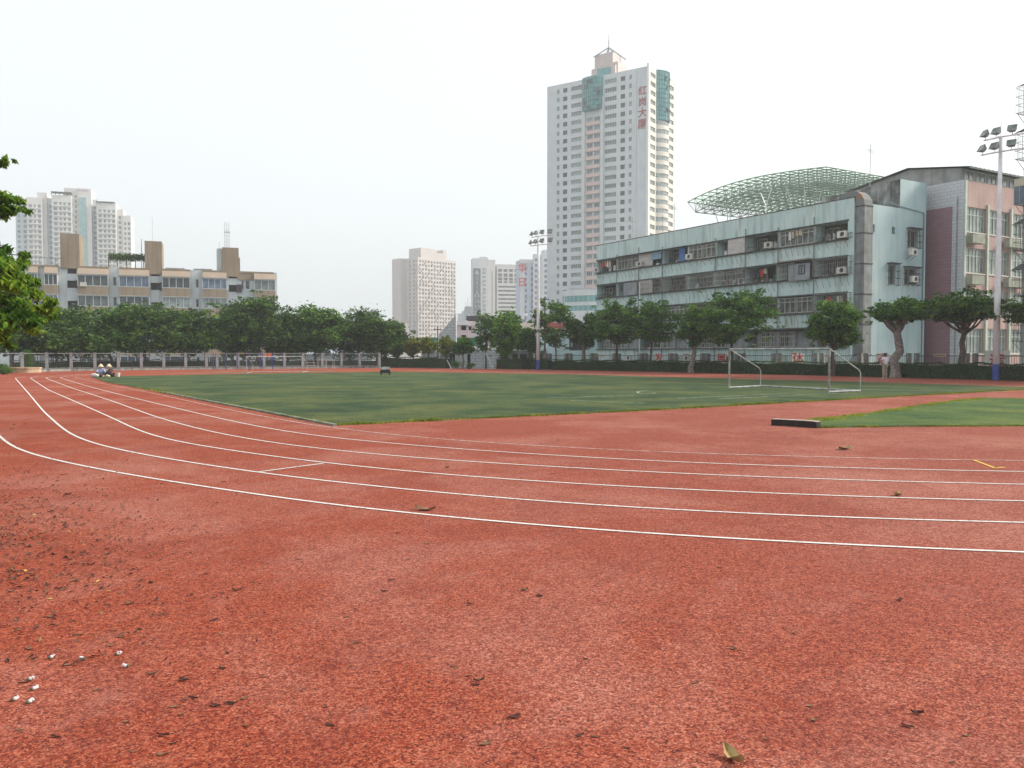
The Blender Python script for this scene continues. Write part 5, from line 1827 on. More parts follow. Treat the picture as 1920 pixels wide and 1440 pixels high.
    # layout read from the photograph: row, bay (0 = right end), filling
    fill = {
        (0, 0): 'open plants ac', (0, 1): 'glaz cloth', (0, 2): 'open ac', (0, 3): 'screenR', (0, 4): 'glaz ac', (0, 5): 'bluepanel', (0, 6): 'screenL blind ac', (0, 7): 'glaz', (0, 8): 'open cloth ac',
        (1, 0): 'cage ac', (1, 1): 'panel awn', (1, 2): 'opendark cloth', (1, 3): 'cageb', (1, 4): 'cageb', (1, 5): 'cage', (1, 6): 'cage screenL', (1, 7): 'panelR cloth', (1, 8): 'open plants',
        (2, 0): 'cage cloth', (2, 1): 'glaz', (2, 2): 'cage panelL', (2, 3): 'cage', (2, 4): 'cage', (2, 5): 'glaz', (2, 6): 'glaz plants', (2, 7): 'open', (2, 8): 'open cloth',
        (3, 0): 'low', (3, 1): 'low', (3, 2): 'low', (3, 3): 'low', (3, 4): 'low', (3, 5): 'low', (3, 6): 'low', (3, 7): 'low', (3, 8): 'low'}
    pal = {0: 'top', 1: 'second', 2: 'third', 3: 'lowest'}
    rr = random.Random(4)
    for (r, k), what in fill.items():
        b0, b1 = rows[r]
        a0 = A((k + 1) * B - 0.09)
        h = b1 - b0
        # partition between the neighbouring balconies
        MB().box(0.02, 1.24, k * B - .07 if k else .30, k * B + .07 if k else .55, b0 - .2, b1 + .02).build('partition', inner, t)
        # back-wall window and door
        put(t, 'window', bwin, a0 + 0.3, b0 + 0.15, -1.2)
        put(t, 'door', door, a0 + 2.2 + rr.uniform(-.2, .6), b0, -1.2)
        if r < 3:
            put(t, 'rack_bracket', brk_me if (k + r) % 2 else brk2_me, a0, b0)
        cm_ = MB()                                    # pots, boxes, brooms and bottles kept on the balcony
        for _ in range(16):
            x, y = rr.uniform(.1, W - .4), rr.uniform(.15, .9)
            w_, h_ = rr.uniform(.08, .4), rr.uniform(.12, .75)
            cm_.mi = rr.randrange(5)
            cm_.box(x, x + w_, y, y + w_ * .6, 0.01, h_)
        o = link('clutter', cm_.mesh('clutter', clutter_m), t, on_face(P0, LEFT, a0, b0), rot)
        o['kind'] = 'stuff'
        if 'open' in what:
            put(t, 'railing', rail_me, a0, b0)
        if 'glaz' in what:
            for q in (0, 1):
                put(t, 'window', win2, a0 + 0.06 + q * (W / 2 + .02), b0 + 0.03, -0.08)
        if 'low' in what:
            put(t, 'window', win2, a0 + (0.1 if k % 2 else 1.9), b0 + 0.03, -0.05)
            if k % 3:
                put(t, 'cage', cage_c, a0 + (0.05 if k % 2 else 1.85), b0, 0.02)
            put(t, 'panel', pan, a0 + (1.5 if k % 2 else 0), b0, -0.06) if k % 2 else None
            put(t, 'awning', awn_dark, a0, b0 + .12)
        if 'cageb' in what:
            put(t, 'cage', cage_b, a0, b0 + .02, 0.02)
            put(t, 'awning', awn_dark, a0, b0)
        elif 'cage' in what:
            put(t, 'cage', cage_a, a0, b0 + .02, 0.02)
        if 'screenR' in what:
            put(t, 'screen', lou_w, a0 + W * .42, b0, 0.06)
        if 'screenL' in what:
            put(t, 'screen', lou_w, a0 + 0.02, b0, 0.06)
        if 'blind' in what:
            put(t, 'blind', bl_, a0 + 2.2, b0 + .62, 0.16)
        if 'bluepanel' in what:
            put(t, 'panel', pan_b, a0 + 2.6, b0, 0.05)
        if 'panelR' in what:
            put(t, 'panel', pan, a0 + 1.5, b0 - .05, 0.25)
        elif 'panelL' in what:
            put(t, 'panel', pan, a0, b0 - .05, 0.38)
        elif 'panel' in what and 'blue' not in what:
            put(t, 'panel', pan, a0 + 1.5, b0 - .2, 0.45)
            put(t, 'cage', cage_c, a0, b0, 0.1)
            put(t, 'window', window_mesh(0.7, .8, 2, mats=[steel_dark, glass_dark]), a0 + 2.7, b0 + .35, 0.50)
            put(t, 'awning', awn_rust, a0, b0 + .1, .1)
        if 'dark' in what or r == 0 and k in (2, 5, 6, 7):
            put(t, 'awning', awn_dark, a0, b0 - .02)
        if 'ac' in what.split():
            put_ac(t, on_face(P0, LEFT, a0 + (3.2 if k in (0, 2) else 0.55), b0 + .03, 0.33), rot)
        if 'plants' in what:
            plants(a0 + .2, b0, r * 10 + k)
        if 'cloth' in what.split():
            nth = {0: 'right end bay', 8: 'left end bay', 1: 'second bay from right', 2: 'third bay from right', 7: 'eighth bay from right'}[k]
            laundry(a0 + rr.uniform(.4, 1.6), b0, r * 10 + k, f'in the {pal[r]} balcony row of the turquoise block, {nth}')
    for tt in (2.0, 6.0, 7.6, 20.5, 21.8, 14.5, 30.4):
        put_ac(t, on_face(P0, LEFT, A(tt), 0.95, 0.02), rot)
    # rust runs below some racks
    rust = M('rust stains', (0.30, 0.17, 0.08), (0.32, 0.34, 0.28), scale=3, alpha=1.0, lo=.35, hi=.55)
    # gable windows, cages and air conditioners
    wfr = M('gable window frame', (0.25, 0.28, 0.28))
    for i, (x0, x1, a, b) in enumerate(rects2):
        MB().box(x0 + .01, x1 - .01, 0.26, 0.30, a + .01, b - .01).build('pane' if i < 2 else 'window', glass_dark if i > 1 else M('brown vent cover', (0.10, 0.03, 0.02), (.2, .07, .05), scale=6), t)
        if i >= 2:
            mb = MB()
            for x in (x0 + .04, (x0 + x1) / 2, x1 - .04):
                mb.box(x - .03, x + .03, 0.18, 0.24, a, b)
            for z in (a + .03, b - .03):
                mb.box(x0, x1, 0.185, 0.238, z - .025, z + .025)
            mb.build('window_frame', alu, t)
            cm = cage_mesh(x1 - x0 + .3, b - a + .2, 0.4, M('dark rusty grille', (0.07, 0.06, 0.06), (0.14, .12, .11), scale=5), 0.22)
            link('cage', cm, t, (x0 - .15, -0.01, a - .1), 0)
            MB().box(x0 - .2, x1 + .3, -0.5, 0.0, b + .14, b + .18).build('awning', steel_dark, t)
    for x, z in ((7.6, 10.55), (7.8, 8.15)):
        put_ac(t, (x, -0.32, z), 0)
        MB().tube([(x - .35, -.02, z - .35), (x - .35, -.6, z - .02), (x + .35, -.6, z - .02), (x + .35, -.02, z - .35)], 0.02, 4).build('bracket', steel_dark, t)
    # antennas on the roof
    def antenna(parent, x, y, z, h, seed):
        rs = random.Random(seed)
        mb = MB()
        mb.tube([(x, y, z), (x, y, z + h)], 0.03, 5)
        w = rs.uniform(0, 3)
        dx, dy = math.cos(w), math.sin(w)
        mb.tube([(x - dx * .9, y - dy * .9, z + h * .86), (x + dx * .9, y + dy * .9, z + h * .86)], 0.018, 4)
        for k in range(5):
            q = -0.8 + k * 0.4
            mb.tube([(x + dx * q - dy * .3, y + dy * q + dx * .3, z + h * .86), (x + dx * q + dy * .3, y + dy * q - dx * .3, z + h * .86)], 0.01, 3)
        mb.build('antenna', steel_grey, parent)
    antenna(t, 6.7, 3.4, 16.9, 4.3, 1)
    antenna(t, 1.2, 31.5, H_ - .4, 3.2, 2)
    antenna(t, 2.0, 27.0, H_ - .4, 3.0, 3)
    antenna(t, 1.4, 24.4, H_ - .4, 3.8, 4)
    antenna(t, 2.2, 14.2, H_ - .4, 2.2, 5)
    MB().tube([(1.5, 11.2, H_ - .4), (1.5, 11.2, 16.2), (1.5, 11.9, 17.6)], 0.05, 5).tube([(1.5, 11.2, 16.2), (1.5, 10.5, 17.9)], 0.04, 5).build('roof_mast', steel_white, t)
turquoise()

# ---------------------------------------------------------------- pink teaching building
def pink_block():
    K = (40.7, 75.0)
    ang = math.atan2(0.51, 0.86)
    t = root_at('teaching_building', 'pink rendered school block with purple tiled side wall and low metal roof', K, ang)
    pink = M('pink render', (0.35, 0.235, 0.225), (0.42, 0.29, 0.27), scale=0.6, streak=(0.58, 0.47, 0.38), streak_amt=0.5, detail=8)
    L_, D_, H_ = 15.5, 9.0, 17.35
    px = lambda p: along(K, (0.86, 0.51), p)
    s_in = [(0.25, 3.55), (3.95, 7.45), (7.95, 11.5), (11.9, 15.2)]
    rows = [(12.75, 15.0), (9.05, 11.3), (5.3, 7.55), (1.7, 4.0)]
    rects = [(a, b, r0, r1) for a, b in s_in for r0, r1 in rows]
    mb = MB()
    facade(mb, (0, 0), FRONT, L_, 0, H_, rects, rev=0.25)
    shell(mb, L_, D_, 0, H_, skip=('f', 'l'))
    mb.build('wall', pink, t)
    # windows: 4 casements under a transom light
    frm = M('pale green window frame', (0.40, 0.45, 0.42), (0.5, 0.55, 0.5), scale=3)
    wms = {}
    for a, b in s_in:
        for r0, r1 in rows:
            key = (round(b - a, 2), round(r1 - r0, 2))
            if key not in wms:
                wms[key] = window_mesh(b - a, r1 - r0, 6, fr=0.075, mats=[frm, glass_grey], transom=0.70)
            link('window', wms[key], t, (a, 0.2, r0), 0)
            MB().box(a - .02, b + .02, -0.08, -0.003, r0 - .09, r0 - .01).build('sill', M('white sill paint', (0.6, .58, .54)), t)
    pier = M('mint pier paint', (0.45, 0.52, 0.46), (0.55, 0.6, 0.53), scale=2, streak=(.3, .3, .26), streak_amt=.4)
    for x in (0.0, 3.62, 7.55, 11.6):
        MB().box(x, x + 0.26, -0.16, -0.004, 0.0, 15.4 if x else 17.3).build('pier', pier, t)
    ledge = M('grey green ledge', (0.26, 0.28, 0.23), (0.36, 0.37, 0.31), scale=2, streak=(.14, .14, .12), streak_amt=.5)
    for x0, x1 in ((0.28, 2.2), (6.2, 9.4), (12.4, 14.6)):
        for z in (11.3, 7.6):
            MB().box(x0, x1, -0.75, -0.165, z + .35, z + 1.15).build('planter_ledge', ledge, t)
    # side wall: white tiles with the purple field
    tw = M('white wall tiles', (0.44, 0.46, 0.48), (0.52, 0.54, 0.56), scale=1)
    def tiles(name, m, a, b):
        mm = bpy.data.materials.new(name)
        mm.use_nodes = True
        nt = mm.node_tree
        bk = _n(nt, 'ShaderNodeTexBrick')
        tc = _n(nt, 'ShaderNodeTexCoord')
        mp = _n(nt, 'ShaderNodeCombineXYZ')
        sx = _n(nt, 'ShaderNodeSeparateXYZ')
        nt.links.new(tc.outputs['Object'], sx.inputs[0])
        nt.links.new(sx.outputs[1], mp.inputs[0])
        nt.links.new(sx.outputs[2], mp.inputs[1])
        nt.links.new(mp.outputs[0], bk.inputs['Vector'])
        bk.inputs['Scale'].default_value = 1.0
        bk.inputs['Color1'].default_value = c4(a)
        bk.inputs['Color2'].default_value = c4(b)
        bk.inputs['Mortar'].default_value = c4(m)
        bk.inputs['Mortar Size'].default_value = 0.010
        bk.inputs['Brick Width'].default_value = 0.62
        bk.inputs['Row Height'].default_value = 0.30
        nt.links.new(bk.outputs[0], nt.nodes['Principled BSDF'].inputs['Base Color'])
        nt.nodes['Principled BSDF'].inputs['Roughness'].default_value = 0.5
        return mm
    m1 = tiles('white wall tile courses', (0.20, 0.21, 0.23), (0.52, 0.54, 0.58), (0.58, 0.60, 0.63))
    m2 = tiles('purple wall tile courses', (0.17, 0.10, 0.12), (0.27, 0.155, 0.185), (0.31, 0.18, 0.21))
    mb = MB()
    mb.quad((0, D_, 0), (0, 0, 0), (0, 0, H_), (0, D_, H_))
    mb.build('tiled_side_wall', m1, t)
    mb = MB()
    mb.box(-0.06, -0.004, 1.05, D_ - .1, 0.0, 15.1)
    mb.build('purple_tile_field', m2, t)
    MB().tube([(-0.1, .55, 0), (-0.1, .55, 15.9)], 0.06, 6).build('rain_pipe', steel_grey, t)
    # attic under the metal roof
    attic = M('dark attic wall', (0.27, 0.28, 0.27), (0.38, 0.39, 0.38), scale=1, streak=(.14, .14, .14), streak_amt=.6)
    mb = MB()
    mb.quad((0.25, .4, H_), (L_, .4, H_), (L_, .4, 18.5), (.25, .4, 18.5))
    mb.add([(0.25, 0.4, H_), (0.25, .4, 18.5), (0.25, 5.5, 19.3), (0.25, 12, 18.2), (0.25, 12, H_)], [(0, 1, 2, 3, 4)])
    mb.build('attic_wall', attic, t)
    aw = window_mesh(1.5, 0.85, 2, fr=0.07, mats=[frm, glass_grey])
    for i in range(8):
        link('attic_window', aw, t, (0.6 + i * 1.85, 0.36, H_ + .15), 0)
    rm = M('dark green metal roof', (0.03, 0.06, 0.05), (0.07, 0.10, 0.09), scale=1.5, rough=.5)
    mb = MB()
    n = 46
    for (ya, za), (yb, zb) in (((-0.5, 18.45), (5.5, 19.42)), ((5.5, 19.42), (12.6, 18.3))):
        vs = []
        for i in range(n + 1):
            x = -0.15 + (L_ + .6) * i / n
            dz = 0.05 * (i % 2)
            vs += [(x, ya, za + dz), (x, yb, zb + dz)]
        mb.add(vs, [(2 * i, 2 * i + 2, 2 * i + 3, 2 * i + 1) for i in range(n)])
    mb.build('roof', rm, t)
    MB().box(-0.15, L_ + .4, -0.52, -0.47, 18.3, 18.44).build('gutter', rm, t)
pink_block()

# ---------------------------------------------------------------- block at the right edge, only its balcony cages reach in
def right_block():
    K = AT(1912, 664, 60.5)
    L_ = 16.0
    dirx = Vector((0.86, 0.51))
    org = Vector((K.x, K.y)) + Vector((0.51, -0.86)) * L_
    ang = math.atan2(0.51, 0.86)
    t = root_at('apartment_block', 'apartment block at the right edge, seen only by its projecting balcony cages', (org.x, org.y), ang)
    wall = M('grey mint block wall', (0.34, 0.39, 0.36), (0.46, 0.5, 0.47), scale=.6, streak=(.15, .16, .15), streak_amt=.6)
    P0 = (0, L_)
    zs = [HZ(p, 60.5) for p in (218, 303, 388, 472, 556, 640)]
    zs = [zs[0] - i * (zs[0] - zs[-1]) / 5 for i in range(6)]
    rects = [(a, a + 2.4, z + .1, z + 1.7) for z in zs for a in (0.9, 5.2, 9.5)]
    mb = MB()
    facade(mb, P0, LEFT, L_, 0, zs[0] + 3.2, rects, rev=.5)
    shell(mb, 9, L_, 0, zs[0] + 3.2, skip=('l',))
    mb.build('wall', wall, t)
    wm = window_mesh(2.4, 1.6, 4, mats=[white_al, glass_dark])
    dark = M('dark cage iron', (0.05, 0.05, 0.05), (0.10, 0.10, 0.10), scale=3)
    cg = MB()
    w, h, dep = 3.0, 1.75, 1.3
    for z in (0, h * .33, h * .66, h):
        cg.tube([(0, 0, z), (0, -dep, z), (w, -dep, z), (w, 0, z)], .016, 4)
    for i in range(13):
        cg.tube([(w * i / 12, -dep, 0), (w * i / 12, -dep, h)], .012, 3)
    for i in range(1, 4):
        for x in (0, w):
            cg.tube([(x, -dep * i / 4, 0), (x, -dep * i / 4, h)], .012, 3)
    for i in range(1, 8):
        cg.tube([(0, -dep * i / 8, 0), (w, -dep * i / 8, 0)], .010, 3)
    cage = cg.mesh('cage', dark)
    aw = MB()
    n = 20
    vs = []
    for i in range(n + 1):
        vs += [(-.15 + (w + .3) * i / n, 0, h + .62 + .03 * (i % 2)), (-.15 + (w + .3) * i / n, -dep - .15, h + .02 + .03 * (i % 2))]
    aw.add(vs, [(2 * i, 2 * i + 1, 2 * i + 3, 2 * i + 2) for i in range(n)])
    awn = aw.mesh('awning', M('blackened tin awning', (0.03, 0.03, 0.03)))
    br = MB()
    br.tube([(0, 0, -.8), (0, -dep, -.02), (0, 0, -.02)], .022, 4)
    brm = br.mesh('bracket', dark)
    rot = face_rot(LEFT)
    encl = MB()
    encl.mi = 0
    encl.box(0, w, -dep, 0, h * .74, h * 1.05)
    encl.mi = 1
    encl.box(0.02, w - .02, -dep + .01, 0, 0, h * .74 - .01)
    encl.mi = 2
    for i in range(9):
        encl.box(w * i / 8 - .02, w * i / 8 + .02, -dep - .01, -dep + .008, 0, h * .74)
    for i in range(4):
        encl.box(-.01, .018, -dep * (i + .5) / 4 - .02, -dep * (i + .5) / 4 + .02, 0, h * .74)
    encl_me = encl.mesh('enclosure', [M('cream band', (.5, .48, .38)), glass_blue, steel_grey])
    for i, z in enumerate(zs):
        for j, a in enumerate((0.05, 4.8, 9.2)):
            if j == 0:
                if i == 2:
                    link('enclosure', encl_me, t, on_face(P0, LEFT, a, z), rot)
                else:
                    link('cage', cage, t, on_face(P0, LEFT, a, z), rot)
                    link('awning', awn, t, on_face(P0, LEFT, a, z), rot)
                for q in (.1, 2.9):
                    link('bracket', brm, t, on_face(P0, LEFT, a + q, z), rot)
            link('window', wm, t, on_face(P0, LEFT, a + .5, z + .1, -.4), rot)
        rs = np.random.RandomState(50 + i)
        if i in (1, 3):
            n_ = 260
            C_ = np.stack([rs.rand(n_) * 2.6, -rs.rand(n_) * .9, rs.rand(n_) ** 2 * .8], 1)
            V, Fq = leaf_cloud(rs, C_, .13, .5)
            o = link('potted_plants', quads_mesh('potted_plants', V, Fq, lf_dark), t, on_face(P0, LEFT, .5, zs[i]), rot)
            o['kind'] = 'stuff'
right_block()

# ---------------------------------------------------------------- barrel shaped space frame canopy
def canopy():
    zB = 95.0
    B = AT(1550, 313, zB)
    A0 = (-0.51, 0.86)
    tA = (327 / F * zB * 1.0 - B.x) / (-0.51 - 0.86 * 327 / F)
    LA, LW = tA, 27.0
    ang = math.atan2(0.51, 0.86)
    t = thing('canopy', 'green translucent arched canopy on a white space frame above the turquoise block', 'canopy', (B.x, B.y, 0), ang)
    Hh = B.z
    def top(u, w):                                 # u along the arch (0 at near corner B), w along local x
        s = u / LA
        bulge = 1.25 * (1 - (2 * s - 1) ** 2) ** 1.0
        return Vector((w, u, Hh - 0.4 * s + bulge * (0.55 + 0.45 * s)))
    def low(u, w):
        p = top(u, w)
        return p - Vector((0, 0, 1.55))
    steel = M('green grey space frame', (0.17, 0.22, 0.19), (0.26, 0.32, 0.28), scale=2, rough=.6)
    steel_w = M('white space frame', (0.5, 0.5, 0.5))
    nu, nw = 17, 16
    du, dw = LA / nu, LW / nw
    mb = MB()
    rd = 0.07
    for i in range(nu + 1):
        mb.tube([top(i * du, j * dw) for j in range(nw + 1)], rd, 4, cap=False)
    for j in range(nw + 1):
        mb.tube([top(i * du, j * dw) for i in range(nu + 1)], rd, 4, cap=False)
    mb.build('top_chord', steel, t)
    mb = MB()
    for i in range(nu):
        mb.tube([low((i + .5) * du, (j + .5) * dw) for j in range(nw)], rd, 4, cap=False)
    for j in range(nw):
        mb.tube([low((i + .5) * du, (j + .5) * dw) for i in range(nu)], rd, 4, cap=False)
    mb.build('bottom_chord', steel, t)
    mb = MB()
    for i in range(nu):
        for j in range(nw):
            c = low((i + .5) * du, (j + .5) * dw)
            for a in (0, 1):
                for b in (0, 1):
                    mb.tube([c, top((i + a) * du, (j + b) * dw)], 0.045, 3, cap=False)
    mb.build('web_members', steel, t)['kind'] = 'stuff'
    mb = MB()
    n = nu * 2
    vs = []
    for i in range(n + 1):
        for j in range(2):
            p = top(i * LA / n, j * LW) + Vector((0, 0, 0.12))
            vs.append(p)
    mb.add(vs, [(2 * i, 2 * i + 1, 2 * i + 3, 2 * i + 2) for i in range(n)])
    # translucent sheeting
    m = bpy.data.materials.new('translucent green sheet')
    m.use_nodes = True
    nt = m.node_tree
    tr = _n(nt, 'ShaderNodeBsdfTranslucent')
    tr.inputs[0].default_value = (0.78, 0.88, 0.82, 1)
    df = _n(nt, 'ShaderNodeBsdfTransparent')
    df.inputs[0].default_value = (0.60, 0.74, 0.67, 1)
    mx = _n(nt, 'ShaderNodeMixShader')
    mx.inputs[0].default_value = 0.4
    nt.links.new(tr.outputs[0], mx.inputs[1])
    nt.links.new(df.outputs[0], mx.inputs[2])
    nt.links.new(mx.outputs[0], nt.nodes['Material Output'].inputs[0])
    mb.build('roof_sheet', m, t)
    # tree-like supports
    for u, w in ((LA * .80, 3.2), (LA * .80, 12.0), (LA * .25, 3.2), (LA * .25, 14.0), (LA * .25, 24.0), (LA * .8, 22.0)):
        b = Vector((w, u, low(u, w).z - 7.0))
        mb = MB()
        mb.tube([Vector((w, u, 0.0)), b], 0.14, 8)
        for a in (-1, 1):
            for c in (-1, 1):
                mb.tube([b, low(u, w) + Vector((a * dw, c * du, 0.1))], 0.055, 6)
        mb.build('support', steel_w, t)
canopy()

# ---------------------------------------------------------------- beige apartment block on the left
def beige_block():
    PR = Vector((-61.3 + .94 * 25, 125 + .34 * 25))
    d = Vector((.94, .34)).normalized()
    L_ = 47.0
    O = PR - d * L_
    ang = math.atan2(d.y, d.x)
    t = root_at('apartment_block', 'long beige and white five storey block behind the ficus trees', (O.x, O.y), ang)
    white = M('bluish white render', (0.46, 0.50, 0.52), (0.56, 0.6, 0.62), scale=.4, streak=(.30, .33, .35), streak_amt=.5)
    beige = M('beige render', (0.235, 0.185, 0.135), (0.285, 0.23, 0.17), scale=.4, streak=(.15, .12, .09), streak_amt=.5)
    beige2 = M('pale beige fascia', (0.31, 0.25, 0.195), (0.36, 0.29, 0.23), scale=.5)
    brown = M('dark brown landing', (0.05, 0.04, 0.045), (0.09, .075, .08), scale=2)
    X = lambda px: along((O.x, O.y), (d.x, d.y), px)
    H_ = HZ(511, PR.y)
    fl = 3.02
    top_z = H_ - 1.25                      # underside of the roof band
    floors = [top_z - fl * (i + 1) + 0.0 for i in range(5)]      # z of each balcony parapet foot
    # openings in the white wall: landings of the stairs and recess windows
    stairs = [(129, 148), (285, 304), (431, 446)]
    recess = [(207, 217), (208 + 153, 218 + 153)]
    rects = []
    for a, b in stairs:
        for z in floors:
            rects.append((X(a), X(b), z + 1.0, z + 2.1))
    rects.append((X(286), X(302), top_z + .1, top_z + 1.0)) 
    rects.append((X(130), X(147), top_z + .1, top_z + 1.0))
    rects.append((X(431), X(446), top_z + .1, top_z + 1.0))
    wrec = []
    for a, b in ((215, 221), (369, 375), (455, 459), (462, 470)):
        for z in floors:
            wrec.append((X(a), X(b), z + 1.5, z + 2.8))
    mb = MB()
    facade(mb, (0, 0), FRONT, L_, 0, H_ - .02, rects + wrec, rev=.6)
    shell(mb, L_, 11, 0, H_ - .02, skip=('f',))
    mb.build('wall', white, t)
    mb = MB()
    for a, b, z0, z1 in rects:
        mb.box(a + .02, b - .02, .58, .75, z0 + .02, z1 - .02)
    mb.build('landing', brown, t)
    for a, b, z0, z1 in wrec:
        link('window', window_mesh(b - a - .02, z1 - z0, 1, mats=[white_al, glass_dark]), t, (a + .01, .3, z0), 0)
    # landing boxes that stick out beside the stairs
    for a, b in stairs:
        for z in floors[:4]:
            MB().box(X(b) - .1, X(b) + .75, -0.55, -.004, z + .95, z + 2.15).build('landing_box', brown, t)
    bal = [(60, 76), (88, 113), (150, 207), (227, 283), (307, 359), (382, 427), (478, 517)]
    frame = M('white window bars', (0.42, 0.46, 0.48), (0.5, .54, .56), scale=5)
    gl = [glass_blue, glass_grey, glass_dark]
    rr = random.Random(3)
    for bi, (a, b) in enumerate(bal):
        x0, x1 = X(a), X(b)
        w = x1 - x0
        wm = [window_mesh(w, 1.62, max(3, int(w / 0.85)), fr=.09, mats=[frame, g], transom=.0) for g in gl]
        band = MB().box(0, w, -1.0, -.003, 0, 1.28).mesh('parapet', beige)
        side = MB()
        side.box(0, .08, -.95, -.003, 0, 1.62)
        side.box(w - .08, w, -.95, -.003, 0, 1.62)
        side.box(-.1, w + .1, -1.12, -.003, 1.63, 1.70)
        sm = side.mesh('balcony_side', frame)
        for fi, z in enumerate(floors):
            link('parapet', band, t, (x0, 0, z), 0)
            link('window', wm[(bi + fi * 2 + rr.randrange(2)) % 3], t, (x0, -.9, z + 1.3), 0)
            link('balcony_side', sm, t, (x0, 0, z + 1.3), 0)
            if rr.random() < .35:
                c = MB().box(0, .85, -.35, 0, 0, .6).mesh('air_conditioner', ac_mat)
                link('air_conditioner', c, t, (x0 + rr.uniform(.3, w - 1.2), -1.05, z + 1.2), 0)
        # mansard strip over each bay
        mb = MB()
        mb.add([(x0, -1.15, top_z + .02), (x1, -1.15, top_z + .02), (x1, -.35, top_z + .95), (x0, -.35, top_z + .95), (x0, -.003, top_z + .02), (x1, -.003, top_z + .02), (x1, -.003, top_z + .95), (x0, -.003, top_z + .95)],
               [(0, 1, 2, 3), (4, 0, 3, 7), (1, 5, 6, 2), (3, 2, 6, 7), (0, 4, 5, 1)])
        mb.build('mansard', beige2, t)
    MB().box(X(60), X(112), -.3, -.005, top_z + .96, H_).build('roof_band', beige, t)
    for a, b in ((149, 207), (227, 285), (305, 359), (382, 430), (447, 515)):
        MB().box(X(a), X(b), -.3, -.005, top_z + .96, H_).build('roof_band', beige, t)
    MB().box(X(447), X(476), -.25, -.005, top_z - .1, top_z + .93).build('roof_band', beige, t)
    # stair heads above the roof
    for a, b, y0 in ((118, 154, 450), (275, 307, 457), (419, 450, 463)):
        z1 = HZ(y0, 130)
        MB().box(X(a), X(b), -.35, 4.5, H_ - .9 if a != 118 else H_ - .4, z1).build('stair_head', beige, t)
    MB().box(X(409), X(419) - .05, .2, 4.4, H_, HZ(466, 131)).build('stair_head', white, t)
    MB().box(X(450) , X(452.5), .2, 3.4, H_, HZ(482, 131)).build('stair_head', beige, t)
    # roof rails, shelters and antennas
    MB().box(X(312), X(348), 1.5, 4.5, H_ + .15, H_ + .35).build('roof_shelter', steel_grey, t)
    MB().box(X(365), X(400), 1.5, 4.5, H_ + .15, H_ + .35).build('roof_shelter', steel_grey, t)
    mb = MB()
    for a in (60, 75, 90, 105, 117):
        mb.tube([(X(a), 1, H_ - .05), (X(a), 1, H_ + 1.2)], .04, 4)
    mb.tube([(X(60), 1, H_ + 1.2), (X(118), 1, H_ + 1.2)], .05, 4)
    mb.build('roof_rail', steel_grey, t)
    # vine pergola
    rs = np.random.RandomState(8)
    n_ = 3500
    C_ = np.stack([X(205) + rs.rand(n_) * (X(274) - X(205)), 0.5 + rs.rand(n_) * 3, H_ + 1.35 + rs.rand(n_) * .75 + .2 * np.sin(rs.rand(n_) * 9)], 1)
    V, Fq = leaf_cloud(rs, C_, .22, .6)
    o = link('vine', quads_mesh('vine', V, Fq, lf_dark), t)
    mb = MB()
    for a in (206, 222, 240, 256, 272):
        mb.tube([(X(a), .8, H_ - .05), (X(a), .8, H_ + 1.5)], .06, 4)
    mb.build('pergola_post', steel_dark, t)
    # lattice mast and whip antennas
    mb = MB()
    z0, z1 = HZ(463, 131), HZ(412, 131)
    xc = X(429)
    for a, b in ((-.35, 0), (.35, 0), (0, .5)):
        mb.tube([(xc + a, 2 + b, z0), (xc + a * .9, 2 + b, z0 + (z1 - z0) * .98)], .035, 4)
    k = 0
    z = z0
    while z < z0 + (z1 - z0) * .62:
        mb.tube([(xc - .35, 2, z), (xc + .35, 2, z + .5), (xc, 2.5, z + .5), (xc - .35, 2, z + .5)], .02, 3)
        z += .5
    mb.tube([(xc - .5, 2, z0 + 2.6), (xc + .5, 2, z0 + 2.6)], .06, 4)
    mb.tube([(X(414), 1, z0 - 2), (X(414), 1, z0 + .8)], .03, 4)
    mb.tube([(X(268), 1, H_), (X(268), 1, HZ(452, 130))], .05, 4)
    mb.tube([(X(289), 1, HZ(457, 130)), (X(289), 1, HZ(410, 130))], .02, 4)
    mb.build('antenna', steel_grey, t)
beige_block()

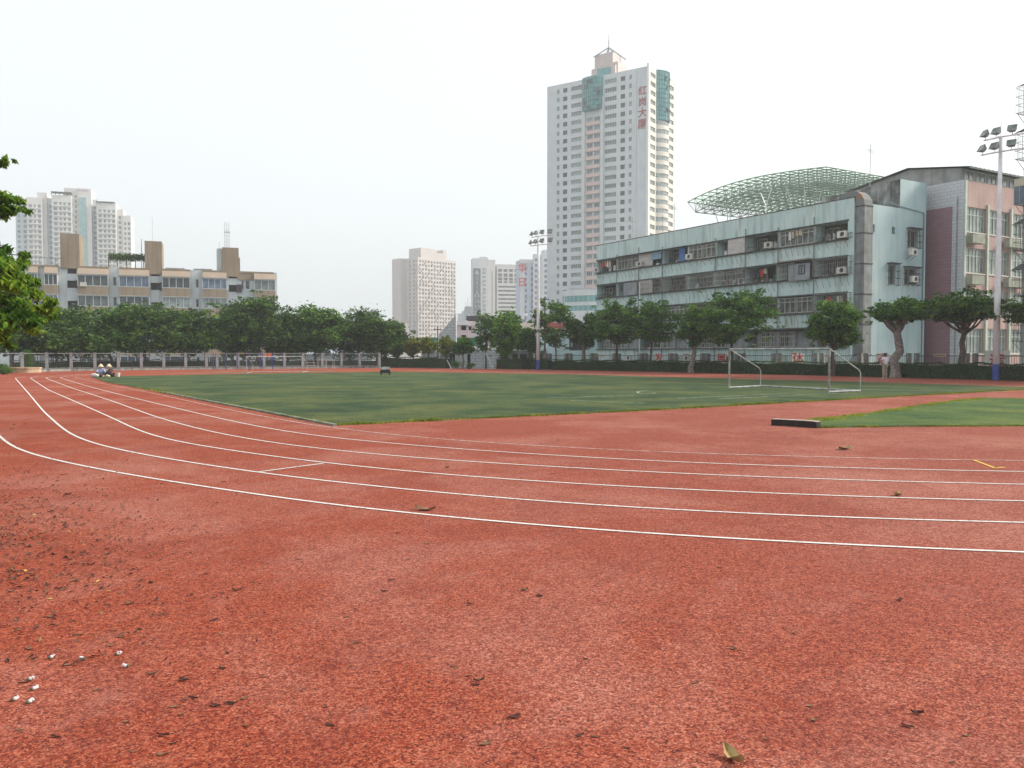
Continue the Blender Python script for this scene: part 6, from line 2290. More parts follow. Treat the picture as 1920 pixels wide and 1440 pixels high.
# ---------------------------------------------------------------- the tall tower
def tower():
    P = (46.0, 280.0)
    dx, dy = (.555, .832), (-.832, .555)
    ang = math.atan2(dx[1], dx[0])
    t = root_at('tower_block', 'tallest tower, white with a green glass top panel and a red vertical name', P, ang)
    L_, D_ = 40.0, 21.7
    P0 = (0, L_)
    Pl = (P[0] + dy[0] * L_, P[1] + dy[1] * L_)
    a_ = lambda px: along(Pl, (-dy[0], -dy[1]), px)
    H_ = HZ(123, 280.0, 1215) 
    fl = 2.985
    cool = M('white tower tiles', (0.50, 0.53, 0.55), (0.56, 0.59, 0.61), scale=.25, streak=(.42, .44, .46), streak_amt=.4)
    pinkm = M('pale pink tower panel', (0.52, 0.41, 0.39), (0.58, .46, .43), scale=.4)
    NF = 31
    zt = HZ(143, 286) - 0.2                      # head of the top window row
    Z = [zt - fl * i for i in range(NF)]
    cols = [('small', 1043.4, 1048, 1.5), ('square', 1054.6, 1062.5, 1.55), ('wide', 1069.7, 1089.7, 1.5), ('wide', 1132, 1153.5, 1.5), ('square', 1161.4, 1169.5, 1.55), ('small', 1177, 1182, 1.5)]
    rects = []
    items = []
    for kind, p0, p1, h in cols:
        a0, a1 = a_(p0), a_(p1)
        for z in Z:
            if z - h < 12:
                continue
            rects.append((a0, a1, round(z - h, 3), round(z, 3)))
            items.append((kind, a0, a1, z - h, h))
    # centre bay
    c0, c1 = a_(1097.5), a_(1124.5)
    for i, z in enumerate(Z):
        if i < 4 or z - 1.5 < 12:
            continue
        for q in (0, 1):
            w = (c1 - c0) / 2
            rects.append((c0 + q * w + .3, c0 + (q + 1) * w - .3, round(z - 1.5, 3), round(z, 3)))
            items.append(('centre', c0 + q * w + .3, c0 + (q + 1) * w - .3, z - 1.5, 1.5))
    mb = MB()
    facade(mb, P0, LEFT, L_, 0, H_, rects, rev=.35)
    shell(mb, D_, L_, 0, H_, skip=('l', 'f'))
    mb.build('wall', cool, t)
    rot = face_rot(LEFT)
    fm = {}
    frm = M('tower window frame', (0.38, 0.42, 0.42), (0.46, .5, .5), scale=3)
    sq = M('dark tower window glass', (0.06, 0.06, 0.075), (0.10, 0.10, 0.12), scale=1, rough=.2, rand=.15)
    for kind, a0, a1, z, h in items:
        key = (kind, round(a1 - a0, 2))
        if key not in fm:
            fm[key] = window_mesh(a1 - a0, h, {'small': 2, 'square': 1, 'wide': 5, 'centre': 3}[kind], fr=.10 if kind != 'square' else .07, mats=[frm if kind != 'square' else sq, sq if kind == 'square' else glass_grey])
        link('window', fm[key], t, on_face(P0, LEFT, a0, z, -.28), rot)
    # pink bands of the centre bay, standing forward
    band = MB().box(0, c1 - c0, -.5, -.004, 0, 1.25).mesh('balcony_band', pinkm)
    for i, z in enumerate(Z):
        if i < 4 or z - 3 < 12:
            continue
        link('balcony_band', band, t, on_face(P0, LEFT, c0, z - 1.5 - 1.36), rot)
    # ribs either side of the centre bay and the groove
    for p0, p1 in ((1090.6, 1096.8), (1125.3, 1131)):
        MB().box(0, a_(p1) - a_(p0), -.7, -.004, 0, HZ(176, 287)).build('rib', cool, t, on_face(P0, LEFT, a_(p0), 0), rot)
    MB().box(0, a_(1191) - a_(1188.5), -.25, -.004, 0, H_ - .5).build('rib', cool, t, on_face(P0, LEFT, a_(1188.5), 0), rot)
    MB().box(0, .75, -.5, -.004, 0, H_ + .8).build('corner_pilaster', M('bright white pilaster', (.66, .67, .68), (.7, .71, .72), scale=.5), t, on_face(P0, LEFT, L_ - .76, 0), rot)
    # curtain glass at the top
    g0, g1 = a_(1093.0), a_(1128.5)
    zz0, zz1 = HZ(203, 289), HZ(140, 289)
    w = g1 - g0
    gm = MB()
    n = 8
    vs = []
    for i in range(n + 1):
        s = i / n
        o = -1.0 - .9 * math.sin(math.pi * s)
        vs += [(w * s, o, zz0), (w * s, o, zz1)]
    gm.add(vs, [(2 * i, 2 * i + 2, 2 * i + 3, 2 * i + 1) for i in range(n)])
    gm.quad((0, 0, zz0), (0, -1, zz0), (0, -1, zz1), (0, 0, zz1))
    gm.quad((w, -1, zz0), (w, 0, zz0), (w, 0, zz1), (w, -1, zz1))
    gm.add([(w * i / n, -1.0 - .9 * math.sin(math.pi * i / n), zz1) for i in range(n + 1)] + [(w, 0, zz1), (0, 0, zz1)], [tuple(range(n + 3))])
    gm.add([(w * i / n, -1.0 - .9 * math.sin(math.pi * i / n), zz0) for i in range(n + 1)] + [(w, 0, zz0), (0, 0, zz0)], [tuple(range(n + 2, -1, -1))])
    cg = gm.build('curtain_wall', glass_green, t, on_face(P0, LEFT, g0, 0), rot)
    mm = MB()
    for i in range(n + 1):
        s = i / n
        o = -1.03 - .9 * math.sin(math.pi * s)
        mm.box(w * s - .04, w * s + .04, o - .04, o + .02, zz0, zz1)
    z = zz0
    while z < zz1 - .2:
        for i in range(n):
            s0, s1 = i / n, (i + 1) / n
            mm.tube([(w * s0, -1.04 - .9 * math.sin(math.pi * s0), z), (w * s1, -1.04 - .9 * math.sin(math.pi * s1), z)], .05, 4)
        z += 1.49
    mm.build('mullions', M('dark green mullion', (.02, .07, .07)), cg)
    rr = random.Random(6)
    pane = MB().add([(-.6, 0, 1.2), (.6, 0, 1.2), (.6, -.55, 0), (-.6, -.55, 0)], [(0, 1, 2, 3)]).mesh('open_pane', glass_dark)
    for _ in range(13):
        i, k = rr.randrange(1, n), rr.randrange(0, 7)
        s = i / n
        x, y, z = w * s, -1.1 - .9 * math.sin(math.pi * s), zz0 + 1.49 * k
        link('open_pane', pane, cg, (x, y, z + .2))

    # right face (y = 0): flats and bowed centre, warm sunlight put into their tile colour
    warm = M('sunlit tower tiles', (0.60, 0.56, 0.50), (0.66, .62, .56), scale=.3)
    ra = lambda px: along(P, dx, px)
    e0, e1 = 5.6, 14.6
    rects = []
    it2 = []
    for z in Z:
        if z - 1.5 < 12:
            continue
        for a0, a1 in ((0.9, 4.9), (15.6, 20.6)):
            rects.append((a0, a1, round(z - 1.5, 3), round(z, 3)))
            it2.append((a0, a1, z - 1.5))
    mb = MB()
    facade(mb, (0, 0), FRONT, D_, 0, H_, rects, rev=.35)
    mb.build('side_wall', warm, t)
    w1, w2 = window_mesh(4.0, 1.5, 4, fr=.1, mats=[frm, glass_grey]), window_mesh(5.0, 1.5, 5, fr=.1, mats=[frm, glass_grey])
    for a0, a1, z in it2:
        link('window', w1 if a0 < 2 else w2, t, (a0, .28, z), 0)
    # the bow
    n = 12
    def arc(r):
        return [(e0 + (e1 - e0) * i / n, -r * math.sin(math.pi * i / n) ** .8) for i in range(n + 1)]
    gl_pts = arc(2.1)
    gb = MB()
    vs = []
    for x, y in gl_pts:
        vs += [(x, y - .004, 10), (x, y - .004, H_ - 16.5)]
    gb.add(vs, [(2 * i, 2 * i + 2, 2 * i + 3, 2 * i + 1) for i in range(n)])
    gb.build('bow_glazing', glass_grey, t)
    mu = MB()
    for x, y in gl_pts[1:-1]:
        mu.box(x - .07, x + .07, y - .07, y + .02, 10, H_ - 16.5)
    mu.build('bow_mullions', frm, t)
    bandm = MB()
    op = arc(2.4)
    vs = [(x, y - .01, z) for z in (0, 1.45) for x, y in op]
    vs += [(x, y * .85, z) for z in (0, 1.45) for x, y in gl_pts]
    N1 = n + 1
    fs = []
    for i in range(n):
        fs.append((i, i + 1, N1 + i + 1, N1 + i))
        fs.append((N1 + i, N1 + i + 1, 3 * N1 + i + 1, 3 * N1 + i))
        fs.append((i, 2 * N1 + i, 2 * N1 + i + 1, i + 1))
    bandm.add(vs, fs)
    bme = bandm.mesh('bow_band', warm)
    for i, z in enumerate(Z):
        if i >= 5 and z - 3 > 9:
            link('bow_band', bme, t, (0, 0, z - 1.5 - 1.46), 0)
    tg = MB()
    vs = []
    for x, y in arc(2.5):
        vs += [(x, y, H_ - 16.4), (x, y, H_ + .3)]
    tg.add(vs, [(2 * i, 2 * i + 2, 2 * i + 3, 2 * i + 1) for i in range(n)])
    tg.add([(x, y, H_ + .3) for x, y in arc(2.5)], [tuple(range(n + 1))])
    tgo = tg.build('bow_top_glass', glass_green, t)
    mm = MB()
    ap = arc(2.54)
    for x, y in ap:
        mm.box(x - .05, x + .05, y - .06, y, H_ - 16.4, H_ + .3)
    for k in range(12):
        z = H_ - 16.4 + k * 1.49
        mm.tube([(x, y - .02, z) for x, y in ap], .05, 4)
    for _ in range(12):
        i, k = rr.randrange(3, n - 2), rr.randrange(1, 10)
        x, y = ap[i]
        z = H_ - 16.4 + k * 1.49
        mm.add([(x - .45, y - .05, z + 1.4), (x + .45, y - .05, z + 1.4), (x + .45, y - .7, z + .2), (x - .45, y - .7, z + .2)], [(0, 1, 2, 3)])
    mm.build('mullions', M('dark green mullion', (.02, .07, .07)), tgo)
    # roof structures
    q = Vector((.4, .6))
    def ph(px0, px1, py0, py1, depth_off, mat, name, dd=7.0):
        # a block on the roof whose left-face spans px0..px1
        x = depth_off
        Pb = (P[0] + dx[0] * x, P[1] + dx[1] * x)
        Pl_ = (Pb[0] + dy[0] * L_, Pb[1] + dy[1] * L_)
        a0, a1 = along(Pl_, (-dy[0], -dy[1]), px0), along(Pl_, (-dy[0], -dy[1]), px1)
        ydist = 290 + x * .8
        return MB().box(x, x + dd, L_ - a1, L_ - a0, H_ - 1, HZ(py0, ydist)).build(name, mat, t)
    pk = M('pinkish roof block', (0.50, 0.43, 0.41), (0.56, .49, .46), scale=.4)
    ph(1113, 1146.5, 98, 0, 5.0, pk, 'roof_block')
    ph(1107, 1151, 124, 0, 4.2, pk, 'roof_wing', 9)
    ph(1146.6, 1156, 118, 0, 5.5, pk, 'roof_wing', 7)
    gg = ph(1118, 1141, 126, 0, 3.6, glass_green, 'roof_glazing', .58)
    Pb = AT(1141.5, 89, 297.0)
    loc = Matrix.Rotation(-ang, 3, 'Z') @ Vector((Pb.x - P[0], Pb.y - P[1], 0))
    mb = MB()
    ap_ = Vector((loc.x, loc.y, Pb.z))
    zb = HZ(104, 297)
    for a, b in ((-4.5, -4), (4.5, -4.5), (3.5, 4), (-4, 4)):
        mb.tube([Vector((loc.x + a, loc.y + b, zb - 1.0)), ap_], .22, 5)
    mb.tube([ap_ - Vector((0, 0, 4)), ap_ + Vector((0, 0, 2.6))], .2, 5)
    mb.tube([ap_ + Vector((0, 0, 2.0)), ap_ + Vector((0, 0, 4.6))], .1, 4)
    mb.build('roof_mast', steel_grey, t)
    # the red name
    for ch, py, s in (('红', 173, 3.2), ('岗', 193.5, 3.1), ('大', 214, 3.4), ('厦', 235, 3.5)):
        me = text_mesh(ch, s * 1.0, .05, M('dull red lettering', (0.33, 0.07, 0.09), (.38, .09, .1), scale=2), 'character')
        link('character', me, t, on_face(P0, LEFT, a_(1202), HZ(py, 282.5), .12), rot)
    # podium
    pod = thing('podium_building', 'low white curved podium with green ribbon windows at the foot of the tall tower', 'building', (0, 0, 0))
    c = AT(1118, 664, 262)
    pod.location = (c.x, c.y, 0)
    z1 = HZ(541, 250)
    r = 11.0
    pts = [(r * math.cos(w_), r * 0.8 * math.sin(w_)) for w_ in np.linspace(0, 2 * math.pi, 40, endpoint=False)]
    levels = [(0, HZ(581, 250)), (HZ(571, 250), HZ(564, 250)), (HZ(552, 250), z1)]
    for a, b in levels:
        MB().prism(pts, a, b).build('wall_band', cool, pod)
    pts2 = [(x * .985, y * .985) for x, y in pts]
    lastb = None
    for (a, b), (a2, b2) in zip(levels, levels[1:]):
        MB().prism(pts2, b - .05, a2 + .05).build('ribbon_window', glass_green, pod)
        mm = MB()
        for i in range(0, 40):
            x, y = pts[i]
            mm.box(x * .985 - .05, x * .985 + .05, y * .985 - .05, y * .985 + .05, b, a2)
        mm.build('mullions', white_al, pod)
    MB().box(-8, 10, 2, 6, z1, z1 + 1.2).build('roof_plant', steel_grey, pod)
    return t
tower()

# ---------------------------------------------------------------- far towers
def far_tower(name, label, B, Ll, Lr, dr, H_, nf, z_top, lcols, rcols, wallL, glass, fl, wh=1.5, extra=None, group=None):
    """B = near corner, dr = direction of the right face"""
    ang = math.atan2(dr[1], dr[0])
    t = root_at(name, label, B, ang)
    mb = MB()
    zs = [z_top - fl * i for i in range(nf)]
    gl = MB()
    for P0, d, L_, cols, key in (((0, Ll), LEFT, Ll, lcols, 'l'), ((0, 0), FRONT, Lr, rcols, 'f')):
        rects = [(a * L_, b * L_, round(z - wh, 3), round(z, 3)) for a, b in cols for z in zs]
        facade(mb, P0, d, L_, 0, H_, rects, rev=.5)
        for a0, a1, b0, b1 in rects:
            p = on_face(P0, d, a0, b0, -.4)
            q = on_face(P0, d, a1, b0, -.4)
            gl.quad(p, q, (q[0], q[1], b1), (p[0], p[1], b1))
    shell(mb, Lr, Ll, 0, H_, skip=('f', 'l'))
    mb.build('wall', wallL, t)
    gl.build('windows', glass, t)['kind'] = 'stuff'
    rq = random.Random(int(H_ * 10))
    am = MB()
    for P0, d, L_, cols in (((0, Ll), LEFT, Ll, lcols), ((0, 0), FRONT, Lr, rcols)):
        for a, b in cols:
            for z in zs:
                if rq.random() < 0.35:
                    x = (a if rq.random() < .5 else b) * L_ + rq.uniform(-.3, .3)
                    p = on_face(P0, d, x, z - wh - .9, .02)
                    am.box(p[0] - .5, p[0] + .45, p[1] - .5, p[1] - .02, p[2], p[2] + .65)
    if am.v:
        am.build('air_conditioners', M('far air conditioner', (.32, .32, .31)), t)['kind'] = 'stuff'
    return t

cream_t = M('cream far tower', (0.52, 0.475, 0.455), (0.56, .515, .49), scale=.2)
grey_glass = M('far window glass', (0.10, 0.11, 0.12), (0.24, .25, .26), scale=.6, rough=.3)
# cream tower left of centre
B = Vector((AT(784, 664, 600).x, 600))
Rr_ = Vector((AT(855, 664, 626).x, 626))
dr = (Rr_ - B)
Lr = dr.length
dr.normalize()
Ll = 26.0
t = far_tower('tower_block', 'cream tower standing alone just right of the ficus row, lit on its right side', B, Ll, Lr, dr, HZ(482, 600), 22, HZ(487, 600), [(.06, .12), (.2, .28), (.62, .68), (.80, .87), (.93, .97)],
              [(.03 + .0755 * i, .03 + .0755 * i + .045) for i in range(13)], cream_t, grey_glass, 7.55 / F * 600, 1.5)
zt = HZ(465, 608)
MB().box(3.0, 18.5, -.0 + .3, 14, HZ(482, 600) - 1, HZ(464, 602)).build('roof_block', cream_t, t)
MB().box(18.5, 24, .3, 14, HZ(482, 600) - 1, HZ(472, 606)).build('roof_block', cream_t, t)
MB().box(24, Lr - 9, .3, 14, HZ(482, 600) - 1, HZ(467, 612)).build('roof_block', cream_t, t)
mb = MB()
mb.box(-4.5, .0, 14.5, 24.5, 0, HZ(484, 606))
mb.build('left_wing', cream_t, t)
# podium houses at its foot
t = root_at('building', 'low cream house at the left foot of the cream tower', AT(741, 664, 420).xy, .3)
mb = MB()
rects = [(.8 + 3 * i, 2.4 + 3 * i, 3 + 3.2 * k, 4.8 + 3.2 * k) for i in range(2) for k in range(4)]
facade(mb, (0, 0), FRONT, 7.2, 0, HZ(606, 420), rects, .4)
shell(mb, 7.2, 9, 0, HZ(606, 420), skip=('f',))
mb.build('wall', cream_t, t)
MB().box(.5, 6.9, .35, .45, 2.5, 15).build('window_glass', grey_glass, t)

# white block with the dark vertical sign
t = None
B = Vector((AT(930, 664, 590).x, 590))
white_f = M('white far block', (0.56, 0.57, 0.58), (0.61, .62, .63), scale=.2)
dr = Vector((.86, .51)).normalized()
t = far_tower('tower_block', 'white block with a dark vertical sign strip and ribbon windows, right of the cream tower', (AT(887, 664, 590).x, 590), 9, 11, Vector((.98, .2)).normalized(), HZ(484, 590), 16, HZ(502, 590), [], [(.64, .71), (.75, .82)], white_f, grey_glass, 7.55 / F * 590, 1.4)
mb = MB()
mb.box(.2, 5.4, -.5, -.01, 3, HZ(503, 590))
so = mb.build('dark_sign', M('dark slate sign', (0.09, 0.11, 0.13), (.13, .15, .18), scale=.6), t)
mb = MB()
mb.yprism([(1.6, HZ(512, 590)), (2.8, HZ(506, 590)), (4.0, HZ(512, 590))], -.62, -.52)
mb.yprism([(1.3, HZ(514.5, 590)), (4.3, HZ(514.5, 590)), (4.0, HZ(512.8, 590)), (1.6, HZ(512.8, 590))], -.62, -.52)
mb.build('emblem', M('pale sign lettering', (.5, .5, .52)), so)
for col_x, y_a, y_b, st in ((2.9, 519, 549, 3.4), (1.8, 552, 600, 3.9), (4.0, 552, 600, 3.9)):
    k = 0
    zc = HZ(y_a, 590)
    rq = random.Random(int(col_x * 10))
    while zc > HZ(y_b, 590):
        mb = MB()                        # strokes too small to read from here
        mb.box(col_x - .7, col_x + .7, -.56, -.505, zc - .2, zc + .05)
        mb.box(col_x - .7, col_x + .7, -.56, -.505, zc - 1.9, zc - 1.65)
        mb.box(col_x - .7 + rq.random(), col_x - .45 + rq.random() * .9, -.57, -.505, zc - 1.64, zc - .21)
        mb.box(col_x - .4, col_x + .5, -.57, -.505, zc - 1.1, zc - .9)
        mb.build('sign_character', M('pale sign lettering', (.5, .5, .52)), so)
        zc -= st
MB().box(5.5, 10.5, .3, 8, HZ(484, 590), HZ(481, 590)).build('roof_block', white_f, t)
# middle and right parts of the same block
mb = MB()
mb.box(11.05, 16.3, .6, 14, 0, HZ(486, 590))
mb.build('middle_wing', M('lit white render', (.62, .6, .57), (.66, .64, .61), scale=.2), t)
MB().box(13.7, 14.1, .5, .595, 0, HZ(508, 590)).build('wing_slit', grey_glass, t)
mb = MB()
z1 = HZ(497, 600)
R0 = (17.3, 0.5)
rects = []
for i in range(4):
    a0 = 1.0 + i * 4.0
    for k, (pa, pb) in enumerate(((504, 511), (514, 520), (521.5, 527), (528, 532))):
        rects.append((a0, a0 + 2.9, HZ(pb, 600), HZ(pa, 600)))
for k in range(9):
    zc = HZ(537 + k * 7.6, 600)
    rects.append((1.2, 16.0, zc - 1.3, zc))
facade(mb, R0, FRONT, 17, 0, z1, rects, .6)
mb.quad((17.3, 10, 0), (17.3, .5, 0), (17.3, .5, z1), (17.3, 10, z1))
mb.quad((17.3, .5, z1), (34.3, .5, z1), (34.3, 10, z1), (17.3, 10, z1))
mb.build('ribbon_wing', M('lit white render', (.62, .6, .57)), t)
MB().box(18, 34, 1.12, 1.2, 2, z1 - 3).build('ribbon_glass', grey_glass, t)

# bluish tower with the two red characters
t = far_tower('tower_block', 'pale blue and white stepped tower with two red vertical characters', AT(975.5, 664, 450).xy, 10, 14.5, Vector((.97, .24)).normalized(), HZ(487, 450), 13, HZ(500, 450),
              [], [(.18, .25), (.42, .55), (.8, .92)], M('pale blue tower render', (0.40, 0.45, 0.54), (.46, .51, .6), scale=.2), glass_blue, 10.3 / F * 450, 1.6)
wl = M('white tower render', (0.52, .54, .57), (.57, .59, .62), scale=.2)
MB().box(-.15, 2.1, -.2, -.01, 0, HZ(487, 450)).build('white_pier', wl, t)
MB().box(0, 14.5, -.25, -.01, HZ(493, 450), HZ(486, 450)).build('white_cornice', wl, t)
mb = MB()
x0 = 6.75
mb.box(6.9, 20, -1.2, -.27, 0, HZ(476, 450))
mb.build('stepped_wing', wl, t)
mb = MB()
for k in range(12):
    z = HZ(484 + k * 10.3, 450)
    for a, b in ((8.0, 10.4), (13.3, 15.2)):
        mb.box(a, b, -1.35, -1.21, z - 1.6, z)
mb.build('windows', glass_blue, t)['kind'] = 'stuff'
MB().box(12.0, 12.6, -1.5, -1.21, 0, HZ(480, 450)).build('white_rib', wl, t)
MB().box(16.3, 17.4, -1.4, -1.21, 0, HZ(482, 450)).build('stair_slit', grey_glass, t)
MB().box(13.5, 20, 0, 6, HZ(476, 450), HZ(467, 450)).build('roof_block', wl, t)
for ch, py in (('华', 503.5), ('日', 530)):
    me = text_mesh(ch, 5.3, .1, M('bright red lettering', (0.5, .05, .06), (.55, .08, .09), scale=1), 'character')
    link('character', me, t, (.9, -.45, HZ(py, 450)))
MB().box(.6, 1.2, -.4, -.2, HZ(545, 450), HZ(495, 450)).build('sign_rail', wl, t)

# small grey roof structure beyond
t = root_at('building', 'small grey rooftop with antennas between the cream tower and the white block', AT(871, 664, 520).xy, .1)
gm_ = M('far grey concrete', (.30, .33, .35), (.38, .41, .43), scale=.2, streak=(.22, .24, .26), streak_amt=.5)
MB().box(0, 5.5, 0, 8, 0, HZ(579, 520)).build('wall', gm_, t)
MB().box(.4, 5.1, .4, 7, HZ(579, 520), HZ(574.5, 520)).build('roof_block', gm_, t)
mb = MB()
for x in (1, 2.2, 3.4, 4.6):
    mb.tube([(x, 1, HZ(575, 520)), (x, 1, HZ(566 - 8 * (x == 2.2), 520))], .12, 4)
mb.build('antenna', steel_grey, t)
for px0, px1, top, y, lab in ((858, 875, 588, 900, 'faint grey far block seen through the gap right of the cream tower'), (866, 873, 583, 1000, 'narrow faint far block just behind the gap right of the cream tower')):
    t = root_at('building', lab, AT(px0, 664, y).xy, 0)
    w = (px1 - px0) * y / F
    mb = MB()
    rects = [(w * (.12 + .3 * i), w * (.28 + .3 * i), 6 + 4 * k, 8 + 4 * k) for i in range(3) for k in range(int((HZ(top, y) - 10) / 4))]
    facade(mb, (0, 0), FRONT, w, 0, HZ(top, y), rects, .5)
    shell(mb, w, 12, 0, HZ(top, y), skip=('f',))
    mb.build('wall', gm_, t)
    MB().box(.3, w - .3, .45, .6, 3, HZ(top, y) - 2).build('window_glass', grey_glass, t)

# far left white complex
def left_complex():
    y0 = 480.0
    d = Vector((.955, .30)).normalized()
    O = AT(57, 664, y0).xy
    ang = math.atan2(d.y, d.x)
    t = root_at('tower_block', 'tall white residential complex with stepped roofs behind the beige block', O, ang)
    X = lambda px: along((O.x, O.y), (d.x, d.y), px)
    lit = M('sunlit complex render', (0.62, 0.60, 0.58), (.67, .65, .63), scale=.2)
    sh = M('shaded complex render', (0.52, 0.56, 0.60), (.58, .62, .66), scale=.2)  # same render; sunlight and shade are put into these two colours
    gl = M('far green window glass', (0.16, 0.24, 0.24), (0.34, .42, .42), scale=.5, rough=.3)
    fl = 9.6 / F * y0
    # (px0, px1, top row, forward offset, cols as fractions, material, name)
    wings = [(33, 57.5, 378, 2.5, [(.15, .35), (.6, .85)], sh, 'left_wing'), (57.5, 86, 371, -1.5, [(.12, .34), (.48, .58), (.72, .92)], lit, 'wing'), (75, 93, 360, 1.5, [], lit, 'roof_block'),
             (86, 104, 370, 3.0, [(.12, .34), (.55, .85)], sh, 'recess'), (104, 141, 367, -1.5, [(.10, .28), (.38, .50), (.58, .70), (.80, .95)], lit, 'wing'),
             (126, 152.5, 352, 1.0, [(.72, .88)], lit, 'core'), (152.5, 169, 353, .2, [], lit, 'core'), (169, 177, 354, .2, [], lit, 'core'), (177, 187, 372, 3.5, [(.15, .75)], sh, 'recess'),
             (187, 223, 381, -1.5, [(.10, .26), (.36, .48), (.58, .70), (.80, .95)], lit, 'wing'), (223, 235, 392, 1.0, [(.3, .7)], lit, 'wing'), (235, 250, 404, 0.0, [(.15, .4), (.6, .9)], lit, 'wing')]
    for px0, px1, top, off, cols, m, nm in wings:
        x0, x1 = X(px0), X(px1)
        w = x1 - x0 - .02
        z1 = HZ(top, y0 + .3 * (x0 + x1) / 2)
        mb = MB()
        zs = [z1 - 4.0 - fl * i for i in range(28) if z1 - 4 - fl * i > 4]
        rects = [(a * w, b * w, round(z - 1.7, 3), round(z, 3)) for a, b in cols for z in zs]
        facade(mb, (x0, off), FRONT, w, 0, z1, rects, .5)
        mb.quad((x0, off + 14, 0), (x0, off, 0), (x0, off, z1), (x0, off + 14, z1))
        mb.quad((x0 + w, off, 0), (x0 + w, off + 14, 0), (x0 + w, off + 14, z1), (x0 + w, off, z1))
        mb.quad((x0, off, z1), (x0 + w, off, z1), (x0 + w, off + 14, z1), (x0, off + 14, z1))
        wo = mb.build(nm, m, t)
        if rects:
            g = MB()
            bb = MB()
            for a0, a1, b0, b1 in rects:
                g.quad((x0 + a0, off + .4, b0), (x0 + a1, off + .4, b0), (x0 + a1, off + .4, b1), (x0 + a0, off + .4, b1))
            g.build('windows', gl, wo)['kind'] = 'stuff'
            if m is lit and w > 6:
                for z in zs:
                    bb.box(x0 + .05 * w, x0 + .97 * w, off - .7, off - .01, z - 1.7 - .75, z - 1.7 - .25)
                bb.build('balcony_slabs', lit, wo)['kind'] = 'stuff'
    MB().box(X(154), X(167.5), -.5, .18, HZ(545, 495), HZ(374, 495)).build('glass_strip', M('pale green curtain glass', (.22, .38, .38), (.32, .48, .48), scale=.3, rough=.2), t)
    for a, b, p in ((104, 141, 366), (187, 221, 380)):
        mb = MB()
        z = HZ(p, 490)
        mb.box(X(a), X(b), -2.5, 2, z + .2, z + .7)
        for i in range(6):
            x = X(a) + (X(b) - X(a)) * i / 5
            mb.box(x - .15, x + .15, -1.4, -1.0, z - 1, z + .18)
        mb.build('roof_pergola', steel_dark, t)
    mb = MB()
    for i in range(6):
        x = X(151.5) + i * .95
        mb.box(x, x + .7, -.1 + .25, .18, HZ(362.5, 495), HZ(360 - (i % 2) * .6, 495))
    mb.build('roof_sign', M('faint lilac lettering', (.42, .32, .46)), t)['kind'] = 'stuff'
left_complex()

# ---------------------------------------------------------------- low buildings behind the hedge, centre
tile_w = M('grey white wall tiles', (0.46, 0.48, 0.52), (.52, .54, .58), scale=.6)
def tile_mat():
    mm = bpy.data.materials.new('grey white tile courses')
    mm.use_nodes = True
    nt = mm.node_tree
    bk = _n(nt, 'ShaderNodeTexBrick')
    tc = _n(nt, 'ShaderNodeTexCoord')
    mp = _n(nt, 'ShaderNodeCombineXYZ')
    sx = _n(nt, 'ShaderNodeSeparateXYZ')
    nt.links.new(tc.outputs['Object'], sx.inputs[0])
    nt.links.new(sx.outputs[0], mp.inputs[0])
    nt.links.new(sx.outputs[2], mp.inputs[1])
    nt.links.new(mp.outputs[0], bk.inputs['Vector'])
    bk.inputs['Scale'].default_value = 1
    bk.inputs['Color1'].default_value = (.40, .42, .45, 1)
    bk.inputs['Color2'].default_value = (.46, .48, .50, 1)
    bk.inputs['Mortar'].default_value = (.16, .17, .19, 1)
    bk.inputs['Mortar Size'].default_value = .02
    bk.inputs['Brick Width'].default_value = .8
    bk.inputs['Row Height'].default_value = .36
    nt.links.new(bk.outputs[0], nt.nodes['Principled BSDF'].inputs['Base Color'])
    nt.nodes['Principled BSDF'].inputs['Roughness'].default_value = .5
    return mm
tm = tile_mat()
Yc = 104.0
def pxw(px, y=Yc):
    return AT(px, 664, y).x
t = root_at('tiled_building', 'low white tiled building with a tall triangular wall behind the small round trees', (pxw(790), Yc), .03)
X = lambda px, y=Yc: pxw(px, y) - pxw(790)
mb = MB()
z = lambda py: HZ(py, Yc)
rects = [(X(842), X(853), z(680), z(662)), (X(876), X(882), z(689), z(664))]
facade(mb, (0, 0), FRONT, X(938), 0, z(655), rects, 1.5)
shell(mb, X(938), 8, 0, z(655), skip=('f',))
mb.build('wall', tm, t)
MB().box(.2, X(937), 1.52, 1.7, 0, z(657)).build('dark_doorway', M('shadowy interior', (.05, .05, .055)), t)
mb = MB()
mb.yprism([(X(822), z(655)), (X(855), z(655)), (X(855), z(592)), (X(853), z(591)), (X(822), z(626))], 1.0, 2.2)
mb.build('triangular_wall', tm, t)
MB().box(X(853.5), X(855.3), .95, 2.3, z(655), z(588)).build('corner_trim', steel_white, t)
# green net screen
t = root_at('screen_fence', 'teal green net screen on posts above the tiled wall', (pxw(800, 112), 112), .02, cat='fence')
X2 = lambda px: pxw(px, 112) - pxw(800, 112)
gn = M('teal green net', (0.02, 0.14, 0.11), (.04, .19, .15), scale=.6)
for a, b in ((800, 822), (855, 882), (882, 905)):
    MB().box(X2(a) + .05, X2(b) - .05, 0, .05, HZ(648, 112), HZ(633, 112)).build('net_panel', gn, t)
for a in (800, 822, 855, 882, 905):
    MB().tube([(X2(a), 0, 0), (X2(a), 0, HZ(632, 112))], .05, 5).build('post', steel_grey, t)

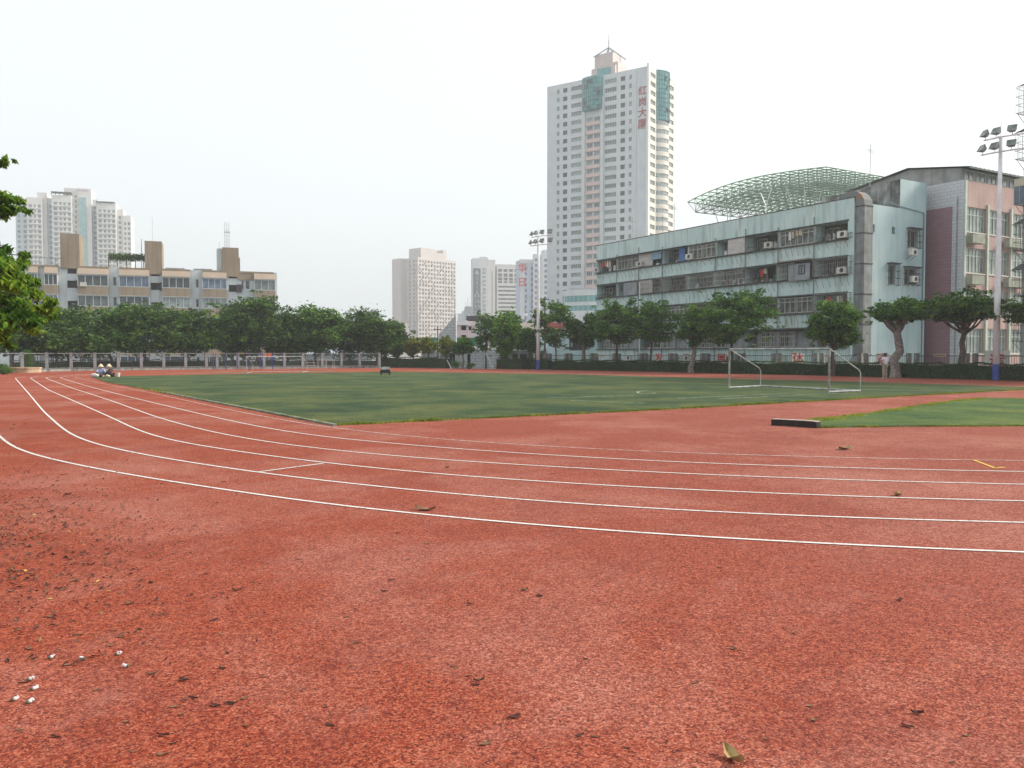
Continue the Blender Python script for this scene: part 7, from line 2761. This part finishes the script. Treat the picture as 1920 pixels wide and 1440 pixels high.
t = root_at('house', 'pink and white three storey house right of the triangular tiled wall', (pxw(856, 140), 140), .05)
X3 = lambda px: pxw(px, 140) - pxw(856, 140)
pk = M('pale pink house render', (.52, .42, .43), (.58, .47, .48), scale=.5)
wh = M('white house render', (.58, .59, .6), (.64, .65, .66), scale=.5)
mb = MB()
rects = [(X3(865), X3(874), HZ(619, 140), HZ(610.5, 140)), (X3(879), X3(884), HZ(619, 140), HZ(609, 140)), (X3(865), X3(874), HZ(634, 140), HZ(628, 140))]
facade(mb, (0, 0), FRONT, X3(892), 0, HZ(611, 140) + .8, rects, 1)
shell(mb, X3(892), 9, 0, HZ(611, 140) + .8, skip=('f',))
mb.build('wall', pk, t)
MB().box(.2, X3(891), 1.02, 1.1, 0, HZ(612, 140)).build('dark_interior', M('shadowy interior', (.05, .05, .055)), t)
mb = MB()
mb.yprism([(0, HZ(609.5, 140)), (X3(876), HZ(609.5, 140)), (X3(882), HZ(612, 140)), (X3(884), HZ(610, 140)), (X3(876), HZ(601, 140)), (X3(872), HZ(600, 140)), (X3(866), HZ(604, 140)), (0, HZ(604, 140))], -.6, 8)
mb.build('roof_gable', wh, t)
t = root_at('house', 'grey hipped roof with dark skylights beyond the pink house', (pxw(868, 165), 165), .05)
X4 = lambda px: pxw(px, 165) - pxw(868, 165)
mb = MB()
h0, h1 = HZ(606, 165), HZ(587, 165)
mb.add([(0, 0, h0), (X4(905), 0, h0), (X4(905), 10, h0), (0, 10, h0), (X4(886), 5, h1), (X4(888), 5, h1)], [(0, 1, 5, 4), (1, 2, 5), (2, 3, 4, 5), (3, 0, 4)])
mb.build('roof', M('grey roof sheet', (.2, .21, .23), (.28, .29, .31), scale=.8), t)
MB().box(.3, X4(904), .3, 9.7, 0, h0).build('wall', wh, t)
for a in (873, 884):
    mb = MB()
    x = X4(a)
    mb.add([(x, .2, h0 + .2), (x + 1.7, .2, h0 + .2), (x + 1.3, 1.5, h0 + 1.6), (x + .2, 1.5, h0 + 1.6)], [(0, 1, 2, 3)])
    mb.build('skylight', M('black panel', (.02, .02, .025)), t)
MB().box(X4(877), X4(882), -.3, .4, HZ(592, 165), HZ(590, 165)).build('water_heater', steel_white, t)

t = root_at('row_building', 'long low cream row with reddish panels between the bright tree and the tall tower', (pxw(955, 150), 150), -.05)
X5 = lambda px: pxw(px, 150) - pxw(955, 150)
mb = MB()
rects = [(X5(965 + 12 * i), X5(972 + 12 * i), HZ(626, 150), HZ(617, 150)) for i in range(8)]
facade(mb, (0, 0), FRONT, X5(1062), 0, HZ(604, 150), rects, .5)
shell(mb, X5(1062), 8, 0, HZ(604, 150), skip=('f',))
mb.build('wall', M('cream row render', (.55, .50, .42), (.6, .55, .47), scale=.5), t)
MB().box(.3, X5(1061), .52, .6, 3, HZ(606, 150)).build('window_glass', glass_dark, t)
MB().box(X5(1024), X5(1056), -.2, -.01, HZ(616, 150), HZ(605, 150)).build('red_panel', M('brick red panel', (.25, .07, .06), (.32, .1, .08), scale=2), t)
MB().box(X5(960), X5(1020), -.15, -.01, HZ(640, 150), HZ(628, 150)).build('pink_panel', pk, t)
for a, b in ((975, 986), (990, 998)):
    mb = MB()
    mb.yprism([(X5(a), HZ(603.8, 150)), (X5(b), HZ(603.8, 150)), (X5(b) - .5, HZ(598, 150)), (X5(a) + .8, HZ(597, 150))], 1, 4)
    mb.build('roof_hood', steel_grey, t)
for a in (983, 995):
    MB().tube([(X5(a), 1, HZ(590, 150)), (X5(a + 6), 1, HZ(590, 150))], .22, 8).build('water_tank', steel_white, t)

# pavilion and garage-like block beside the turquoise building
t = root_at('pavilion', 'low grey flat roofed pavilion with dark openings behind the short hedge', (pxw(925, 112), 112), -.03)
X6 = lambda px: pxw(px, 112) - pxw(925, 112)
mb = MB()
rects = [(X6(938 + 18 * i), X6(953 + 18 * i), .4, HZ(664, 112)) for i in range(5)]
facade(mb, (0, 0), FRONT, X6(1032), 0, HZ(658, 112), rects, 2.2)
shell(mb, X6(1032), 7, 0, HZ(658, 112), skip=('f',))
mb.build('wall', M('grey pavilion render', (.26, .27, .26), (.36, .37, .35), scale=.6), t)
MB().box(-.5, X6(1033), -.9, 7, HZ(657.5, 112), HZ(653.5, 112)).build('roof', M('pale roof edge', (.42, .46, .45), (.5, .54, .52), scale=1), t)
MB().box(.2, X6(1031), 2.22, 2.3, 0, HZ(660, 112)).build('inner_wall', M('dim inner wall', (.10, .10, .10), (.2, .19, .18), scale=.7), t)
for i, a in enumerate((957, 1000)):
    MB().box(X6(a), X6(a + 3.5), -.4, -.05, 0, HZ(662, 112)).build('cream_pillar', M('cream pillar paint', (.5, .45, .38)), t)

t = root_at('annex_building', 'pale turquoise annex with a dark upper opening at the left end of the turquoise block', (pxw(1040, 108), 108), .3)
X7 = lambda px: (pxw(px, 108) - pxw(1040, 108)) * 1.12
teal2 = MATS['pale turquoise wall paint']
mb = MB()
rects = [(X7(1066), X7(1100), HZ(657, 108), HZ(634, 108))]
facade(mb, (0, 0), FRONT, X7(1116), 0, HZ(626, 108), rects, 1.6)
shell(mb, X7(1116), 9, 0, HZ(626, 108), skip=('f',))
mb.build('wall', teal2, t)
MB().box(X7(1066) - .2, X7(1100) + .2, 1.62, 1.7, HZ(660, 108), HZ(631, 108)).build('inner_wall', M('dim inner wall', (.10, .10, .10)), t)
mb = MB()
mb.box(X7(1076), X7(1079), 1.4, 1.55, HZ(650, 108), HZ(642, 108))
mb.build('hanging_towel', M('white laundry', (.6, .6, .62)), t)

# long pale shed roof behind the ficus row
t = root_at('shed', 'long low shed with a pale blue roof behind the trunks of the ficus row', (pxw(545, 122), 122), .12)
X8 = lambda px: pxw(px, 122) - pxw(545, 122)
MB().box(0, X8(696), 0, 6, 0, HZ(664, 122)).build('wall', M('pale shed wall', (.3, .36, .38), (.38, .44, .46), scale=.8), t)
mb = MB()
mb.add([(-.5, -.8, HZ(664, 122)), (X8(698), -.8, HZ(664, 122)), (X8(698), 3, HZ(655, 122)), (-.5, 3, HZ(655, 122)), (X8(698), 6.5, HZ(664, 122)), (-.5, 6.5, HZ(664, 122))], [(0, 1, 2, 3), (3, 2, 4, 5)])
mb.build('roof', M('pale blue sheet roof', (.34, .44, .5), (.42, .52, .58), scale=.8, rough=.5), t)

# utility poles
pole_c = M('dark utility pole', (.07, .065, .06), (.13, .12, .11), scale=3)
for px, top, y, r, lab in ((821, 612, 100, .1, 'thin dark utility pole with a short crossarm behind the left hedge'), (1021.5, 556, 98, .13, 'dark utility pole close to the right of the far floodlight pole')):
    p = AT(px, 664, y)
    t = thing('utility_pole', lab, 'utility pole', (p.x, p.y, 0))
    MB().tube([(0, 0, 0), (0, 0, HZ(top, y))], [r, r * .6], 8).build('pole', pole_c, t)
    MB().tube([(-.5, 0, HZ(top, y) - .35), (.5, 0, HZ(top, y) - .35)], .05, 4).build('crossarm', pole_c, t)
    for x in (-.4, .4):
        MB().lathe([(.04, HZ(top, y) - .3), (.05, HZ(top, y) - .2), (.02, HZ(top, y) - .12)], 6, (x, 0)).build('insulator', steel_grey, t)

# leaning white gate braces and thin fence posts around the gap
for px0, px1, y, hh_, lab in ((911, 924, 93, 1.8, 'slanting white brace leaning right of the slim dark trunk'), (838, 846, 94, 1.0, 'slanting white brace under the yellowest small tree')):
    a, b = AT(px0, 664, y), AT(px1, 664, y)
    t = thing('brace', lab, 'brace', (b.x, b.y, 0))
    MB().tube([(a.x - b.x, 0, hh_), (0, 0, 0.02)], .05, 6).build('strut', steel_white, t)
    MB().box(-.2, .2, -.15, .15, 0, .04).build('foot_plate', steel_grey, t)
# chain-link fence in the gap
t = None
pts = [foot(px, -0.9) for px in (848, 860, 892, 906, 915, 930)]
o = pts[0].copy()
t = thing('fence', 'thin wire fence on slim posts across the gap between the two hedges', 'fence', (o.x, o.y, 0))
for p in pts:
    MB().tube([p - o, p - o + Vector((0, 0, 2.1))], .035, 6).build('post', steel_grey, t)
mb = MB()
for p, q in zip(pts, pts[1:]):
    for h in np.arange(.2, 2.1, .3):
        mb.tube([p - o + Vector((0, 0, h)), q - o + Vector((0, 0, h))], .008, 3, cap=False)
mb.build('wires', steel_grey, t)['kind'] = 'stuff'
mb = MB()
a, b = foot(846, -1.0), foot(935, -1.0)
p = (a + b) / 2
t = thing('orange_pot', 'small orange pot at the foot of the short hedge', 'pot', (foot(932, -.9).x, foot(932, -.9).y, 0))
MB().lathe([(.16, 0), (.22, .3), (.24, .34), (.2, .34), (.15, .05)], 12).build('pot', M('orange clay', (.45, .15, .06)), t)
MB().lathe([(.2, .27), (.2, .28)], 12).build('soil', M('planter soil', (.05, .035, .025)), t)

# ================================================================== air
hz = MB().box(-760, 760, -40, 1080, -1.1, 118)
hz_o = hz.build('haze', [])
hm = bpy.data.materials.new('haze air')
hm.use_nodes = True
nt = hm.node_tree
for n_ in list(nt.nodes):
    if n_.type != 'OUTPUT_MATERIAL':
        nt.nodes.remove(n_)
pv = nt.nodes.new('ShaderNodeVolumePrincipled')
pv.inputs['Color'].default_value = (0.93, 0.96, 1.0, 1)
pv.inputs['Density'].default_value = 0.0006
pv.inputs['Anisotropy'].default_value = 0.25
nt.links.new(pv.outputs[0], nt.nodes['Material Output'].inputs['Volume'])
hz_o.data.materials.append(hm)
hz_o['kind'] = 'stuff'
hz_o.display_type = 'WIRE'
